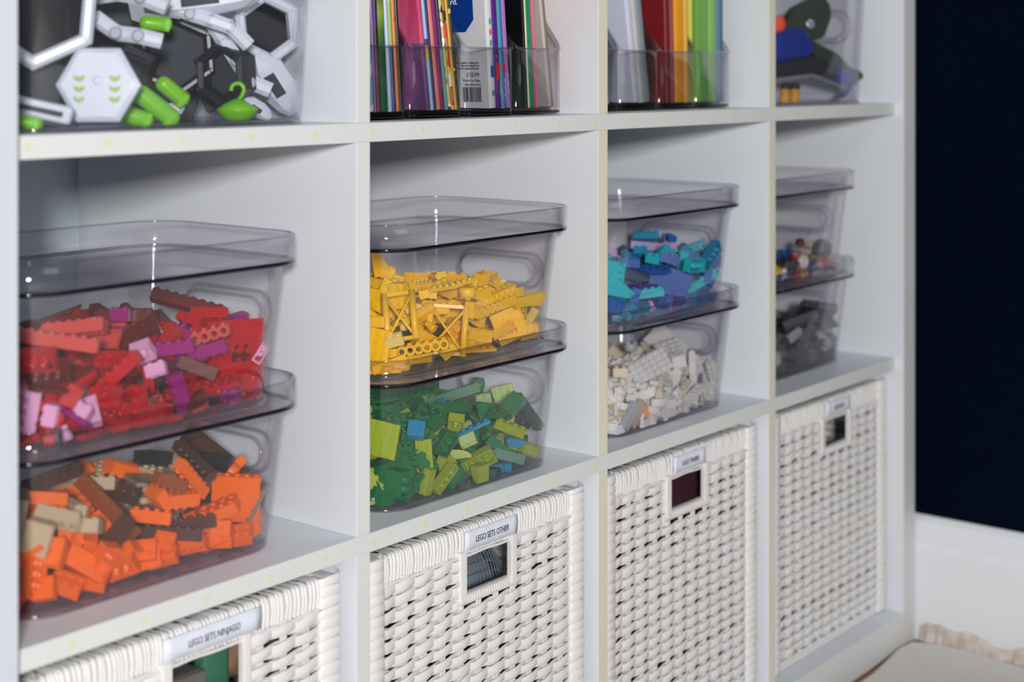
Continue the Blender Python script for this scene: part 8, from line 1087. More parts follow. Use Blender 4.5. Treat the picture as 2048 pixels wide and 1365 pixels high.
'blu': 'b3x2x2,c,1,613,420,529,573,-453,-500,-466;b6x1,c,1,2380,420,219,865,-123,-256,-414;k6x1,c,1,2543,720,565,891,-68,-141,-427;b4x1,c,1,2311,620,429,691,-278,-580,-331;p6x4,M,1,1760,439,301,771,-448,372,-259;b6x2,d,1,2369,1120,595,899,-60,77,-427;b2x1,O,1,2503,920,610,902,0,0,-432;p8x2,C,1,1316,520,477,888,157,-75,-426;b2x2,A,1,1710,820,606,871,-233,112,-417;b4x2,S,1,1019,420,432,891,-119,152,-410;b6x4,M,1,2431,720,367,798,-414,111,-423;b2x4,C,1,2530,423,303,665,-292,-609,-319;b8x1,c,1,1094,466,214,900,-30,-63,-431;w4x3,c,1,583,362,322,779,-365,486,-156;b2x2,C,1,872,320,262,739,-248,-517,-354;b1x1,O,1,1119,276,105,871,-112,-233,-417;b4x2,A,1,2567,1320,690,888,-157,75,-426;b2x4,A,1,2539,720,560,847,148,308,-406;s2x1,c,0,1990,1797,129,100,-5,0,0;s2x2,M,0,969,656,344,51,2,3,-86;b3x2,d,0,1808,957,365,86,3,2,-51;p4x2,C,0,920,1681,144,14,17,-74,64;b4x1,d,0,2034,1733,41,71,71,0,0;b2x2,C,1,2156,282,70,25,-706,-707,-25;k4x1,d,1,1110,478,312,37,-106,-667,737;a4x1,C,1,2363,297,54,0,0,49,-999;t2x1,C,1,1114,568,347,119,503,836,-184;b2x2,O,0,1657,896,369,2,-50,-86,-3;b2x2,d,0,338,1096,65,78,0,0,-62;v2x1,C,1,1326,266,91,388,-118,913,50;w3x2,A,0,1288,1075,341,3,-77,63,2;w3x2,d,0,1556,1038,338,29,1,3,-96;p2x2,c,0,2249,1147,346,62,2,3,-78;p4x1,c,0,2321,988,335,100,3,0,6;b3x2,S,0,1390,1717,348,65,-22,23,69;v2x1,A,0,2629,1335,116,26,-69,61,29;b2x1,c,0,2610,1311,41,50,-50,50,-50;s2x1,S,0,1001,1195,412,58,-40,-55,-44;p4x1,S,0,1032,1115,343,99,3,0,14;b2x1,C,1,1058,388,81,357,-611,357,611;b3x2,M,0,325,507,65,71,0,0,-71;b2x2,S,0,291,1227,81,52,-48,-52,-48;p2x2,M,0,515,713,33,0,-2,100,0;p2x2,A,0,514,1159,33,73,0,0,68;b3x2,O,0,1157,1259,421,100,-3,0,9;b2x1,S,0,1282,1055,396,11,-10,72,-68;t2x1,A,0,1125,885,328,6,0,3,-100;p4x2,A,0,522,1615,68,0,-70,-71,0;p4x2,A,0,1134,1671,390,2,-69,-72,-3;c1x1,A,0,1754,1722,139,58,-40,-58,-40;b4x2,C,0,1365,1750,130,0,0,0,-100;b2x2,c,0,2554,1569,81,11,-11,-70,70;w3x2,c,0,846,811,323,3,-98,-22,-1;s2x1,C,0,397,765,41,65,65,27,27;b2x1,A,0,499,1336,254,39,19,-82,39;b2x1,S,0,1381,1750,41,71,71,4,4;c1x1,A,1,1023,280,41,286,-285,-647,647;b2x1,S,1,418,420,41,500,-500,-500,500;v2x1,C,0,2027,390,41,44,44,-55,-55;p2x2,A,0,527,1535,102,72,0,0,-69;s2x1,S,0,2007,812,346,7,-6,-73,68;p4x1,c,0,528,1488,33,0,63,78,0;b2x1,C,0,994,903,392,45,55,-49,51;p4x1,d,0,411,1629,124,0,100,-4,0;b2x2,C,0,263,684,86,0,-67,0,-74;c1x1,c,1,645,261,41,476,-476,-523,523;b2x2,C,0,1993,1003,368,93,3,1,-38;b2x1,C,0,2484,819,89,40,-42,-56,-58;b2x2,C,0,1481,770,383,60,64,-34,-36;p3x2,A,0,1626,1442,366,100,3,0,1;b4x1,C,0,1464,1196,394,16,-24,-69,67;b4x2,C,1,472,389,179,653,425,-275,-564;c1x1,C,0,599,460,50,0,86,51,0;t2x1,M,0,1750,1321,357,100,3,0,-2;c1x1,c,0,539,1661,323,50,71,41,-27;s2x2,C,0,288,1414,91,28,-65,65,28;a4x1,d,0,1861,477,171,41,-32,-76,-38;v2x1,c,0,410,988,50,14,0,0,-99;b2x1,C,0,2501,1434,65,71,0,0,-71;w3x2,S,0,609,1361,196,68,28,-59,-32;p4x1,M,0,978,599,383,38,-91,3,-17;b3x2,A,0,647,1711,211,65,-58,22,44;a4x1,A,1,524,367,104,205,-594,-761,160;b4x2,S,1,2108,670,345,940,32,-12,341;b4x1,A,1,863,262,91,99,109,733,-664;w3x2,c,0,2190,1748,98,0,-2,-100,0;c1x1,A,0,969,351,41,65,29,65,-28;b4x2,d,0,595,1586,425,50,-29,53,-62;c1x1,c,0,2362,1796,186,94,-8,-33,2;t2x1,A,0,559,994,18,71,0,0,-71;p2x2,C,0,1735,1177,374,14,-87,-46,4;v2x1,M,0,1637,737,353,40,-70,-42,42;s2x1,d,0,557,546,47,53,-59,46,-40;s2x1,S,0,2583,1443,81,51,49,-51,49;a4x1,S,0,2649,815,244,72,15,-66,-16;b2x1,C,0,227,1244,212,71,-3,-3,71;p2x2,A,0,2204,1515,371,18,1,3,-98;s2x1,A,0,2084,1487,401,3,-98,-18,-1;b4x2,C,0,1292,666,345,27,1,3,-96;c1x1,c,0,1541,443,41,68,-68,18,-18;b3x2,S,0,593,576,262,78,-6,-62,8;k4x1,C,0,717,1329,403,15,64,-72,-22;p4x1,A,1,1144,361,41,605,-616,360,-354;k4x1,A,0,1962,988,473,3,-82,-58,-2;p4x1,C,0,1462,1797,204,0,0,0,100;s2x1,C,0,356,1686,191,4,0,-2,-100;s2x2,A,0,1053,797,388,63,-63,-34,30;t2x1,c,0,668,1088,342,2,-47,88,3;s2x1,c,0,312,1047,147,71,-71,1,-1;p4x1,S,0,2593,722,51,68,-40,31,-53;b4x2,C,1,2586,398,470,339,-403,635,-565;b2x2,C,0,781,536,455,7,-43,-90,-6;b3x2,c,1,1746,539,603,311,913,15,263;p4x1,M,0,597,835,168,65,10,75,8;k4x1,C,0,401,1610,65,0,71,-71,0;c1x1,C,0,2021,1711,163,48,-52,52,48;c1x1,A,0,2533,1314,50,0,-71,-71,0;b2x1,A,0,271,915,109,62,-35,41,-57;c1x1,A,0,1732,1734,50,0,-3,-100,0;t2x1,S,0,1220,1238,352,2,0,3,-100;p4x2,C,0,1936,1576,383,1,-21,98,3;s2x2,M,1,1496,341,81,65,-65,-704,704;b4x1,d,0,2539,1518,263,26,61,27,69;s2x1,C,0,542,989,86,81,-1,-1,-59;b2x1,A,0,800,1739,41,70,-70,11,-11;p3x2,C,0,1670,1793,122,14,14,69,-69;t2x1,C,0,498,1283,18,0,-100,1,0;b3x2,c,0,581,1009,216,52,-47,-44,57;c1x1,C,0,2543,361,41,56,-56,-43,43;b2x1,S,0,285,1529,85,30,-66,-29,62;v2x1,C,0,1546,1796,270,71,-70,-1,1;p4x2,C,1,1118,871,458,658,-313,-360,-583;b2x2,d,0,397,1697,180,60,53,44,-41;c1x1,A,0,1613,1234,375,60,65,32,34;v2x1,c,0,352,1321,200,29,-94,17,4;b3x2,c,0,1810,1797,394,72,65,-15,17;s2x1,c,0,1129,711,379,68,21,-69,16;p4x1,S,0,546,776,149,40,42,79,-18;b2x1,A,0,1237,1443,398,7,0,3,-100;s2x1,c,0,1678,1570,397,1,-1,73,-68;b4x2,c,1,1961,230,485,766,-642,28,28;p4x1,A,0,223,1124,163,0,-74,0,67;p4x2,d,0,2186,939,404,2,94,33,-3;b4x1,C,0,222,1462,287,54,40,-46,58;b2x1,S,0,283,1346,94,2,6,-37,-93;b2x2,A,0,2454,1714,81,69,69,-13,-13;b2x2,S,1,2569,1619,458,154,114,-469,862;b4x1,A,0,942,1418,387,43,46,53,56;b4x2,S,0,378,1158,294,37,-14,-90,-16;t2x1,A,0,1719,638,311,48,2,-3,88;b4x2,C,0,1155,1764,201,3,71,-3,-70;p2x2,C,0,1103,1092,388,60,27,-20,73;p4x2,C,0,488,684,230,30,-54,65,-45;a4x1,S,0,1369,1698,227,0,0,71,-70;b2x1,c,0,2028,424,320,20,-75,-35,53;p4x1,C,0,581,1768,41,71,71,0,0;b4x1,A,0,301,1587,252,34,-64,64,25;k4x1,A,0,2439,1667,201,1,1,71,71;b4x1,A,0,2158,986,469,82,-1,3,58;b3x2,C,0,2513,998,81,51,-51,49,-49;v2x1,C,0,1122,1503,491,39,58,-57,-44;t2x1,C,0,714,1823,164,33,30,-60,66;b4x1,O,0,1858,1720,284,68,-70,-20,-10;a4x1,c,0,359,559,152,67,71,22,-4;b2x2,C,0,1606,1725,81,50,-50,50,50;s2x1,C,0,474,880,64,17,-78,58,-14;w3x2,A,1,2566,589,77,968,34,-246,31;b4x1,C,0,1486,932,405,2,-49,-87,-3;s2x1,c,1,2580,418,41,341,-341,619,-619;p4x1,A,0,233,923,184,70,0,-17,70;s2x1,S,0,1971,1444,429,38,59,-42,57;p4x1,S,0,349,657,242,10,18,-32,-92;b3x2,C,0,403,1700,488,2,36,-11,-93;c1x1,A,0,1109,1423,396,8,0,3,-100;b4x2,S,0,661,783,455,16,69,70,9;c1x1,C,0,1351,1378,393,94,3,-1,34;c1x1,c,0,1825,1779,41,52,52,48,48;w3x2,C,0,2251,1652,327,79,-61,1,2;s2x1,S,0,2518,1602,201,71,-71,1,-1;c1x1,C,0,2637,724,120,39,-42,60,56;p4x1,A,0,1454,1439,365,67,2,-2,75;b4x1,d,1,1304,369,161,500,500,-500,500;p4x1,C,0,885,942,380,55,-22,-22,78;k4x1,A,0,345,780,148,19,-71,67,-12;b2x1,c,0,317,1009,239,75,8,7,-66;b2x2,M,1,1452,234,605,1,-59,87,-994;b2x2,C,0,1113,1709,490,48,52,-48,-52;b2x1,A,0,1381,927,378,42,-27,-70,51;b3x2,A,0,245,812,271,42,58,-46,-53;t2x1,A,1,552,375,18,368,0,0,930;b4x1,C,0,1316,812,432,21,-24,94,16;s2x1,C,0,1902,406,206,81,-27,52,6;w3x2,C,0,2618,1268,226,71,-8,-21,67;p4x2,S,0,367,913,102,4,-97,-5,-22;b3x2,A,1,2061,999,509,401,-418,580,-573;b4x1,c,0,2560,862,216,10,-70,69,17;b2x1,C,0,2576,1651,81,62,-33,-63,-33;b4x1,M,1,2100,334,452,991,-57,-119,26;b4x2,S,0,1444,1195,485,90,5,-6,-42;k4x1,S,0,1262,1697,354,62,30,65,32;p4x2,c,0,431,1669,398,78,-30,-19,-51;s2x1,c,0,393,1537,159,47,-80,-33,18;b4x2,O,1,2245,1720,443,202,964,-176,-1;s2x1,S,0,2620,1126,41,48,48,-52,-52;p2x2,c,1,1825,341,33,768,0,0,-641;s2x1,C,0,625,1810,359,36,32,-59,65;p2x2,C,0,1880,733,369,76,-22,5,61;t2x1,S,0,2488,1737,281,54,-53,46,-46;c1x1,A,0,329,449,193,23,17,-95,15;p4x2,C,0,2163,1358,385,97,20,1,11;p2x2,A,0,453,1394,109,4,-36,-75,55;c1x1,C,0,1887,1709,121,0,-71,0,-71;b2x1,C,0,1829,435,345,81,-27,52,6;s2x1,S,0,613,1254,356,69,53,-5,49;v2x1,C,0,445,1648,298,8,-72,69,8;c1x1,A,0,309,1136,156,100,0,0,-1;p4x1,C,0,2580,1644,166,67,-2,73,13;c1x1,C,0,1768,517,343,76,38,41,-32;c1x1,C,0,1687,789,456,78,6,10,-62;b4x2,C,1,321,446,268,635,-370,672,-89;b3x2,M,0,2181,1742,164,100,0,0,1;t2x1,C,0,1811,789,495,86,-22,1,46;p3x2,A,1,1918,255,81,705,-705,-51,51;s2x1,O,0,1808,1019,466,62,-58,38,-36;s2x2,A,0,2639,1482,216,11,66,-10,-73;v2x1,A,1,685,272,124,402,247,882,11;b2x1,S,0,482,1731,170,69,-19,-16,-68;p3x2,A,0,1101,1543,415,8,1,4,-100;s2x1,A,0,1531,1022,394,22,-21,-70,65;a4x1,S,0,775,710,392,8,18,73,-65;s2x2,M,0,803,1045,408,64,14,75,3;b2x1,S,0,953,1053,404,37,40,57,61;b2x1,c,1,1316,379,610,811,164,-29,-561;w3x2,S,0,2257,1768,280,0,0,99,-13;w3x2,d,1,1740,376,116,847,0,0,-531;s2x2,d,1,1677,306,50,0,993,116,0;b2x1,S,0,1366,675,467,72,-61,-31,6;p4x1,A,0,1246,890,497,83,19,-15,-50;v2x1,A,0,2506,1705,210,0,100,-1,0;b4x1,M,0,1441,1582,474,77,56,7,30;t2x1,d,0,1766,788,383,68,33,-44,48;v2x1,A,0,1748,941,456,32,49,79,-18;p3x2,C,0,2448,1260,139,36,56,29,69;p3x2,C,0,488,1417,256,33,5,-86,-38;c1x1,C,0,1867,960,471,58,2,3,-82;b2x1,C,0,541,1380,345,10,-88,32,-33;b2x1,c,0,385,627,325,14,47,31,81;b4x2,A,1,2362,250,571,700,-634,-221,-244;p3x2,C,0,1988,1820,298,16,15,66,-72;b4x1,M,0,1480,1833,534,42,-2,-91,4;b4x1,C,1,2572,408,229,569,-469,-285,-612;p4x1,S,0,1485,1535,414,88,3,-2,47;b2x2,C,0,1907,1141,408,39,-37,62,-57;v2x1,S,1,1615,657,456,380,583,-581,-422;c1x1,S,0,1861,1789,121,0,71,0,-71;b2x1,c,0,1727,672,379,80,3,-2,60;b2x2,M,0,2504,1682,348,98,-11,-18,5;p4x1,C,0,405,838,243,23,-36,65,-63;w3x2,C,0,2539,1073,192,5,-3,-100,1;b2x2,C,0,1994,1717,483,65,9,-70,28;b3x2,M,0,841,1262,435,74,-11,24,-62;p4x1,S,0,2610,931,41,44,-44,-55,55;b3x2,C,1,1132,568,552,860,-82,81,-496;p4x1,S,0,1262,859,419,55,77,2,32;p2x2,S,0,637,919,338,3,-71,70,2;v2x1,M,0,1901,1709,210,0,0,0,100;t2x1,A,0,1613,1694,178,0,0,0,-100;b2x2,S,0,1224,1194,546,91,-7,-10,-40;s2x2,C,0,2082,1155,422,32,54,-75,22;a4x1,A,1,1624,1004,489,491,-638,-146,575;p2x2,S,0,2510,1313,225,36,-56,28,-69;a4x1,c,0,1196,1345,514,26,24,-70,-62;b4x2,C,0,413,1486,270,85,42,28,15;b2x1,S,0,2307,914,554,35,79,50,-3;v2x1,c,0,472,726,106,34,59,61,41;p4x1,A,1,2486,575,68,695,-141,-205,674;b2x2,A,1,2193,1294,470,19,-681,-259,685;v2x1,C,0,521,1279,84,4,0,0,100;p3x2,C,0,398,967,364,13,4,96,22;p2x2,A,0,451,970,324,21,-63,75,3;b2x1,C,0,773,567,362,39,-29,-65,58;b2x1,c,0,2416,1770,315,51,49,-43,56;b4x2,M,0,283,1599,575,72,-14,52,-44;t2x1,A,0,1970,611,479,7,-70,-2,-71;b4x1,C,0,384,833,351,63,72,8,-27;b4x1,A,0,2454,1477,366,68,67,0,-30;c1x1,c,0,2349,1741,41,71,71,-1,-1;k4x1,A,0,1216,1832,518,100,-5,0,0;p4x2,C,0,897,700,515,99,-1,10,10;b2x1,S,0,1666,1690,293,13,-10,69,70;p4x2,C,0,1697,1371,469,30,-90,-20,25;p4x2,C,0,2671,905,330,72,15,-66,-16;v2x1,A,0,350,1215,218,98,12,-2,-17;b2x1,d,0,538,792,375,7,75,-61,-24;p4x1,C,0,519,1260,194,55,68,-49,5;s2x1,C,1,1440,271,89,90,641,310,-697;c1x1,S,0,1673,876,456,70,12,-70,7;b4x1,M,0,978,1721,244,54,-34,47,61;s2x1,c,0,498,671,391,60,-76,-27,-2;k4x1,C,0,314,1487,433,27,83,48,-6;b4x1,c,0,2613,1081,121,51,50,-49,-50;p4x1,M,1,1946,1143,529,382,-357,623,-582;p4x1,S,0,2141,1727,238,100,0,0,0;w3x2,A,0,1592,1707,368,2,25,21,-94;p4x2,S,0,949,1509,484,12,21,5,-97;c1x1,S,0,1681,1800,274,47,-45,27,-71;b2x1,S,0,215,1358,340,60,42,37,-57;w3x2,C,0,2475,1408,208,50,-46,-63,39;c1x1,C,0,778,910,353,58,62,-36,-39;w3x2,A,1,1523,805,513,947,107,255,160;s2x1,C,0,2470,1093,257,30,-24,-63,67;b3x2,A,0,312,1579,293,33,49,-12,80;a4x1,d,1,1371,1067,500,233,-379,-587,676;p4x2,C,0,2223,1748,353,19,98,8,-5;w3x2,C,0,631,1098,382,4,-7,-100,-5;s2x1,S,0,2432,1653,307,46,59,60,-29;b4x1,S,0,286,617,340,82,30,15,-47;b4x1,S,0,1384,1494,557,28,-57,-57,51;p2x2,S,0,1915,694,510,56,45,-61,-32;b2x1,M,0,1003,1800,422,48,43,52,-57;b3x2,C,0,417,830,445,24,-59,-76,6;s2x1,S,0,1796,1153,416,37,-41,68,-48;p2x2,c,0,923,1265,488,22,31,-92,-12;a4x1,C,1,2505,934,707,281,-288,646,-648;w3x2,C,0,1490,1454,473,27,38,-68,-56;c1x1,M,0,2281,732,510,53,79,-26,16;b2x2,A,0,248,558,437,28,-68,65,21;p3x2,S,0,1304,1756,463,14,-5,-32,-94;b4x2,S,0,854,1718,378,22,-42,21,86;s2x1,C,0,476,1544,375,13,-59,78,14;b2x1,d,0,1780,1684,380,54,-1,-84,-2;c1x1,M,0,1484,1349,483,1,95,-30,12;c1x1,S,0,1779,462,50,100,0,0,0;p4x1,M,0,1933,832,552,45,48,51,55;p4x2,S,0,1783,1388,470,29,-90,-18,26;t2x1,A,0,1110,986,360,3,-5,89,-46;t2x1,C,0,744,610,309,1,-34,94,3;p4x1,S,0,1132,1359,428,16,-5,-68,-71;c1x1,C,0,1157,1035,416,30,70,-57,31;b4x1,C,0,898,952,483,66,40,16,62;b4x1,C,0,862,1427,535,29,22,78,51;b2x1,c,0,1853,757,435,49,-2,-22,-84;c1x1,C,0,718,483,183,62,64,-27,36;t2x1,C,0,516,1791,222,2,0,-97,24;s2x1,S,0,667,436,116,26,-36,-88,17;p3x2,O,0,1687,1156,494,14,77,-60,20;p4x1,S,0,2423,1754,429,7,100,-1,6;b4x1,M,0,591,1015,475,53,83,7,-13;p4x2,c,0,1581,1392,424,88,-9,-8,46;p4x1,C,1,1801,537,496,292,-422,465,-721;s2x2,A,0,680,1520,444,78,14,59,-13;b2x1,S,0,2522,1212,109,59,26,-39,66;b2x1,A,0,460,1103,332,91,18,36,-9;v2x1,c,0,1755,662,488,49,2,87,0;t2x1,S,0,385,1320,82,68,9,-72,8;p3x2,A,0,488,1752,379,38,86,11,-33;s2x1,M,0,449,1004,243,67,60,-31,29;b4x2,d,0,432,1186,451,38,83,40,5;b2x2,c,1,1907,1303,438,248,111,-634,-724;p4x2,A,0,1349,1725,442,8,23,-92,31;a4x1,c,1,1097,945,513,305,573,704,-288',
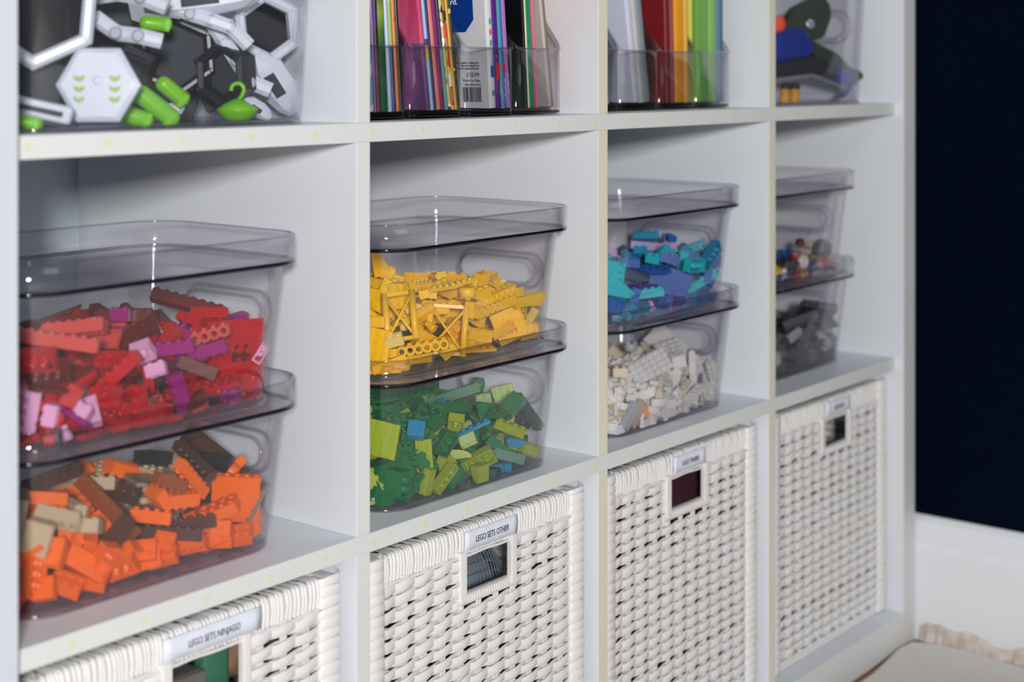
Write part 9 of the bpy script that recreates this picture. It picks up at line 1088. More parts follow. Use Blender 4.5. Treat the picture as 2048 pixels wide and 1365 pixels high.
'wht': 'b1x1x5,e,1,2215,420,387,902,-11,-24,-432;w6x4,e,1,2582,1020,605,779,-365,486,-156;v4x2,e,1,2548,522,408,698,-532,7,-478;b4x2,e,1,2422,620,480,830,-224,451,-238;c2x2,V,1,1671,920,700,902,0,0,-432;p6x4,e,1,1469,520,545,857,193,-362,-312;b4x4,e,1,2194,720,591,877,157,-261,-371;b2x2,F,1,727,420,613,902,0,0,-432;b4x1,e,1,995,336,314,888,-75,-157,-426;b4x2,e,1,2416,395,129,759,-482,147,-412;w6x3,e,1,2531,620,280,568,-578,-203,-550;b1x1,N,1,969,253,160,902,0,0,-432;c1x1,b,1,2168,257,99,902,0,0,-432;a6x1x2,e,1,1828,620,393,898,38,79,-430;v2x1,F,0,668,464,109,59,-28,68,34;v2x1,e,0,2083,915,353,19,20,66,70;v2x1,e,0,1975,824,356,7,0,3,-100;p4x1,e,0,480,975,249,29,20,-9,93;p2x2,V,0,2491,774,280,5,-100,7,0;p2x2,e,0,782,945,374,91,3,-1,41;b4x2,e,1,1080,374,165,671,-189,684,215;b2x2,e,1,2626,704,260,421,556,-432,-572;b2x2,e,0,1945,669,353,2,-43,-90,-3;p4x2,e,0,2619,1561,162,0,-67,0,74;c1x1,e,0,1431,1660,390,12,-70,-35,-61;p4x1,e,0,858,484,46,3,-2,-63,78;p2x2,e,0,1100,748,318,78,3,2,-62;p4x1,e,0,234,1227,43,48,-52,-52,47;b2x2,e,0,2617,773,86,74,0,-67,0;b2x1,e,0,355,1238,41,46,46,54,54;s2x2,e,0,2139,744,350,100,3,0,0;p4x1,F,0,1439,1007,344,2,-45,-89,-3;k4x1,e,1,2227,639,391,726,11,-12,687;v2x1,e,1,960,262,41,24,24,-707,-707;w3x2,e,1,922,304,82,606,669,319,289;b2x1,e,1,1188,287,142,157,-155,706,-673;p2x2,e,0,726,1003,336,58,2,3,-82;s2x1,F,0,1172,627,328,2,-92,-4,39;t2x1,e,0,1908,907,329,20,1,3,-98;s2x1,e,1,485,274,50,1000,0,0,-21;b2x2,e,1,1464,290,65,690,0,0,724;a4x1,e,1,1203,244,51,0,0,16,-1000;s2x2,F,0,1820,773,383,66,25,-68,21;b4x1,e,0,720,1273,400,85,-28,-17,42;b2x1,e,0,350,906,41,54,-54,-46,46;p3x2,F,0,335,645,33,0,100,6,0;s2x1,e,0,481,909,100,4,-12,84,52;s2x1,e,0,963,496,135,23,33,74,54;k4x1,F,0,1192,396,165,68,-24,67,17;v2x1,e,0,2083,1769,53,5,99,14,1;b3x2,e,0,977,1758,173,87,-2,48,-4;v2x1,V,0,248,928,91,27,66,64,-28;t2x1,F,1,1757,515,300,100,145,162,971;v2x1,e,1,1220,241,220,28,-31,723,-690;c1x1,F,0,928,1784,41,50,50,50,50;k4x1,e,0,541,1315,181,54,-38,-30,69;p4x1,F,0,1689,1447,366,94,3,1,-33;p4x2,e,0,2576,1275,33,70,0,0,71;b2x1,F,0,1182,1103,366,1,2,68,73;t2x1,F,0,513,950,18,100,0,0,10;b2x1,e,0,2071,1039,361,70,-65,-21,20;p2x2,e,0,2469,873,85,4,62,-4,78;s2x1,e,0,1884,907,395,91,3,-1,41;b4x2,e,0,282,1204,146,61,-37,40,-57;b2x1,V,1,984,514,292,304,808,-178,-473;p2x2,e,0,593,838,84,0,-66,0,75;w3x2,e,0,2127,1207,392,3,-98,20,1;p2x2,b,0,1149,1666,194,26,-22,-62,-71;p4x1,e,0,357,1424,92,37,8,-21,90;b4x2,e,0,1342,1708,181,28,32,68,-60;p4x2,e,1,370,471,33,743,0,0,-670;a4x1,V,0,404,1515,41,1,-1,-71,71;b3x2,e,0,261,724,127,38,-62,-39,57;s2x1,e,0,514,900,329,53,28,74,30;b4x1,e,0,1592,961,356,33,-31,-65,61;p3x2,e,0,1456,552,300,78,29,-19,52;p4x2,e,0,784,1247,407,41,-18,41,-80;s2x1,e,0,390,1644,262,3,-55,-2,84;p4x1,b,0,287,1506,43,48,-52,-52,48;w3x2,e,0,469,707,207,42,-76,-24,43;p2x2,e,0,1726,905,395,15,80,29,-50;v2x1,e,0,2522,753,87,13,-66,10,73;v2x1,e,0,659,325,91,39,0,92,0;b4x1,b,1,773,232,169,21,-432,-44,900;p2x2,F,0,1517,469,119,59,-72,-28,-22;w3x2,e,0,2460,1259,83,55,-44,44,-55;b2x1,e,0,1371,419,41,69,-69,-15,15;s2x2,e,0,2391,1669,365,11,68,-71,-16;b2x2,e,0,368,852,346,24,-66,36,-61;p4x1,e,0,2280,1767,33,0,0,0,-100;b3x2,e,1,1457,324,164,0,663,-749,0;s2x2,e,0,2289,911,348,13,85,38,-35;s2x1,e,0,1400,1711,96,39,3,92,6;b2x2,e,0,838,1705,144,73,-63,-18,-20;b4x2,b,0,2482,913,385,52,11,-82,-22;s2x1,b,0,1914,1714,92,39,1,92,2;b2x2,e,0,2594,902,81,0,0,71,71;b3x2,F,0,812,385,117,90,30,-4,-33;p2x2,e,0,1146,482,114,19,-30,-64,-68;s2x1,e,0,704,1428,400,47,4,-1,-88;t2x1,e,0,1854,1040,338,3,-90,44,2;c1x1,F,0,516,1423,41,51,-51,-49,49;c1x1,F,1,1658,245,57,12,-837,18,546;b3x2,e,0,2063,897,464,0,33,-94,3;v2x1,e,0,2044,424,50,71,0,0,-71;b3x2,e,0,367,1610,86,48,52,-52,-48;w3x2,e,0,1868,1529,372,3,-95,-32,-1;a4x1,e,0,353,1411,144,19,30,49,80;b4x1,b,0,904,1692,391,86,-13,7,49;c1x1,e,0,2124,326,50,40,0,0,92;p4x2,b,0,1329,460,261,61,64,-44,16;s2x2,F,0,2562,1074,114,17,-90,-8,39;b4x2,e,1,559,396,419,143,180,-629,742;b4x1,e,1,1276,740,377,995,17,85,-56;b4x2,V,0,235,1317,389,68,28,61,30;b4x2,e,1,1974,379,139,753,431,-113,-485;b3x2,e,0,421,1652,86,48,52,-52,-48;k4x1,e,0,523,1680,164,52,52,47,-48;p2x2,e,0,2316,717,324,2,-71,70,2;b2x1,e,1,1584,374,203,644,-163,-155,-731;w3x2,e,0,1504,513,127,76,61,15,-18;v2x1,e,0,2511,592,91,29,61,69,-26;b2x1,e,0,356,911,138,0,70,71,0;v2x1,e,0,2588,1464,214,23,-28,74,-57;c1x1,e,0,1521,1707,91,62,30,-25,-68;v2x1,e,0,1659,1725,41,0,0,71,71;t2x1,e,0,663,1752,116,100,0,0,-7;c1x1,V,1,368,301,255,548,-372,-423,-618;s2x2,e,0,2168,1696,112,60,21,40,-66;k4x1,e,0,2629,988,257,38,58,-41,-59;s2x2,e,0,1536,787,375,46,15,-10,87;p2x2,e,0,602,1391,264,69,-10,71,-8;b2x1,e,0,2567,1516,136,71,-70,-3,11;b4x1,e,0,1468,1805,217,61,-3,-79,4;t2x1,e,0,1474,1180,348,1,-39,92,3;b2x1,e,0,2660,1364,283,52,-52,-48,-47;b2x1,e,0,375,517,317,67,57,44,15;s2x2,e,0,412,1051,383,23,-81,-54,6;s2x1,b,0,815,1507,403,97,3,1,-25;b3x2,F,0,325,1603,243,45,52,-55,-48;b2x1,V,0,542,1111,260,97,1,25,1;b2x2,e,0,2610,1310,126,6,-74,-5,-67;b3x2,e,0,471,1064,85,2,5,99,-9;b4x1,e,1,1632,355,119,458,-380,271,-756;s2x1,e,0,386,679,83,70,70,-5,-6;t2x1,e,0,421,375,18,0,74,-67,0;t2x1,e,0,1779,1681,85,55,-48,45,52;p4x1,e,0,2053,1801,170,97,-5,-23,1;p3x2,e,0,2630,579,81,50,-50,50,-50;b2x1,e,0,1650,652,344,15,0,-3,99;p4x1,e,0,1838,1795,43,67,-74,0,0;b3x2,V,0,348,1144,288,55,-63,45,31;s2x1,e,1,304,373,253,36,638,768,38;v2x1,F,0,509,811,41,50,-50,-50,50;s2x2,e,0,906,1142,363,14,-88,25,38;p4x1,e,1,324,402,83,358,-358,-610,609;p3x2,e,0,265,1459,274,22,-65,-67,-29;p4x2,e,0,2162,1200,357,3,-98,17,1;p3x2,F,1,458,330,208,4,64,185,-981;p2x2,e,0,547,608,212,95,4,-27,-15;b4x1,e,1,1913,228,184,974,48,-221,-11;b2x2,e,1,1906,1023,465,641,-334,-622,302;b2x2,F,0,1647,1652,412,14,92,-36,6;b4x1,e,0,453,1218,137,73,61,16,-28;w3x2,e,1,1798,330,95,171,-827,-428,-322;a4x1,e,1,1061,371,385,371,-31,-152,916;s2x1,e,0,1948,694,444,48,-44,-55,52;p4x1,e,1,553,363,290,670,676,-69,-298;w3x2,e,0,195,767,285,38,-61,-42,56;b2x1,e,1,1760,902,509,76,-370,466,-800;s2x1,e,0,1717,1315,380,48,51,49,52;t2x1,e,0,2661,1298,283,52,52,-48,48;c1x1,e,0,1920,1150,369,66,-62,31,-29;b4x1,e,1,1700,497,263,107,-119,-794,-586;v2x1,F,0,1685,1745,125,52,48,48,52;v2x1,e,0,1847,414,41,56,-56,43,-43;c1x1,e,0,1588,1793,113,70,5,-14,-70;a4x1,F,0,1789,1724,192,5,-70,-5,71;b4x2,e,1,1550,758,468,672,28,59,-738;p4x1,F,1,1506,510,479,148,795,298,507;p3x2,e,0,1479,1492,396,97,6,-12,20;c1x1,e,0,302,521,83,63,32,-63,32;s2x2,F,0,425,558,94,9,6,-98,-18;s2x2,V,0,2516,1632,81,48,-48,52,-52;p2x2,F,0,1581,1126,407,72,-28,-7,-63;t2x1,e,0,1575,334,41,48,-48,52,-52;a4x1,F,1,1324,282,365,957,10,-181,228;b2x1,e,0,581,546,134,71,-7,5,-70;p2x2,e,1,2233,386,33,912,0,0,-409;p4x2,V,0,922,783,329,3,-79,61,2;a4x1,e,0,511,1161,398,67,62,-5,-41;s2x1,e,0,2593,1432,94,0,10,-99,-3;b2x2,V,1,575,354,151,452,-529,586,-416;p4x1,F,0,791,1169,423,38,-80,-44,15;b2x1,F,0,531,1763,160,9,7,69,-71;c1x1,e,0,866,466,190,73,43,52,-8;a4x1,V,0,1357,982,452,10,82,-56,6;b2x2,e,0,1174,1752,272,50,82,-13,25;p4x1,F,0,1750,404,182,31,-12,-43,84;b3x2,V,0,402,747,211,78,38,47,16;a4x1,e,0,619,1771,50,0,-1,-100,0;b3x2,e,0,2449,1688,106,11,5,-70,70;b4x1,e,0,1101,1760,158,62,-62,34,34;p3x2,e,0,461,391,60,1,100,0,-6;p4x2,e,1,1550,982,523,129,-65,-266,-953;b3x2,e,0,1203,1015,449,62,2,-3,79;b4x1,e,0,1119,999,359,1,2,68,73;b2x1,e,0,2500,750,213,10,11,66,73;t2x1,e,0,1300,869,327,3,-82,58,2;b2x1,e,0,1388,867,373,16,-33,68,-63;b2x1,e,1,316,364,125,617,414,560,-367;p3x2,V,0,1759,1506,418,2,-95,-31,1;s2x2,e,1,1002,678,419,717,-670,-140,131;w3x2,e,0,593,1366,82,53,-46,-46,53;b4x1,e,1,390,381,155,622,-729,249,-143;p4x1,e,0,2396,1188,319,82,11,55,12;p4x2,e,1,2592,381,287,669,72,740,3;s2x2,e,0,1131,1619,396,5,-92,3,39;p3x2,e,0,462,1646,123,74,0,67,0;p2x2,e,0,417,1083,147,5,66,-74,8;v2x1,b,1,425,288,282,304,-854,214,364;b2x1,e,0,2349,1721,120,45,55,55,-45;v2x1,e,0,2601,1450,387,84,-38,-28,28;p4x2,F,0,2265,1749,235,30,-5,-67,-67;v2x1,e,0,546,576,48,42,50,58,49;c1x1,e,1,1540,219,275,23,-460,43,-887;c1x1,e,0,546,678,50,85,0,0,53;p4x1,V,0,623,971,392,14,-70,70,10;b2x2,e,0,799,1793,359,55,-61,42,38;v2x1,V,0,2501,1476,50,0,71,-71,0;v2x1,e,1,2558,433,41,568,-568,421,-421;t2x1,b,0,2639,1047,64,39,-61,-68,17;b2x1,e,0,1780,981,366,44,2,-3,90;c1x1,e,0,1753,492,141,46,-5,88,-9;s2x1,e,0,2344,1688,230,39,1,91,10;b2x1,V,1,1293,771,490,445,720,463,262;b4x1,e,1,1951,786,548,182,354,-642,-655;s2x1,F,0,1719,1086,359,38,-28,87,16;p4x2,e,0,583,1631,225,10,66,-34,-67;k4x1,e,0,2653,1115,206,12,-68,70,18;s2x2,e,0,2524,1692,352,34,-55,55,54;t2x1,e,0,1116,1239,352,92,3,-1,40;b2x2,V,0,1983,1783,254,15,-17,72,65;p4x1,e,0,2472,1168,264,60,-39,-69,8;b4x2,b,0,1541,1778,355,61,-3,-79,4;a4x1,e,0,265,881,188,60,37,59,40;t2x1,e,0,1203,864,347,28,-10,-11,95;k4x1,F,1,1273,351,239,531,-249,-699,-409;b4x2,F,0,618,1331,484,56,-78,-18,-20;w3x2,e,0,1785,1844,374,72,65,16,-17;b4x1,V,1,642,233,169,900,44,-432,-21;p3x2,V,0,1763,1810,207,65,-72,17,16;b2x1,e,0,2497,1345,180,13,63,70,33;p2x2,e,0,542,1060,179,9,-70,-69,18;t2x1,e,0,768,533,223,18,-22,74,60;b3x2,e,1,1761,293,237,880,-386,-219,-170;p2x2,V,0,2195,1656,269,42,-36,55,63;a4x1,e,0,682,1602,414,46,-3,-6,-88;w3x2,e,0,228,520,272,56,41,-62,-38;v2x1,e,0,1183,835,413,8,-8,-6,99;w3x2,F,0,2443,948,303,82,19,53,7;v2x1,b,0,1036,896,352,6,-6,-73,68;b4x2,e,0,1227,1782,435,33,-1,-94,6;b3x2,e,0,1913,1315,389,92,3,-1,39;b4x1,e,0,898,1714,484,56,-76,-20,27;b4x2,e,0,468,1404,250,55,-38,-31,68;b2x2,e,1,809,593,392,93,-856,30,508;s2x2,F,0,417,1717,280,31,44,42,-73;b3x2,e,0,508,755,445,6,-41,-40,-82;b2x2,e,0,2626,854,337,57,-43,-60,36;c1x1,e,1,1092,210,456,476,502,-366,-622;b4x1,e,0,1709,653,584,99,7,-6,-10;p3x2,e,0,1258,1174,411,73,-68,0,0;k4x1,e,1,839,460,424,824,19,-558,-97;p3x2,e,0,967,815,390,11,-7,-10,99;t2x1,e,0,2588,996,179,72,13,67,10;b3x2,F,1,2136,1447,463,629,-127,-362,676;b3x2,F,1,2554,1631,500,17,-680,-722,124;p4x2,e,0,1282,1222,434,5,4,-73,68;b2x1,e,0,1096,510,357,81,-48,33,7;p3x2,F,0,746,1743,210,96,-4,-27,-8;c1x1,e,0,2001,1112,375,2,-43,-90,-3;p2x2,e,0,450,1210,289,16,-28,-73,-61;k4x1,e,1,2447,295,367,53,-880,-42,470;v2x1,e,0,1078,1770,391,4,-56,-72,-40;s2x2,e,0,258,1015,294,70,-3,-10,-71;w3x2,e,0,2697,1223,416,31,66,34,60;p4x2,V,0,970,1052,498,13,-87,-36,-31;b2x2,e,0,268,614,375,22,-57,34,-71;b3x2,e,0,1293,1420,432,11,0,99,6;p4x1,F,1,1670,218,287,15,-302,-47,952;p4x1,e,1,416,235,373,489,-444,-504,-556;b2x1,V,0,2530,1682,220,99,2,11,10;p4x2,e,0,1720,488,526,98,7,-2,-16;b4x1,F,0,249,1119,559,40,38,-50,68;s2x2,e,0,386,1331,318,58,-37,-32,66;s2x1,e,0,2466,1732,249,7,-71,-70,9;b4x1,e,0,1855,1668,445,5,95,-29,10;p3x2,V,0,310,958,219,1,2,-21,-98;p3x2,e,0,2527,1637,252,71,-70,-3,10;c1x1,e,0,2496,1002,144,34,-56,-73,20;p4x2,e,0,2416,1102,352,72,-13,57,-37;v2x1,e,0,997,1679,383,26,82,49,-15;k4x1,e,0,1328,1284,406,100,3,6,0;p4x2,V,0,293,1325,406,29,-67,-32,61;w3x2,F,0,1091,1420,383,67,3,-5,-74;b2x2,V,0,270,1572,553,25,-67,69,-10;b3x2,F,0,345,481,232,97,-16,14,-6;b2x2,e,0,2056,1676,355,15,-13,-64,-74;p4x2,e,0,332,1645,330,3,82,-10,-56;c1x1,e,0,749,1821,467,61,55,38,-42;b3x2,e,0,487,633,356,27,24,-27,89;w3x2,F,0,589,1552,264,34,67,10,66;p4x1,e,0,2547,1400,266,40,-3,12,-91;c1x1,e,0,1596,969,437,49,-51,-46,-54;b2x1,e,0,751,813,355,36,1,-3,93;b2x1,e,0,685,710,339,66,-62,-31,29;w3x2,V,0,1721,1167,429,6,-10,-40,-91;p2x2,e,1,2568,423,85,509,-424,479,-575;p2x2,F,0,1942,1754,391,4,88,-18,44;s2x1,e,0,1060,1096,413,94,4,33,-1;b4x1,F,1,993,802,541,186,-252,-743,591;p3x2,e,0,558,976,426,1,-2,-18,98;b4x2,e,0,962,1257,501,11,96,-8,-24;s2x1,e,0,2042,1038,451,1,-33,94,2;b2x2,e,0,2585,1573,361,76,10,-26,-58;w3x2,e,0,687,1507,434,36,-30,62,-63;b2x1,e,0,489,463,158,62,0,18,-76;v2x1,e,0,2369,1794,312,65,-72,19,16;b3x2,F,1,2335,1297,459,657,-261,638,305;t2x1,e,0,1084,536,280,37,-78,46,22;s2x2,e,0,270,769,454,41,-89,-3,20;b3x2,e,1,350,380,386,201,-727,-513,410;c1x1,V,0,1534,1349,382,69,-16,68,20;t2x1,e,0,526,748,218,31,-80,-5,52;p4x2,e,0,1136,1439,519,27,-4,-2,-96;s2x2,e,0,526,1645,425,8,-97,14,19;c1x1,V,0,872,710,390,10,0,-3,99;b2x2,e,0,616,1798,410,1,1,-67,74;k4x1,e,0,2218,1532,420,50,-29,-51,64;b2x1,e,0,2556,1192,209,4,68,-50,-54;w3x2,V,0,769,1131,472,87,15,3,46;a4x1,e,0,906,871,458,30,25,57,73;b4x2,F,1,2612,1229,486,647,221,286,-672;b4x1,e,0,1471,1542,476,51,51,38,58;b2x1,e,1,2598,450,244,30,721,25,-691;p4x2,e,0,750,703,471,11,-31,91,-26;b3x2,V,0,574,909,482,43,5,-17,89;w3x2,V,0,1699,1794,292,48,44,-51,56;p2x2,e,0,1455,509,319,78,29,-19,52;c1x1,V,0,579,733,250,28,-93,11,-22;w3x2,e,0,301,726,347,55,39,16,-72;a4x1,e,0,2473,1068,370,46,-31,-41,-73;c1x1,V,0,1991,1462,413,37,-85,-36,13;a4x1,e,0,2173,1814,395,34,-38,64,58;a4x1,e,0,2309,1748,476,54,21,43,-69;p4x2,e,0,466,1677,368,66,12,-1,74;s2x1,e,0,1061,952,431,24,69,63,-27;b2x1,e,0,2536,1339,322,61,70,-18,-33;c1x1,e,0,699,519,305,4,7,45,89;v2x1,F,0,2549,1612,196,3,92,8,-40;b4x1,e,0,236,961,366,63,11,-20,75;b4x1,b,0,1828,1552,509,32,-46,-75,36;p2x2,e,0,2412,1428,412,30,91,22,-17;k4x1,F,0,1389,1693,472,10,65,-74,14;v2x1,e,0,515,861,255,33,20,85,36;b2x2,e,1,1628,246,627,93,-339,-732,583;s2x2,e,0,411,1482,403,25,-11,70,66;b2x2,e,0,954,1502,433,53,57,43,46;c1x1,V,0,1050,1391,446,15,5,-2,-99;s2x1,e,0,558,464,262,17,-1,-98,-7;s2x2,e,1,2063,1222,445,198,-823,387,366;t2x1,F,0,2427,911,195,60,41,40,56;t2x1,F,0,986,1100,388,1,33,-4,94;p4x2,e,0,1594,1354,456,65,9,31,-69;p4x1,e,0,322,936,442,29,8,20,-93;p3x2,V,0,887,1401,428,69,-70,16,-14;s2x2,e,0,1270,1607,440,71,-1,-70,-6;w3x2,e,0,736,792,468,91,-24,-10,31;s2x2,e,0,1239,1023,556,86,3,2,-51;s2x2,F,0,265,472,449,60,-9,78,-17;b4x2,F,0,360,1653,478,59,50,22,60;t2x1,e,0,661,1756,208,25,57,78,10;p4x2,e,1,1504,1144,475,213,-237,921,-224;c1x1,e,0,2536,841,209,4,-80,-60,-3;b4x2,V,0,1351,1278,546,4,-7,-96,27;k4x1,F,0,1612,1693,493,64,47,49,36;s2x1,e,0,1838,819,502,37,-34,84,18;t2x1,e,0,746,658,339,52,-74,-37,22;a4x1,V,0,1743,1471,502,14,-55,-82,-5;v2x1,e,0,2443,1508,241,23,-24,-83,45;b3x2,e,0,328,1371,528,46,22,41,76;t2x1,e,0,1836,1772,256,46,53,-53,46;k4x1,V,0,505,499,389,59,79,12,-13;v2x1,e,0,2198,1002,368,46,2,3,-89;v2x1,e,0,2546,437,121,47,47,-53,-53',
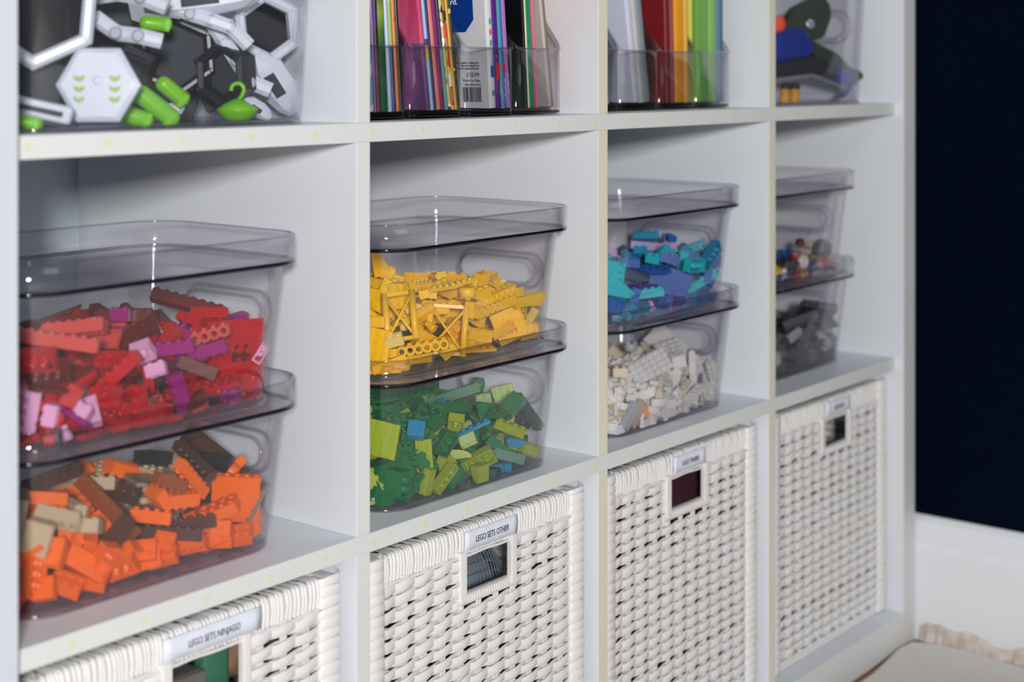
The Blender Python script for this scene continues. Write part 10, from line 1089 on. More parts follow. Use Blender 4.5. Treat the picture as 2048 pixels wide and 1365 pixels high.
'min': 'r3x1,H,1,2520,467,286,750,481,-383,-242;h1x1,I,1,2367,720,376,902,0,0,-432;o1x1,a,1,2466,620,340,902,0,0,-432;h1x1,B,1,1747,274,52,0,-17,-1000,0;y1x1,a,0,314,987,60,0,0,71,71;y1x1,Y,1,2444,363,60,411,411,575,575;g1x1,B,0,1341,1151,45,43,43,56,56;g1x1,L,0,1238,1604,82,53,47,53,-47;y1x1,C,0,2307,1734,60,1,-1,71,-71;o1x1,a,0,2176,1704,54,0,-70,-72,0;y1x1,L,0,2213,1604,72,11,0,0,-99;p2x1,H,0,1300,505,33,0,-87,49,0;o1x1,a,0,256,1209,52,1,1,-71,-71;g1x1,H,0,1056,933,45,31,31,-64,-64;h1x1,B,0,1408,1343,52,12,0,0,-99;p2x1,e,0,2258,1265,33,0,-71,-71,0;g1x1,Y,1,1412,285,82,600,-374,600,374;h1x1,a,0,336,388,67,48,-48,-52,52;o1x1,a,0,544,939,52,70,-8,70,8;o1x1,a,0,2611,525,52,50,-50,50,50;o1x1,e,0,2262,1424,52,40,58,-40,58;g1x1,Y,0,464,1272,82,33,62,-33,62;h1x1,C,1,1212,293,67,622,-622,-336,336;y1x1,Q,0,2459,1662,60,2,2,71,71;y1x1,P,0,2420,1044,60,8,8,-70,-70;g1x1,D,0,1145,1054,45,23,23,67,67;h1x1,f,0,1890,560,67,56,56,-42,-42;r2x1,f,0,1853,996,42,0,-94,34,0;y1x1,Q,0,1340,1760,110,2,71,2,-71;y1x1,B,1,1306,361,72,0,327,945,0;h1x1,Q,0,1206,906,67,68,19,68,-19;g1x1,B,0,1233,1752,82,50,50,50,-50;o1x1,a,0,1159,1197,52,66,24,66,-24;y1x1,C,0,1750,1581,60,66,-66,27,-27;c1x1,f,0,853,1314,41,10,-70,10,70;o1x1,a,0,1489,1730,52,58,-40,-58,-40;c1x1,f,0,365,1640,41,10,-10,70,-70;y1x1,C,0,683,319,60,48,48,-52,-52;o1x1,a,1,1630,268,52,12,12,707,707;o1x1,a,0,421,912,52,26,26,66,66;y1x1,e,1,1094,299,110,358,610,358,-610;g1x1,a,1,1894,279,45,12,12,707,707;h1x1,a,0,1661,742,52,53,0,0,84;h1x1,D,0,1011,1145,52,0,38,93,0;g1x1,C,0,741,1237,45,41,-41,-58,58;r2x1,Y,0,1372,1595,92,4,4,-71,-71;h1x1,Y,0,271,843,52,0,-71,-70,0;r2x1,H,0,2181,1029,92,64,-30,64,30;h1x1,f,0,2609,644,52,71,0,0,71;h1x1,L,0,1665,570,52,98,0,0,-19;o1x1,a,0,676,1755,52,71,3,71,-3;h1x1,Y,1,2203,290,52,707,0,0,707;g1x1,D,0,2127,434,69,26,0,0,97;y1x1,P,0,2151,1311,60,47,-47,53,-53;r2x1,C,0,1968,1339,42,82,0,0,-58;y1x1,C,0,1824,416,60,3,3,-71,-71;o1x1,e,0,1561,629,52,39,-59,-39,-59;o1x1,a,0,1990,608,52,40,40,58,58;g1x1,e,0,644,946,82,46,53,-46,53;p2x1,Q,0,290,1347,33,4,0,0,100;b2x1,B,0,1797,557,81,56,42,56,-42;c1x1,D,0,1182,1498,50,0,-26,-97,0;h1x1,a,0,527,643,67,67,67,-22,-22;b2x1,D,0,2481,926,41,0,0,71,-71;y1x1,B,0,552,295,164,64,-30,64,30;y1x1,B,0,1241,1755,244,54,-45,54,45;y1x1,D,0,316,1434,72,0,0,-100,0;b2x1,a,0,1394,793,41,12,-12,-70,70;h1x1,C,1,964,299,52,0,-383,-924,0;c1x1,f,1,1536,265,50,1000,0,0,16;h1x1,C,0,2386,1547,67,31,-31,63,-63;o1x1,e,0,256,1101,55,0,71,-71,0;h1x1,L,0,2596,1335,187,1,0,-2,100;y1x1,C,0,272,675,164,71,0,71,0;o1x1,a,0,1940,1773,54,0,0,0,100;o1x1,a,0,2388,1376,55,42,0,0,91;o1x1,a,0,1580,841,52,20,-20,68,-68;p2x1,e,0,2634,902,33,0,71,-71,0;o1x1,f,0,936,725,54,0,86,-51,0;h1x1,e,0,291,1534,52,100,0,0,0;g1x1,B,0,1314,991,82,23,67,-23,67;h1x1,e,0,2561,436,52,71,0,0,71;o1x1,f,0,2523,1634,52,50,50,-50,-50;g1x1,a,0,2277,1106,82,54,46,54,-46;h1x1,f,0,379,1674,52,80,0,0,-60;o1x1,a,0,2618,768,54,0,-100,7,0;g1x1,a,0,435,329,45,71,-71,2,-2;h1x1,f,0,1675,501,168,93,-4,13,-34;c1x1,e,0,2523,823,50,0,100,4,0;h1x1,L,0,1343,1688,67,2,2,-71,-71;y1x1,Y,0,746,1076,60,69,69,14,14;o1x1,a,0,1004,1645,52,58,-40,-58,-40;y1x1,D,0,1539,513,72,34,0,0,94;g1x1,a,0,2142,575,69,60,0,0,-80;h1x1,B,0,2468,1290,67,64,-64,30,-30;g1x1,e,1,2640,782,176,707,0,0,707;h1x1,a,0,549,1761,109,50,-50,50,-50;h1x1,A,0,2358,551,52,0,21,98,0;o1x1,a,0,2030,360,52,50,50,-50,50;o1x1,a,0,401,750,52,16,-16,69,-69;g1x1,Y,0,554,738,69,32,0,0,95;r2x1,f,0,1416,443,92,67,-24,-67,-24;g1x1,Y,0,2522,1180,82,10,-70,-10,-70;o1x1,a,0,1680,415,52,1,-1,71,-71;g1x1,f,0,551,295,45,52,52,48,48;h1x1,P,0,1790,1732,67,28,-65,28,65;r2x1,B,0,508,1086,42,19,0,0,-98;c1x1,a,0,1685,1687,50,0,-39,92,0;g1x1,Y,0,1120,1742,45,50,50,-50,-50;y1x1,L,0,895,1582,110,43,56,43,-56;o1x1,a,0,1531,362,52,71,-71,2,-2;y1x1,a,0,1185,644,72,58,0,0,81;g1x1,B,0,2594,1050,45,0,0,-71,71;o1x1,f,0,533,1372,52,14,14,-69,-69;o1x1,a,0,1150,386,54,88,0,0,48;o1x1,a,0,2076,1503,52,50,-50,-50,-50;o1x1,a,0,1255,1419,52,21,21,-68,-68;y1x1,B,1,1692,320,144,207,-207,-676,676;g1x1,Y,0,303,487,45,50,-50,50,-50;o1x1,a,1,1274,353,185,29,619,-784,10;y1x1,B,0,1740,1140,110,71,4,71,-4;g1x1,H,0,2329,740,45,36,36,-61,-61;g1x1,L,0,2625,1467,69,0,71,-71,0;h1x1,a,0,2360,395,67,59,40,59,-40;y1x1,e,0,2002,488,110,65,28,-65,28;g1x1,a,0,2342,1278,99,9,88,-44,-18;h1x1,a,0,1120,1580,67,37,37,-60,-60;y1x1,A,0,455,319,146,0,0,100,0;h1x1,B,0,2057,1758,52,71,0,0,-71;c1x1,e,0,1584,1097,41,23,-67,23,67;y1x1,D,0,1518,1488,60,38,38,-60,-60;o1x1,e,0,1400,570,54,0,94,-33,0;g1x1,a,0,1484,1030,45,22,22,67,67;c1x1,f,0,638,415,41,71,-1,-71,-1;r2x1,e,0,897,456,42,46,0,0,89;o1x1,a,0,2258,858,52,62,-34,62,34;o1x1,a,0,2247,599,54,0,-81,-58,0;g1x1,B,0,273,681,45,50,-50,50,-50;g1x1,B,0,1440,661,82,18,-68,18,68;g1x1,C,0,683,1398,45,45,-45,-54,54;h1x1,Y,0,1357,1476,67,62,33,62,-33;c1x1,C,0,962,1750,41,48,-52,48,52;g1x1,Y,0,972,595,69,86,0,0,-51;g1x1,C,0,713,651,138,33,-26,18,89;r2x1,B,0,376,721,194,24,24,66,66;p2x1,D,0,545,1772,33,0,-100,2,0;y1x1,B,0,1810,394,137,72,57,-25,-31;g1x1,C,0,1628,1759,166,36,-49,-62,-50;y1x1,C,0,2312,945,110,24,66,-24,66;r2x1,e,1,1532,226,220,149,164,-722,655;g1x1,e,0,1054,1462,82,37,-60,-37,-60;o1x1,f,0,1140,1013,134,65,65,28,28;b2x1,C,0,364,1226,86,62,12,-9,77;y1x1,Y,1,2206,310,159,433,559,-433,-559;h1x1,a,0,1037,422,130,86,16,4,49;h1x1,B,0,1863,1656,67,27,65,-27,65;o1x1,f,0,2167,1171,54,70,0,0,72;g1x1,H,0,1049,698,82,56,43,-56,43;h1x1,Y,0,797,741,52,0,20,-98,0;h1x1,L,0,1424,1336,154,64,0,0,-77;r2x1,P,0,2305,551,165,4,-10,-99,9;g1x1,B,0,417,554,45,35,35,62,62;g1x1,B,0,2389,1148,82,70,10,-70,10;o1x1,a,0,2071,1263,136,54,0,0,84;y1x1,a,0,1257,507,84,7,-7,70,-70;r2x1,L,0,1625,1267,42,0,-99,-13,0;g1x1,e,0,241,797,171,71,0,0,71;y1x1,P,0,450,1455,72,0,-100,-10,0;y1x1,D,0,262,1243,184,49,51,49,-51;h1x1,C,0,946,1024,52,39,0,0,-92;h1x1,C,0,1759,1573,134,0,-92,-38,0;h1x1,a,0,800,1740,83,2,-87,4,49;y1x1,e,0,2170,1321,124,60,-60,38,-38;o1x1,a,0,2556,1665,159,25,80,-53,16;h1x1,Y,0,397,983,187,23,80,-52,-20;o1x1,f,0,1574,1632,52,21,-67,21,67;p2x1,L,0,1286,479,152,2,93,-37,0;g1x1,a,0,2455,685,45,36,36,-61,-61;g1x1,B,0,269,1352,124,71,0,71,0;g1x1,L,0,2101,873,45,71,71,4,4;g1x1,a,0,993,1287,70,0,34,-94,0;y1x1,L,0,1685,694,144,35,-35,-61,61;h1x1,A,0,2581,1338,67,68,68,-21,-21;r2x1,Y,0,2379,1724,128,98,-1,20,-3;h1x1,e,0,729,1066,134,98,0,0,19;y1x1,H,1,2337,285,72,1000,0,0,0;r2x1,H,0,2511,1693,210,7,57,11,-81;g1x1,Q,0,881,1174,82,28,-65,-28,-65;g1x1,L,0,435,1429,196,79,0,0,-61;y1x1,L,1,1582,657,184,360,-609,360,609;h1x1,C,0,362,352,149,71,-3,71,3;o1x1,a,0,1576,358,154,62,33,-62,33;h1x1,A,0,1399,1765,229,44,-44,55,-55;o1x1,a,0,250,932,238,100,0,0,-6;y1x1,Y,0,334,1561,144,43,43,56,56;h1x1,L,0,916,1739,156,95,-23,5,-23;c1x1,P,1,2604,583,152,0,-746,-666,0;o1x1,e,0,2064,1145,52,71,-1,71,1;o1x1,a,0,813,573,52,63,-33,-63,-33;b2x1,B,0,2527,1494,41,54,-54,46,-46;r2x1,e,0,590,1599,42,2,0,0,100;o1x1,a,0,576,1275,54,20,0,0,-98;h1x1,B,0,2580,1588,67,50,-50,50,-50;g1x1,B,1,1271,239,194,148,0,-984,-97;b2x1,a,0,1125,1767,163,16,-69,16,69;g1x1,Y,0,500,438,69,0,-30,96,0;o1x1,a,0,980,1518,54,0,-23,-97,0;y1x1,B,0,686,1318,124,60,-60,37,-37;g1x1,Y,1,1606,374,246,305,-305,638,-638;o1x1,a,0,2556,779,159,71,-71,-1,-1;y1x1,a,0,1587,1132,140,65,75,3,-12;h1x1,D,0,1273,1286,52,99,0,0,14;y1x1,C,0,457,1592,72,0,-72,-69,0;o1x1,f,1,999,304,154,610,610,358,357;r2x1,D,0,284,544,210,0,-6,2,100;o1x1,f,0,250,961,134,50,-50,-50,50;h1x1,H,0,1421,905,67,20,-20,-68,68;y1x1,f,0,2616,1168,128,18,71,-66,17;b2x1,B,0,1395,1183,140,0,71,71,0;o1x1,e,0,440,1747,214,53,-53,47,-47;g1x1,B,0,1932,693,82,15,69,15,-69;y1x1,f,0,670,814,72,99,0,0,16;h1x1,L,0,1374,571,170,29,6,3,95;h1x1,a,0,1545,1615,154,85,0,0,-53;y1x1,C,0,1970,1113,110,49,51,-49,51;y1x1,a,0,1095,1264,153,19,-34,85,-35;h1x1,D,0,548,893,169,55,55,-45,-45;g1x1,a,0,1037,1680,144,60,60,37,37;y1x1,H,0,2204,1202,171,0,98,22,0;g1x1,Q,0,432,1723,82,56,-43,-56,-43;y1x1,Y,0,2044,1629,60,71,71,0,0;h1x1,Y,0,1617,960,67,33,-63,-33,-63;o1x1,a,0,1695,1033,52,21,21,67,67;p2x1,B,0,1478,1484,108,0,59,81,0;g1x1,C,1,2537,1063,162,665,-419,569,-239;h1x1,f,0,2000,1382,134,0,1,-100,0;c1x1,f,0,1286,861,50,26,0,0,97;o1x1,e,0,2445,688,134,48,-52,48,52;c1x1,L,0,476,837,41,28,65,28,-65;y1x1,Y,0,2499,1469,122,32,-32,63,-63;o1x1,f,0,1914,1537,54,0,-96,28,0;y1x1,f,0,2038,491,226,0,30,-96,0;o1x1,f,0,1678,1488,55,0,38,-92,0;h1x1,B,1,959,236,266,568,-477,427,517;o1x1,a,0,2626,914,94,50,-50,50,-50;h1x1,P,0,2056,718,67,60,-60,37,-37;h1x1,D,0,425,850,154,0,-83,55,0;h1x1,B,1,2146,912,149,656,-656,-264,264;o1x1,f,0,1110,534,143,35,20,90,16;h1x1,B,1,1962,349,183,316,-248,-912,-86;g1x1,B,0,1273,1293,184,66,24,66,-24;h1x1,L,0,572,1580,134,70,0,0,71;y1x1,B,1,2485,536,140,71,728,519,442;g1x1,C,0,925,824,114,29,-45,4,-84;o1x1,a,0,1302,646,52,8,8,70,70;h1x1,Y,1,2401,819,158,287,199,-832,432;g1x1,e,0,1169,795,70,0,15,99,0;g1x1,B,0,762,1605,45,2,2,71,71;o1x1,a,0,246,1096,162,0,0,0,-100;h1x1,L,0,1803,752,52,0,98,22,0;r2x1,e,0,621,352,174,29,64,29,-64;o1x1,a,0,1826,1466,52,65,65,28,28;g1x1,D,0,2131,1461,192,38,-53,-50,56;b2x1,a,1,1691,301,265,648,-283,648,283;g1x1,C,0,729,453,69,70,0,0,71;g1x1,e,0,540,703,179,53,-53,46,-46;c1x1,a,0,1503,733,41,39,59,39,-59;y1x1,L,0,1921,1727,166,50,50,56,43;h1x1,B,0,1912,1001,149,33,62,33,-62;o1x1,e,0,2110,629,189,25,-66,-25,-66;y1x1,B,1,1495,410,184,638,305,-638,305;h1x1,B,0,635,540,67,50,50,-50,-50;r2x1,Q,0,300,1569,226,14,0,0,99;h1x1,Y,0,1482,761,158,30,41,-61,-61;g1x1,D,0,2219,1509,70,19,0,0,-98;o1x1,a,0,1210,1479,153,3,-70,-6,-71;o1x1,f,0,2052,1011,52,69,69,17,17;y1x1,e,0,2048,1615,136,46,-54,46,-54;o1x1,a,0,1119,1571,184,20,-20,-68,68;g1x1,a,0,1888,1383,164,8,-71,-70,0;h1x1,Y,0,2239,476,67,62,-35,62,35;h1x1,C,0,683,829,194,55,-45,-55,-45;y1x1,a,0,2302,711,124,7,7,70,70;h1x1,C,0,631,1170,67,38,38,60,60;r2x1,C,0,2201,1742,168,98,-16,14,1;h1x1,B,0,2403,1041,134,0,-99,-14,0;h1x1,a,1,1892,536,215,288,447,680,504;r2x1,C,0,2313,1460,189,100,0,9,-3;r2x1,a,0,1223,1139,140,8,-41,-91,-4;y1x1,A,0,761,1574,124,12,12,70,70;y1x1,a,0,319,528,124,59,-59,-40,40;h1x1,a,1,2050,254,103,653,668,249,-255;o1x1,f,0,2150,442,189,12,70,12,-70;o1x1,a,0,1508,1754,154,57,-57,-42,42;o1x1,a,0,1497,1196,54,0,-61,-79,0;o1x1,e,0,738,932,52,70,70,5,5;y1x1,C,0,2556,1574,212,94,-6,8,31;g1x1,e,0,1213,638,169,66,-66,26,-26;g1x1,D,0,2437,1644,196,57,-29,-50,59;h1x1,f,0,1363,766,147,35,-35,61,-61;r2x1,L,0,869,491,187,2,5,-76,65;g1x1,C,1,2510,930,179,486,-317,755,-305;p2x1,Y,0,1889,763,81,15,-69,-15,-69;h1x1,a,0,795,737,169,62,-62,34,-34;r2x1,e,0,894,1379,127,4,89,35,-30;h1x1,a,0,853,915,113,22,82,-42,-32;g1x1,e,0,1474,1013,124,20,20,68,68;h1x1,C,0,1730,878,67,65,65,-27,-27;o1x1,f,0,872,377,134,65,65,27,27;h1x1,C,0,1327,1641,248,70,-11,-71,-4;g1x1,D,0,1974,852,98,6,-40,68,61;b2x1,a,0,530,1078,140,0,22,-98,0;g1x1,a,0,475,533,160,30,8,76,58;h1x1,B,0,1121,834,189,0,92,-39,0;p2x1,C,1,1870,240,111,997,2,73,-4;g1x1,a,0,1792,1291,77,55,-27,-35,71;b2x1,e,0,949,603,178,9,-9,-70,70;g1x1,H,0,1269,883,188,26,-30,-72,57;y1x1,C,0,2183,740,110,45,-55,-45,-55;r2x1,f,1,804,247,151,324,291,698,-569;g1x1,a,0,395,1115,167,15,-97,-20,0;p2x1,a,0,778,1367,108,1,85,-52,-1;o1x1,e,0,1133,1377,52,53,53,47,47;g1x1,a,0,1890,1220,180,80,58,-15,7;o1x1,f,0,1985,592,194,20,25,-91,-25;h1x1,C,1,1268,476,235,525,-462,549,457;p2x1,H,0,1838,1080,100,88,0,0,47;h1x1,a,1,2501,324,149,261,-657,-261,-657;h1x1,B,0,367,1676,154,0,100,2,0;g1x1,C,0,1031,1649,253,59,0,0,-81;p2x1,B,0,1932,1232,108,0,-35,94,0;g1x1,Y,0,1628,1416,128,88,-33,-21,-28',
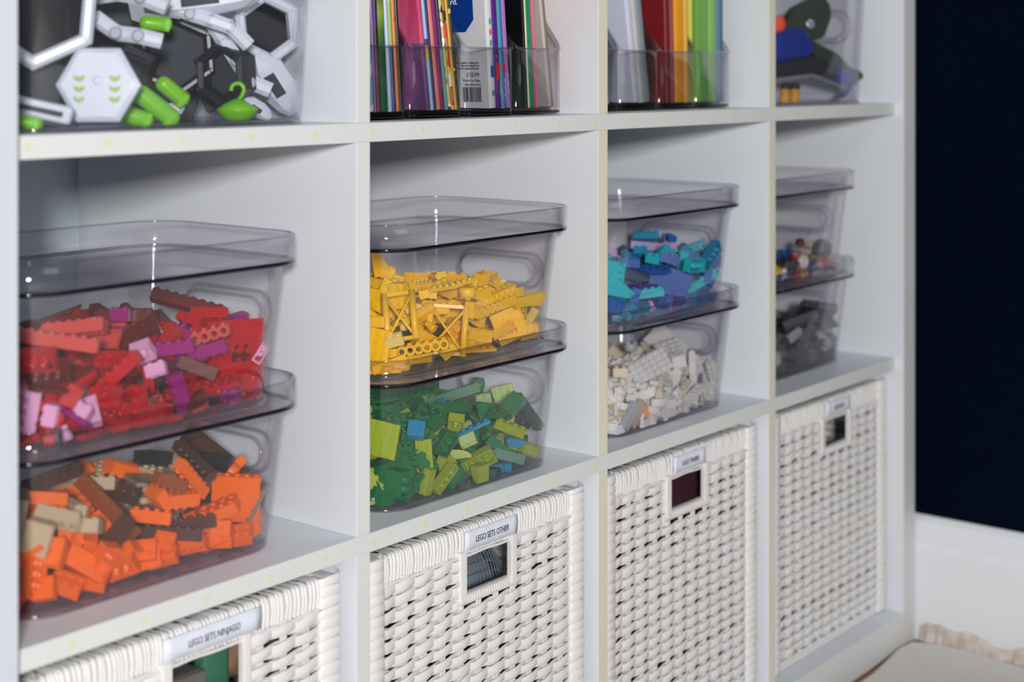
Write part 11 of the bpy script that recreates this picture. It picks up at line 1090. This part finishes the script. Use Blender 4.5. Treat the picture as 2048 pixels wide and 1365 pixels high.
'gry': 'b6x6,H,1,2391,487,649,885,-165,155,-407;b6x2,R,1,1760,387,590,838,-302,-41,-452;p4x4,B,1,2533,434,513,837,-35,470,-280;b4x2,R,1,1798,291,408,698,-411,-339,-478;b4x2,B,1,2082,343,503,891,-119,152,-410;b4x1,V,0,365,755,105,23,-67,60,-37;p4x1,H,1,1676,348,33,922,0,0,-387;p3x2,R,0,1130,429,55,99,-15,0,0;s2x2,H,0,1540,759,351,76,3,2,-65;k4x1,H,0,572,1720,41,71,71,-3,-3;p4x2,B,1,1912,364,73,702,91,-89,701;b4x1,B,0,1566,625,333,73,-68,-5,5;b3x2,B,1,941,338,145,741,477,14,472;p3x2,B,0,1849,1728,81,71,71,0,0;p2x2,B,1,1154,286,33,1000,0,-1,0;b2x1,B,0,282,650,65,60,0,0,80;b2x2,B,0,404,352,84,52,48,48,51;w3x2,H,0,352,1283,18,100,0,0,6;p4x1,B,0,1449,1414,364,100,3,0,-1;b4x1,H,0,427,1613,41,1,1,71,71;b2x1,V,0,2521,417,41,58,-58,41,-41;s2x2,B,0,1640,1530,404,70,2,2,-71;t2x1,V,0,1258,1327,358,2,-63,-78,-3;b4x2,R,0,478,574,81,59,59,39,39;a4x1,R,0,2517,897,41,51,-51,49,-49;t2x1,R,0,860,318,18,32,0,0,-95;b3x2,B,1,2146,758,422,473,-525,-437,-556;v2x1,R,0,654,777,343,36,38,58,62;p2x2,R,0,2053,1742,65,0,0,22,97;b2x1,H,0,2630,1494,244,74,0,-67,0;b4x2,B,0,2535,1544,81,51,51,-49,-49;s2x1,H,0,1179,470,96,0,0,59,-80;b2x1,B,1,1292,292,41,529,529,469,469;c1x1,B,0,255,823,41,51,51,49,49;c1x1,H,0,1340,1526,403,2,-72,-70,-2;b2x1,R,0,368,1685,81,71,-2,70,2;p4x2,V,0,1852,1792,161,50,-50,50,50;c1x1,H,0,415,1516,41,70,-11,-70,-11;b4x1,H,0,2047,1141,368,64,68,25,27;k4x1,H,0,1998,1228,374,25,27,-64,-68;b2x1,V,0,1351,833,347,65,70,19,21;s2x2,V,0,1045,1743,93,36,61,61,-36;p2x2,H,1,2354,246,83,0,0,-741,672;b4x2,B,0,761,509,279,39,28,-50,72;v2x1,R,1,1777,245,91,394,46,918,-16;p4x1,R,0,975,977,342,2,-70,71,2;p2x2,H,0,1811,402,97,13,51,-1,-85;b4x1,H,0,920,1270,377,39,42,-56,-60;b4x2,V,0,1865,1395,426,27,29,63,67;a4x1,H,0,2650,987,170,48,56,-51,43;c1x1,V,0,2601,435,50,73,0,0,69;p2x2,H,0,2133,636,319,0,-8,-100,-3;c1x1,B,0,1223,865,349,65,28,67,-23;c1x1,R,0,316,954,41,51,-51,49,-49;b4x2,R,0,343,382,173,5,-73,-4,68;w3x2,H,0,1434,1296,377,0,1,98,17;b4x1,R,1,1992,304,119,226,-89,-580,-778;b2x1,B,0,1447,1532,395,52,-49,-51,48;a4x1,R,0,1141,695,347,72,2,2,-69;c1x1,V,0,2634,609,141,18,-7,-29,-94;w3x2,B,1,1571,298,46,992,78,-69,-71;p4x1,B,0,1289,1720,167,46,-35,56,60;c1x1,R,0,1356,521,288,4,22,19,96;p4x1,R,0,597,261,33,2,0,0,100;s2x1,V,1,2228,308,118,382,446,784,-202;t2x1,R,0,1955,668,336,46,-42,57,-53;c1x1,B,0,1322,445,41,62,62,-34,-34;b4x1,H,0,2266,1702,124,98,6,19,1;t2x1,H,0,1650,472,49,14,98,-1,-14;s2x1,B,1,2526,360,41,361,-361,608,-608;s2x1,R,0,1700,1414,387,27,29,63,67;b3x2,H,0,1450,1748,138,17,3,-98,4;p2x2,R,0,1287,615,344,7,82,-55,13;s2x1,R,0,275,1460,138,1,1,99,-14;p3x2,B,0,233,563,123,3,74,3,-67;p4x2,H,0,421,1115,33,14,0,0,-99;c1x1,B,0,1520,887,351,6,-5,73,-68;b2x1,B,1,2371,284,153,789,10,-602,-125;w3x2,R,0,2551,1219,77,79,44,20,37;p3x2,B,0,1161,1741,165,66,-45,-22,-56;s2x1,V,0,2010,1758,111,42,57,57,-42;t2x1,H,0,1780,508,102,43,35,53,-65;c1x1,R,0,351,536,50,0,2,-100,0;p4x2,B,0,1121,1748,284,48,86,7,-16;v2x1,H,0,2628,1392,81,51,-49,-51,-49;s2x1,R,0,2441,1721,41,0,0,70,-71;b2x1,H,0,260,835,130,76,0,0,64;b4x1,H,0,977,959,398,64,68,-25,-26;b2x1,H,0,873,1792,87,13,-1,99,-5;v2x1,R,0,2429,871,340,29,-88,-22,32;a4x1,B,1,1136,239,171,105,115,-733,662;p2x2,B,0,1990,1480,368,95,3,-1,31;s2x1,R,0,310,458,50,0,5,-100,0;t2x1,B,0,2541,524,167,19,1,-30,-93;b3x2,R,0,425,1599,130,70,0,0,72;p3x2,B,0,1164,1812,215,73,66,12,-13;p4x2,H,0,1023,658,320,2,-72,69,2;b4x1,R,0,2461,399,138,0,-100,9,0;b2x1,R,0,237,1235,92,3,71,71,4;b2x1,B,0,721,243,100,0,1,-100,0;b4x1,B,0,682,372,176,72,-9,-9,-68;k4x1,B,1,2317,366,41,650,-650,-278,278;p4x1,B,0,483,293,187,13,14,-73,66;b2x1,H,0,1617,1288,409,80,14,-10,57;b4x2,B,0,1737,459,211,49,27,45,-70;b4x1,H,0,825,1340,382,56,60,39,42;b2x1,B,0,2610,864,41,50,50,50,50;c1x1,H,0,1486,1668,368,34,62,-36,-61;a4x1,H,0,1000,660,378,49,52,-48,-51;p4x2,H,1,1498,227,122,739,-670,-50,-55;s2x2,B,0,1264,1111,361,17,-85,33,38;c1x1,H,0,668,331,83,71,71,1,1;w3x2,B,0,793,1055,339,3,-97,26,1;c1x1,H,0,1348,1754,50,0,99,13,0;b2x1,B,0,2190,455,68,9,-6,77,63;c1x1,H,1,1051,257,92,1,-440,898,0;p2x2,B,0,1283,1650,311,74,-65,10,12;b4x2,R,0,444,1731,243,46,49,-50,54;p4x1,H,0,457,275,328,93,5,36,2;b2x1,R,0,1050,491,135,7,70,-7,-70;p4x1,H,1,2435,351,104,240,84,967,-21;c1x1,V,0,2617,498,41,48,-48,52,-52;s2x1,R,0,1311,950,355,62,66,29,31;b4x2,B,0,2104,1785,272,67,-74,7,6;b2x2,V,1,805,262,252,341,620,-583,-400;b4x2,B,0,1731,876,390,73,-68,6,-6;p4x2,R,0,2575,541,122,69,-23,-19,-66;w3x2,H,0,773,1581,375,82,3,-2,58;t2x1,R,0,782,1747,43,35,30,58,68;p2x2,H,0,1570,1755,165,98,-5,17,-1;v2x1,R,0,2598,1417,178,0,-93,0,37;w3x2,R,0,701,829,399,98,-6,2,-21;b2x1,H,1,2525,366,227,707,-707,-9,9;b2x1,R,0,604,248,263,37,42,62,-55;b2x1,B,0,958,1576,398,56,60,-39,-41;t2x1,R,0,820,685,314,2,-73,69,2;s2x1,R,0,1886,1689,199,42,3,90,6;a4x1,B,0,1135,1491,401,99,3,0,11;p4x2,B,0,492,1048,290,98,-12,-15,5;a4x1,B,0,362,992,168,4,98,9,18;v2x1,B,0,2483,315,236,0,-72,70,0;c1x1,B,0,925,1703,160,76,-66,0,0;c1x1,R,0,2018,678,337,68,73,-6,-6;a4x1,H,0,510,275,180,32,2,-95,-5;a4x1,B,0,1803,1329,452,89,12,21,-38;b4x1,B,0,321,1570,148,26,68,-26,-64;c1x1,H,0,2049,433,41,8,-70,-8,-70;b2x1,V,0,555,1400,84,0,69,0,-73;t2x1,R,0,1192,1013,336,36,1,-3,93;b2x2,B,0,268,468,320,44,56,-48,-51;b4x1,R,0,508,1224,294,19,46,-80,34;c1x1,R,0,2621,1119,41,11,11,-70,-70;b4x2,R,1,2234,522,399,118,-260,785,-549;b2x1,B,0,297,1404,63,56,43,-57,-42;v2x1,R,0,2209,1458,399,74,2,-2,67;b2x1,H,0,681,408,346,43,24,-46,74;b4x2,H,0,366,1156,124,69,65,23,22;b3x2,H,1,1603,338,231,406,-644,588,275;b4x1,H,0,1075,350,227,28,24,-73,57;k4x1,H,0,2459,1709,169,77,-17,57,-21;b2x2,R,1,920,242,309,393,-347,-569,-634;s2x1,R,0,505,226,353,36,2,-93,-5;a4x1,R,0,901,662,345,73,2,2,-69;b4x2,B,0,2470,693,242,18,60,39,67;b4x1,R,0,2597,845,155,5,81,-59,3;p4x2,H,0,667,417,33,0,-100,-2,0;w3x2,H,0,1156,986,390,3,94,-32,12;c1x1,R,0,418,973,41,4,-71,4,71;p4x2,B,1,2209,991,420,27,-721,691,33;b2x2,H,0,414,875,192,37,59,68,24;s2x1,V,0,2600,1309,177,88,-23,41,-8;p3x2,B,0,1386,432,230,71,-48,-8,-51;p3x2,H,0,2517,893,293,23,-77,-51,-32;c1x1,H,0,2630,1570,210,0,-72,-70,0;p4x2,V,0,477,875,82,45,-48,55,-52;b3x2,B,0,1583,1767,238,1,17,5,98;w3x2,B,1,2060,244,115,27,200,-711,674;b3x2,H,0,1573,487,226,37,-42,65,52;b2x2,R,0,1745,1241,415,30,64,34,-62;p2x2,V,0,2516,1066,148,3,10,-94,-31;s2x2,H,0,518,1104,123,63,63,-32,-32;t2x1,H,1,2151,212,116,741,-671,-21,-23;w3x2,H,0,454,481,415,10,3,-3,99;b2x2,R,0,2530,1638,218,0,-73,68,0;p4x2,B,1,2028,325,218,688,-220,299,623;p3x2,H,0,748,912,352,86,8,-10,49;b3x2,B,1,1393,343,170,320,-93,-883,-332;t2x1,B,0,1659,1675,294,98,7,17,1;p4x2,R,0,1923,1439,471,27,29,63,67;b4x2,B,0,568,1771,337,51,-54,46,49;b4x2,B,0,576,1429,390,77,-2,-22,60;b2x1,B,0,362,774,315,44,70,-36,-43;p2x2,H,0,266,938,227,6,-100,0,-8;b2x1,B,0,1038,452,337,5,88,0,46;p4x2,R,0,363,1603,224,38,61,-39,-57;w3x2,V,0,2140,1006,336,97,3,-1,25;b2x2,H,0,2632,629,284,33,-60,-33,65;p4x1,R,0,1055,1128,409,59,-58,30,-48;p4x2,B,0,1272,376,244,77,26,-34,-48;p3x2,H,0,2166,913,371,0,1,-100,-4;s2x1,B,0,2115,1380,473,77,2,0,64;p2x2,R,0,1463,1007,381,74,-22,22,-59;p4x1,B,0,1479,1243,394,48,8,15,-86;s2x1,B,0,2381,670,328,22,48,82,-24;a4x1,B,0,253,787,246,39,66,-37,-52;t2x1,B,0,2255,419,18,39,0,0,-92;b2x1,V,0,1689,1753,101,3,71,71,-4;t2x1,B,0,755,1826,201,71,63,-21,23;b4x1,B,0,2506,1621,419,30,-49,59,-57;v2x1,H,0,2004,514,250,34,-3,94,-11;w3x2,B,0,561,551,130,25,-56,46,-64;b2x1,H,0,2501,1710,306,66,-75,2,-4;b3x2,H,0,1920,960,396,65,69,-22,-23;b3x2,R,1,2373,1045,372,694,126,74,705;c1x1,B,0,541,776,41,71,3,71,-3;p2x2,R,0,2087,472,240,36,-3,93,-11;p4x1,B,0,1364,411,107,15,-23,57,-78;v2x1,R,0,640,1748,130,74,0,0,-67;t2x1,R,0,418,407,81,59,-39,59,39;a4x1,R,0,468,1505,227,62,-62,33,-33;p2x2,B,0,2199,451,138,10,-1,99,-10;b4x1,H,1,1968,384,253,323,-811,236,-426;b3x2,B,0,2454,521,282,88,39,4,25;b2x2,H,0,2571,796,358,72,22,57,32;t2x1,V,0,2041,1697,194,99,16,1,-3;p2x2,H,0,1400,999,387,22,74,-59,-22;p3x2,B,0,805,1740,168,95,-3,-32,-7;b4x2,H,0,2491,1454,92,55,-44,44,-55;b4x1,H,0,2531,805,139,1,81,-59,-1;b4x1,B,0,909,1209,453,60,65,-32,-34;b2x2,B,0,250,1270,230,56,44,51,48;w3x2,H,0,1426,1769,383,9,-56,72,41;b4x1,V,1,1256,213,479,6,132,140,-981;b4x1,H,0,1853,1673,312,90,6,-42,-3;b2x1,R,0,1980,804,354,99,3,0,-10;b2x1,R,0,2324,440,130,70,0,0,-72;b4x1,H,0,442,611,212,70,-54,-28,37;p4x2,B,0,1396,377,391,1,84,-49,-25;p4x2,H,1,2559,990,509,137,1,-990,-22;b3x2,B,0,506,633,454,10,-1,-2,100;s2x1,R,1,2396,282,264,123,638,705,-285;b2x1,H,0,1443,466,264,77,12,-53,-32;a4x1,H,0,2400,1685,291,70,-61,-24,-28;p2x2,H,0,1707,753,365,8,3,30,95;b4x1,B,0,1222,756,436,33,28,-60,-67;b4x2,B,0,2167,1704,417,6,70,-71,0;s2x1,B,0,552,900,44,51,-49,-49,51;v2x1,V,0,1938,1120,447,65,70,20,21;p2x2,B,1,2466,366,316,630,11,114,768;t2x1,B,0,2602,1368,269,21,-76,-54,30;b4x1,B,0,474,1325,87,90,-2,-2,-44;b4x1,R,0,2672,827,400,0,-70,-71,7;p4x1,H,0,2661,1142,291,68,-12,19,70;p2x2,H,0,1234,464,335,1,49,85,-19;b2x1,H,0,442,1380,190,48,-2,2,88;b3x2,V,1,2259,316,281,628,-44,354,-692;b2x1,B,1,1268,228,340,919,149,-365,20;p3x2,R,0,2544,1215,157,35,25,-10,90;b2x2,H,1,1937,525,362,757,553,-131,324;b4x2,B,0,520,569,312,32,-41,69,-50;b4x1,H,0,1182,1310,424,11,-42,90,1;s2x1,B,0,2444,1531,303,28,58,22,73;b3x2,B,0,788,433,406,50,-72,39,27;b2x1,R,0,2588,452,268,7,19,-95,23;c1x1,V,0,598,436,83,2,-2,71,-71;s2x1,H,0,221,739,354,16,-66,15,-72;s2x1,H,0,263,1151,253,1,5,-8,-100;p4x2,H,0,1620,1071,435,22,89,-38,10;k4x1,B,0,2529,1117,265,7,80,59,7;b4x1,H,0,563,1661,185,50,50,49,-51;k4x1,H,1,1074,213,358,400,19,-915,-47;b4x2,R,0,1231,1221,489,40,-84,-36,12;t2x1,V,0,1650,1812,288,98,-5,17,-1;p2x2,B,0,1616,1054,339,63,2,-3,78;p2x2,R,0,1862,704,315,78,3,-2,62;s2x2,H,0,1156,364,267,12,-47,67,56;p3x2,H,0,579,857,161,61,36,-35,-61;k4x1,B,1,2592,1037,341,243,-637,664,306;p2x2,H,0,2622,1366,313,34,63,-67,-20;c1x1,H,0,562,1020,52,71,2,2,71;b2x2,R,0,1085,1341,422,29,31,-62,-66;p4x1,R,0,1310,1749,312,66,-73,14,12;b4x1,H,0,2431,1419,321,36,-67,61,22;p3x2,R,0,2576,1551,312,46,-20,78,-37;b2x2,R,0,1687,1717,381,31,63,-69,16;s2x1,H,1,1872,346,244,406,318,705,-487;v2x1,H,0,734,1382,430,66,63,-37,17;w3x2,H,0,2508,1635,274,2,87,14,48;c1x1,R,0,2170,501,190,14,71,69,0;p2x2,H,0,2055,1654,284,75,-66,0,0;b4x2,R,0,403,1352,306,20,-60,78,-4;b4x2,V,0,371,1582,363,12,-17,83,-52;s2x1,H,0,493,345,91,32,-54,75,23;v2x1,H,0,2277,777,343,15,16,-67,-71;v2x1,R,0,564,1562,170,1,70,0,-71;c1x1,H,0,2447,1160,238,8,-15,32,93;v2x1,B,0,547,1521,50,0,70,71,0;b4x1,H,0,1436,1498,482,50,2,3,-86;b2x1,H,0,2192,386,218,90,-13,-6,41;b2x1,B,0,723,657,389,86,1,51,4;b4x1,R,0,888,651,450,3,-76,64,2;s2x1,V,1,2541,344,316,724,0,0,-690;b2x1,R,0,2651,1125,179,17,-70,-69,-10;b3x2,B,0,469,353,295,51,62,45,-40;w3x2,H,0,2026,1486,411,92,3,1,-40;t2x1,R,0,2667,861,161,0,-70,0,71;p4x2,H,0,1493,1112,451,2,-1,24,97;s2x2,B,0,1136,1643,404,19,68,69,-18;w3x2,H,0,2268,1285,399,5,12,9,99;p4x2,B,0,359,412,348,56,-34,33,-68;b2x1,H,0,1394,818,435,91,3,-1,41;a4x1,H,0,2538,1242,355,70,-71,-3,-11;s2x2,R,0,258,620,298,100,1,-5,0;s2x1,R,0,1766,1111,361,15,-87,27,38;b2x2,V,0,582,1146,376,54,7,-18,-82;c1x1,R,0,920,453,276,69,-30,-12,65;k4x1,V,0,348,624,360,18,20,-96,-5;b4x2,B,0,829,1765,336,19,-32,71,60;t2x1,B,0,1866,1763,41,0,0,-71,-71;b2x1,B,0,281,1387,173,1,15,-14,-98;p4x1,H,0,1747,1800,164,4,71,4,71;b2x1,B,0,244,1028,293,26,-68,-31,61;b2x2,B,1,2429,949,459,561,137,51,815;b2x2,B,0,2335,1654,440,72,69,3,3;a4x1,B,1,1568,582,419,983,33,-6,181;p2x2,R,1,1856,675,356,105,4,-34,994;b4x1,V,0,1309,1813,301,1,18,5,98;p3x2,B,0,1478,1316,471,12,84,50,21;p4x1,H,0,336,807,253,64,6,-17,75;k4x1,B,0,600,412,324,40,63,66,-2;p4x2,B,0,1329,632,402,35,-5,-23,-91;b2x2,R,1,1072,309,409,248,-267,559,745'
}
WHERE = {'red': 'red box', 'org': 'orange box', 'yel': 'yellow box', 'grn': 'green box', 'blu': 'blue box', 'wht': 'white box', 'min': 'figure box', 'gry': 'grey box'}
def kname(kind):
    t = kind[0]; a = kind[1:].split('x'); nx = a[0]; ny = a[1] if len(a) > 1 else '1'; ly = a[2] if len(a) > 2 else '1'
    nw = {'1': 'one', '2': 'two', '3': 'three', '4': 'four', '5': 'five', '6': 'six', '8': 'eight', '10': 'ten', '12': 'twelve'}
    sz = '%s by %s' % tuple(nw[q] for q in sorted((nx, ny), key=int))
    d = {'b': ('toy_brick', sz+' brick' if ly == '1' else 'tall brick'), 'p': ('toy_plate', sz+' plate'), 't': ('toy_tile', 'smooth toy tile'), 's': ('slope_brick', 'sloped toy brick'), 'u': ('ridge_brick', 'roof ridge toy brick'),
         'v': ('curved_brick', 'curved toy brick'), 'w': ('wedge_plate', 'wedge-shaped toy plate'), 'k': ('beam_brick', 'toy beam with holes'), 'c': ('round_brick', 'round toy brick'), 'n': ('cone_brick', 'cone toy brick'), 'a': ('arch_brick', 'arched toy brick'),
         'f': ('lattice_fence', 'cross-braced lattice panel'), 'l': ('leaf_plate', 'leaf-shaped toy piece'), 'o': ('minifigure_piece', 'toy figure head'), 'h': ('minifigure_piece', 'toy figure hair piece'), 'y': ('minifigure_piece', 'toy figure torso'), 'g': ('minifigure_piece', 'toy figure legs'), 'r': ('minifigure_piece', 'toy wheel')}
    return d[t]
MESH = {}
def brick_mesh(kind):
    if kind not in MESH:
        me = bpy.data.meshes.new(kname(kind)[0]); bm = brick_bm(kind); bm.to_mesh(me); bm.free(); me.materials.append(brick_mat('red')); MESH[kind] = me
    return MESH[kind]
def place_vocab(x, z, front):
    a = 'left' if x < 0.105 else ('right' if x > 0.19 else 'middle')
    return ('%s of %%s' % {'left': 'left part', 'middle': 'middle', 'right': 'right part'}[a]), a
VB = 0.0003
for key, s in DATA.items():
    bx0, by0, bz0 = BOXES[key]; rows = []
    for line in s.split(';'):
        f = line.split(',')
        rows.append((f[0], CODES[f[1]], int(f[2]), [float(v)/1e4 for v in f[3:6]], [float(v)/1000 for v in f[6:10]]))
    groups = {}; stuff = bmesh.new(); smats = []; 
    for kind, col, vis, loc, q in rows:
        M = Matrix.Translation((bx0+loc[0], by0+loc[1], bz0+VB+0.003+loc[2])) @ Quaternion(q).normalized().to_matrix().to_4x4()
        if not vis:
            me = brick_mesh(kind).copy(); me.transform(M); n0 = len(stuff.faces); stuff.from_mesh(me); bpy.data.meshes.remove(me)
            if col not in smats: smats.append(col)
            stuff.faces.ensure_lookup_table()
            for i in range(n0, len(stuff.faces)): stuff.faces[i].material_index = smats.index(col)
            continue
        nm, words = kname(kind)
        o = bpy.data.objects.new(nm, brick_mesh(kind)); C.objects.link(o); o.matrix_world = M
        o.material_slots[0].link = 'OBJECT'; o.material_slots[0].material = brick_mat(col)
        lv = 'low' if loc[2] < 0.022 else ('top' if loc[2] > 0.046 else 'mid')
        ac = 'left' if loc[0] < 0.105 else ('right' if loc[0] > 0.19 else 'centre')
        fb = 'front' if loc[1] < 0.055 else 'back'
        groups.setdefault((words+('' if kind[0] not in 'ohygr' else '~'), col, lv, ac, fb), []).append((loc[0], o, words))
    for (kd, col, lv, ac, fb), L in groups.items():
        L.sort(key=lambda e: e[0]); cn = CNAME.get(col, col)
        side = {'left': 'left', 'centre': 'centre', 'right': 'right'}[ac]
        pos = {'low': 'low at ', 'mid': 'halfway up at ', 'top': 'topmost at '}[lv]+('front ' if fb == 'front' else 'back ')+side+' in '+WHERE[key]
        for i, (_, o, words) in enumerate(L):
            pre = ''
            if len(L) == 2: pre = ('left-hand ', 'right-hand ')[i]
            elif len(L) == 3: pre = ('leftmost ', 'middle ', 'rightmost ')[i]
            elif 3 < len(L) < 7: pre = ('leftmost ', 'second-from-left ', 'third-from-left ', 'fourth-from-left ', 'fifth-from-left ', 'sixth-from-left ')[i]
            elif len(L) > 6: o['group'] = '%s %s pieces, %s' % (cn, words, pos)
            if 'group' not in o.keys(): o['group'] = 'loose pieces in '+WHERE[key]
            o['label'] = pre+cn+' '+words+' '+pos
            o['category'] = 'toy brick' if kd[-1] != '~' else 'toy figure part'
    if len(stuff.faces):
        o = obj('buried_bricks', stuff, [brick_mat(c) for c in smats]); tag(o, 'loose pieces buried deeper in the heap inside the '+WHERE[key], 'toy bricks', None, 'stuff')
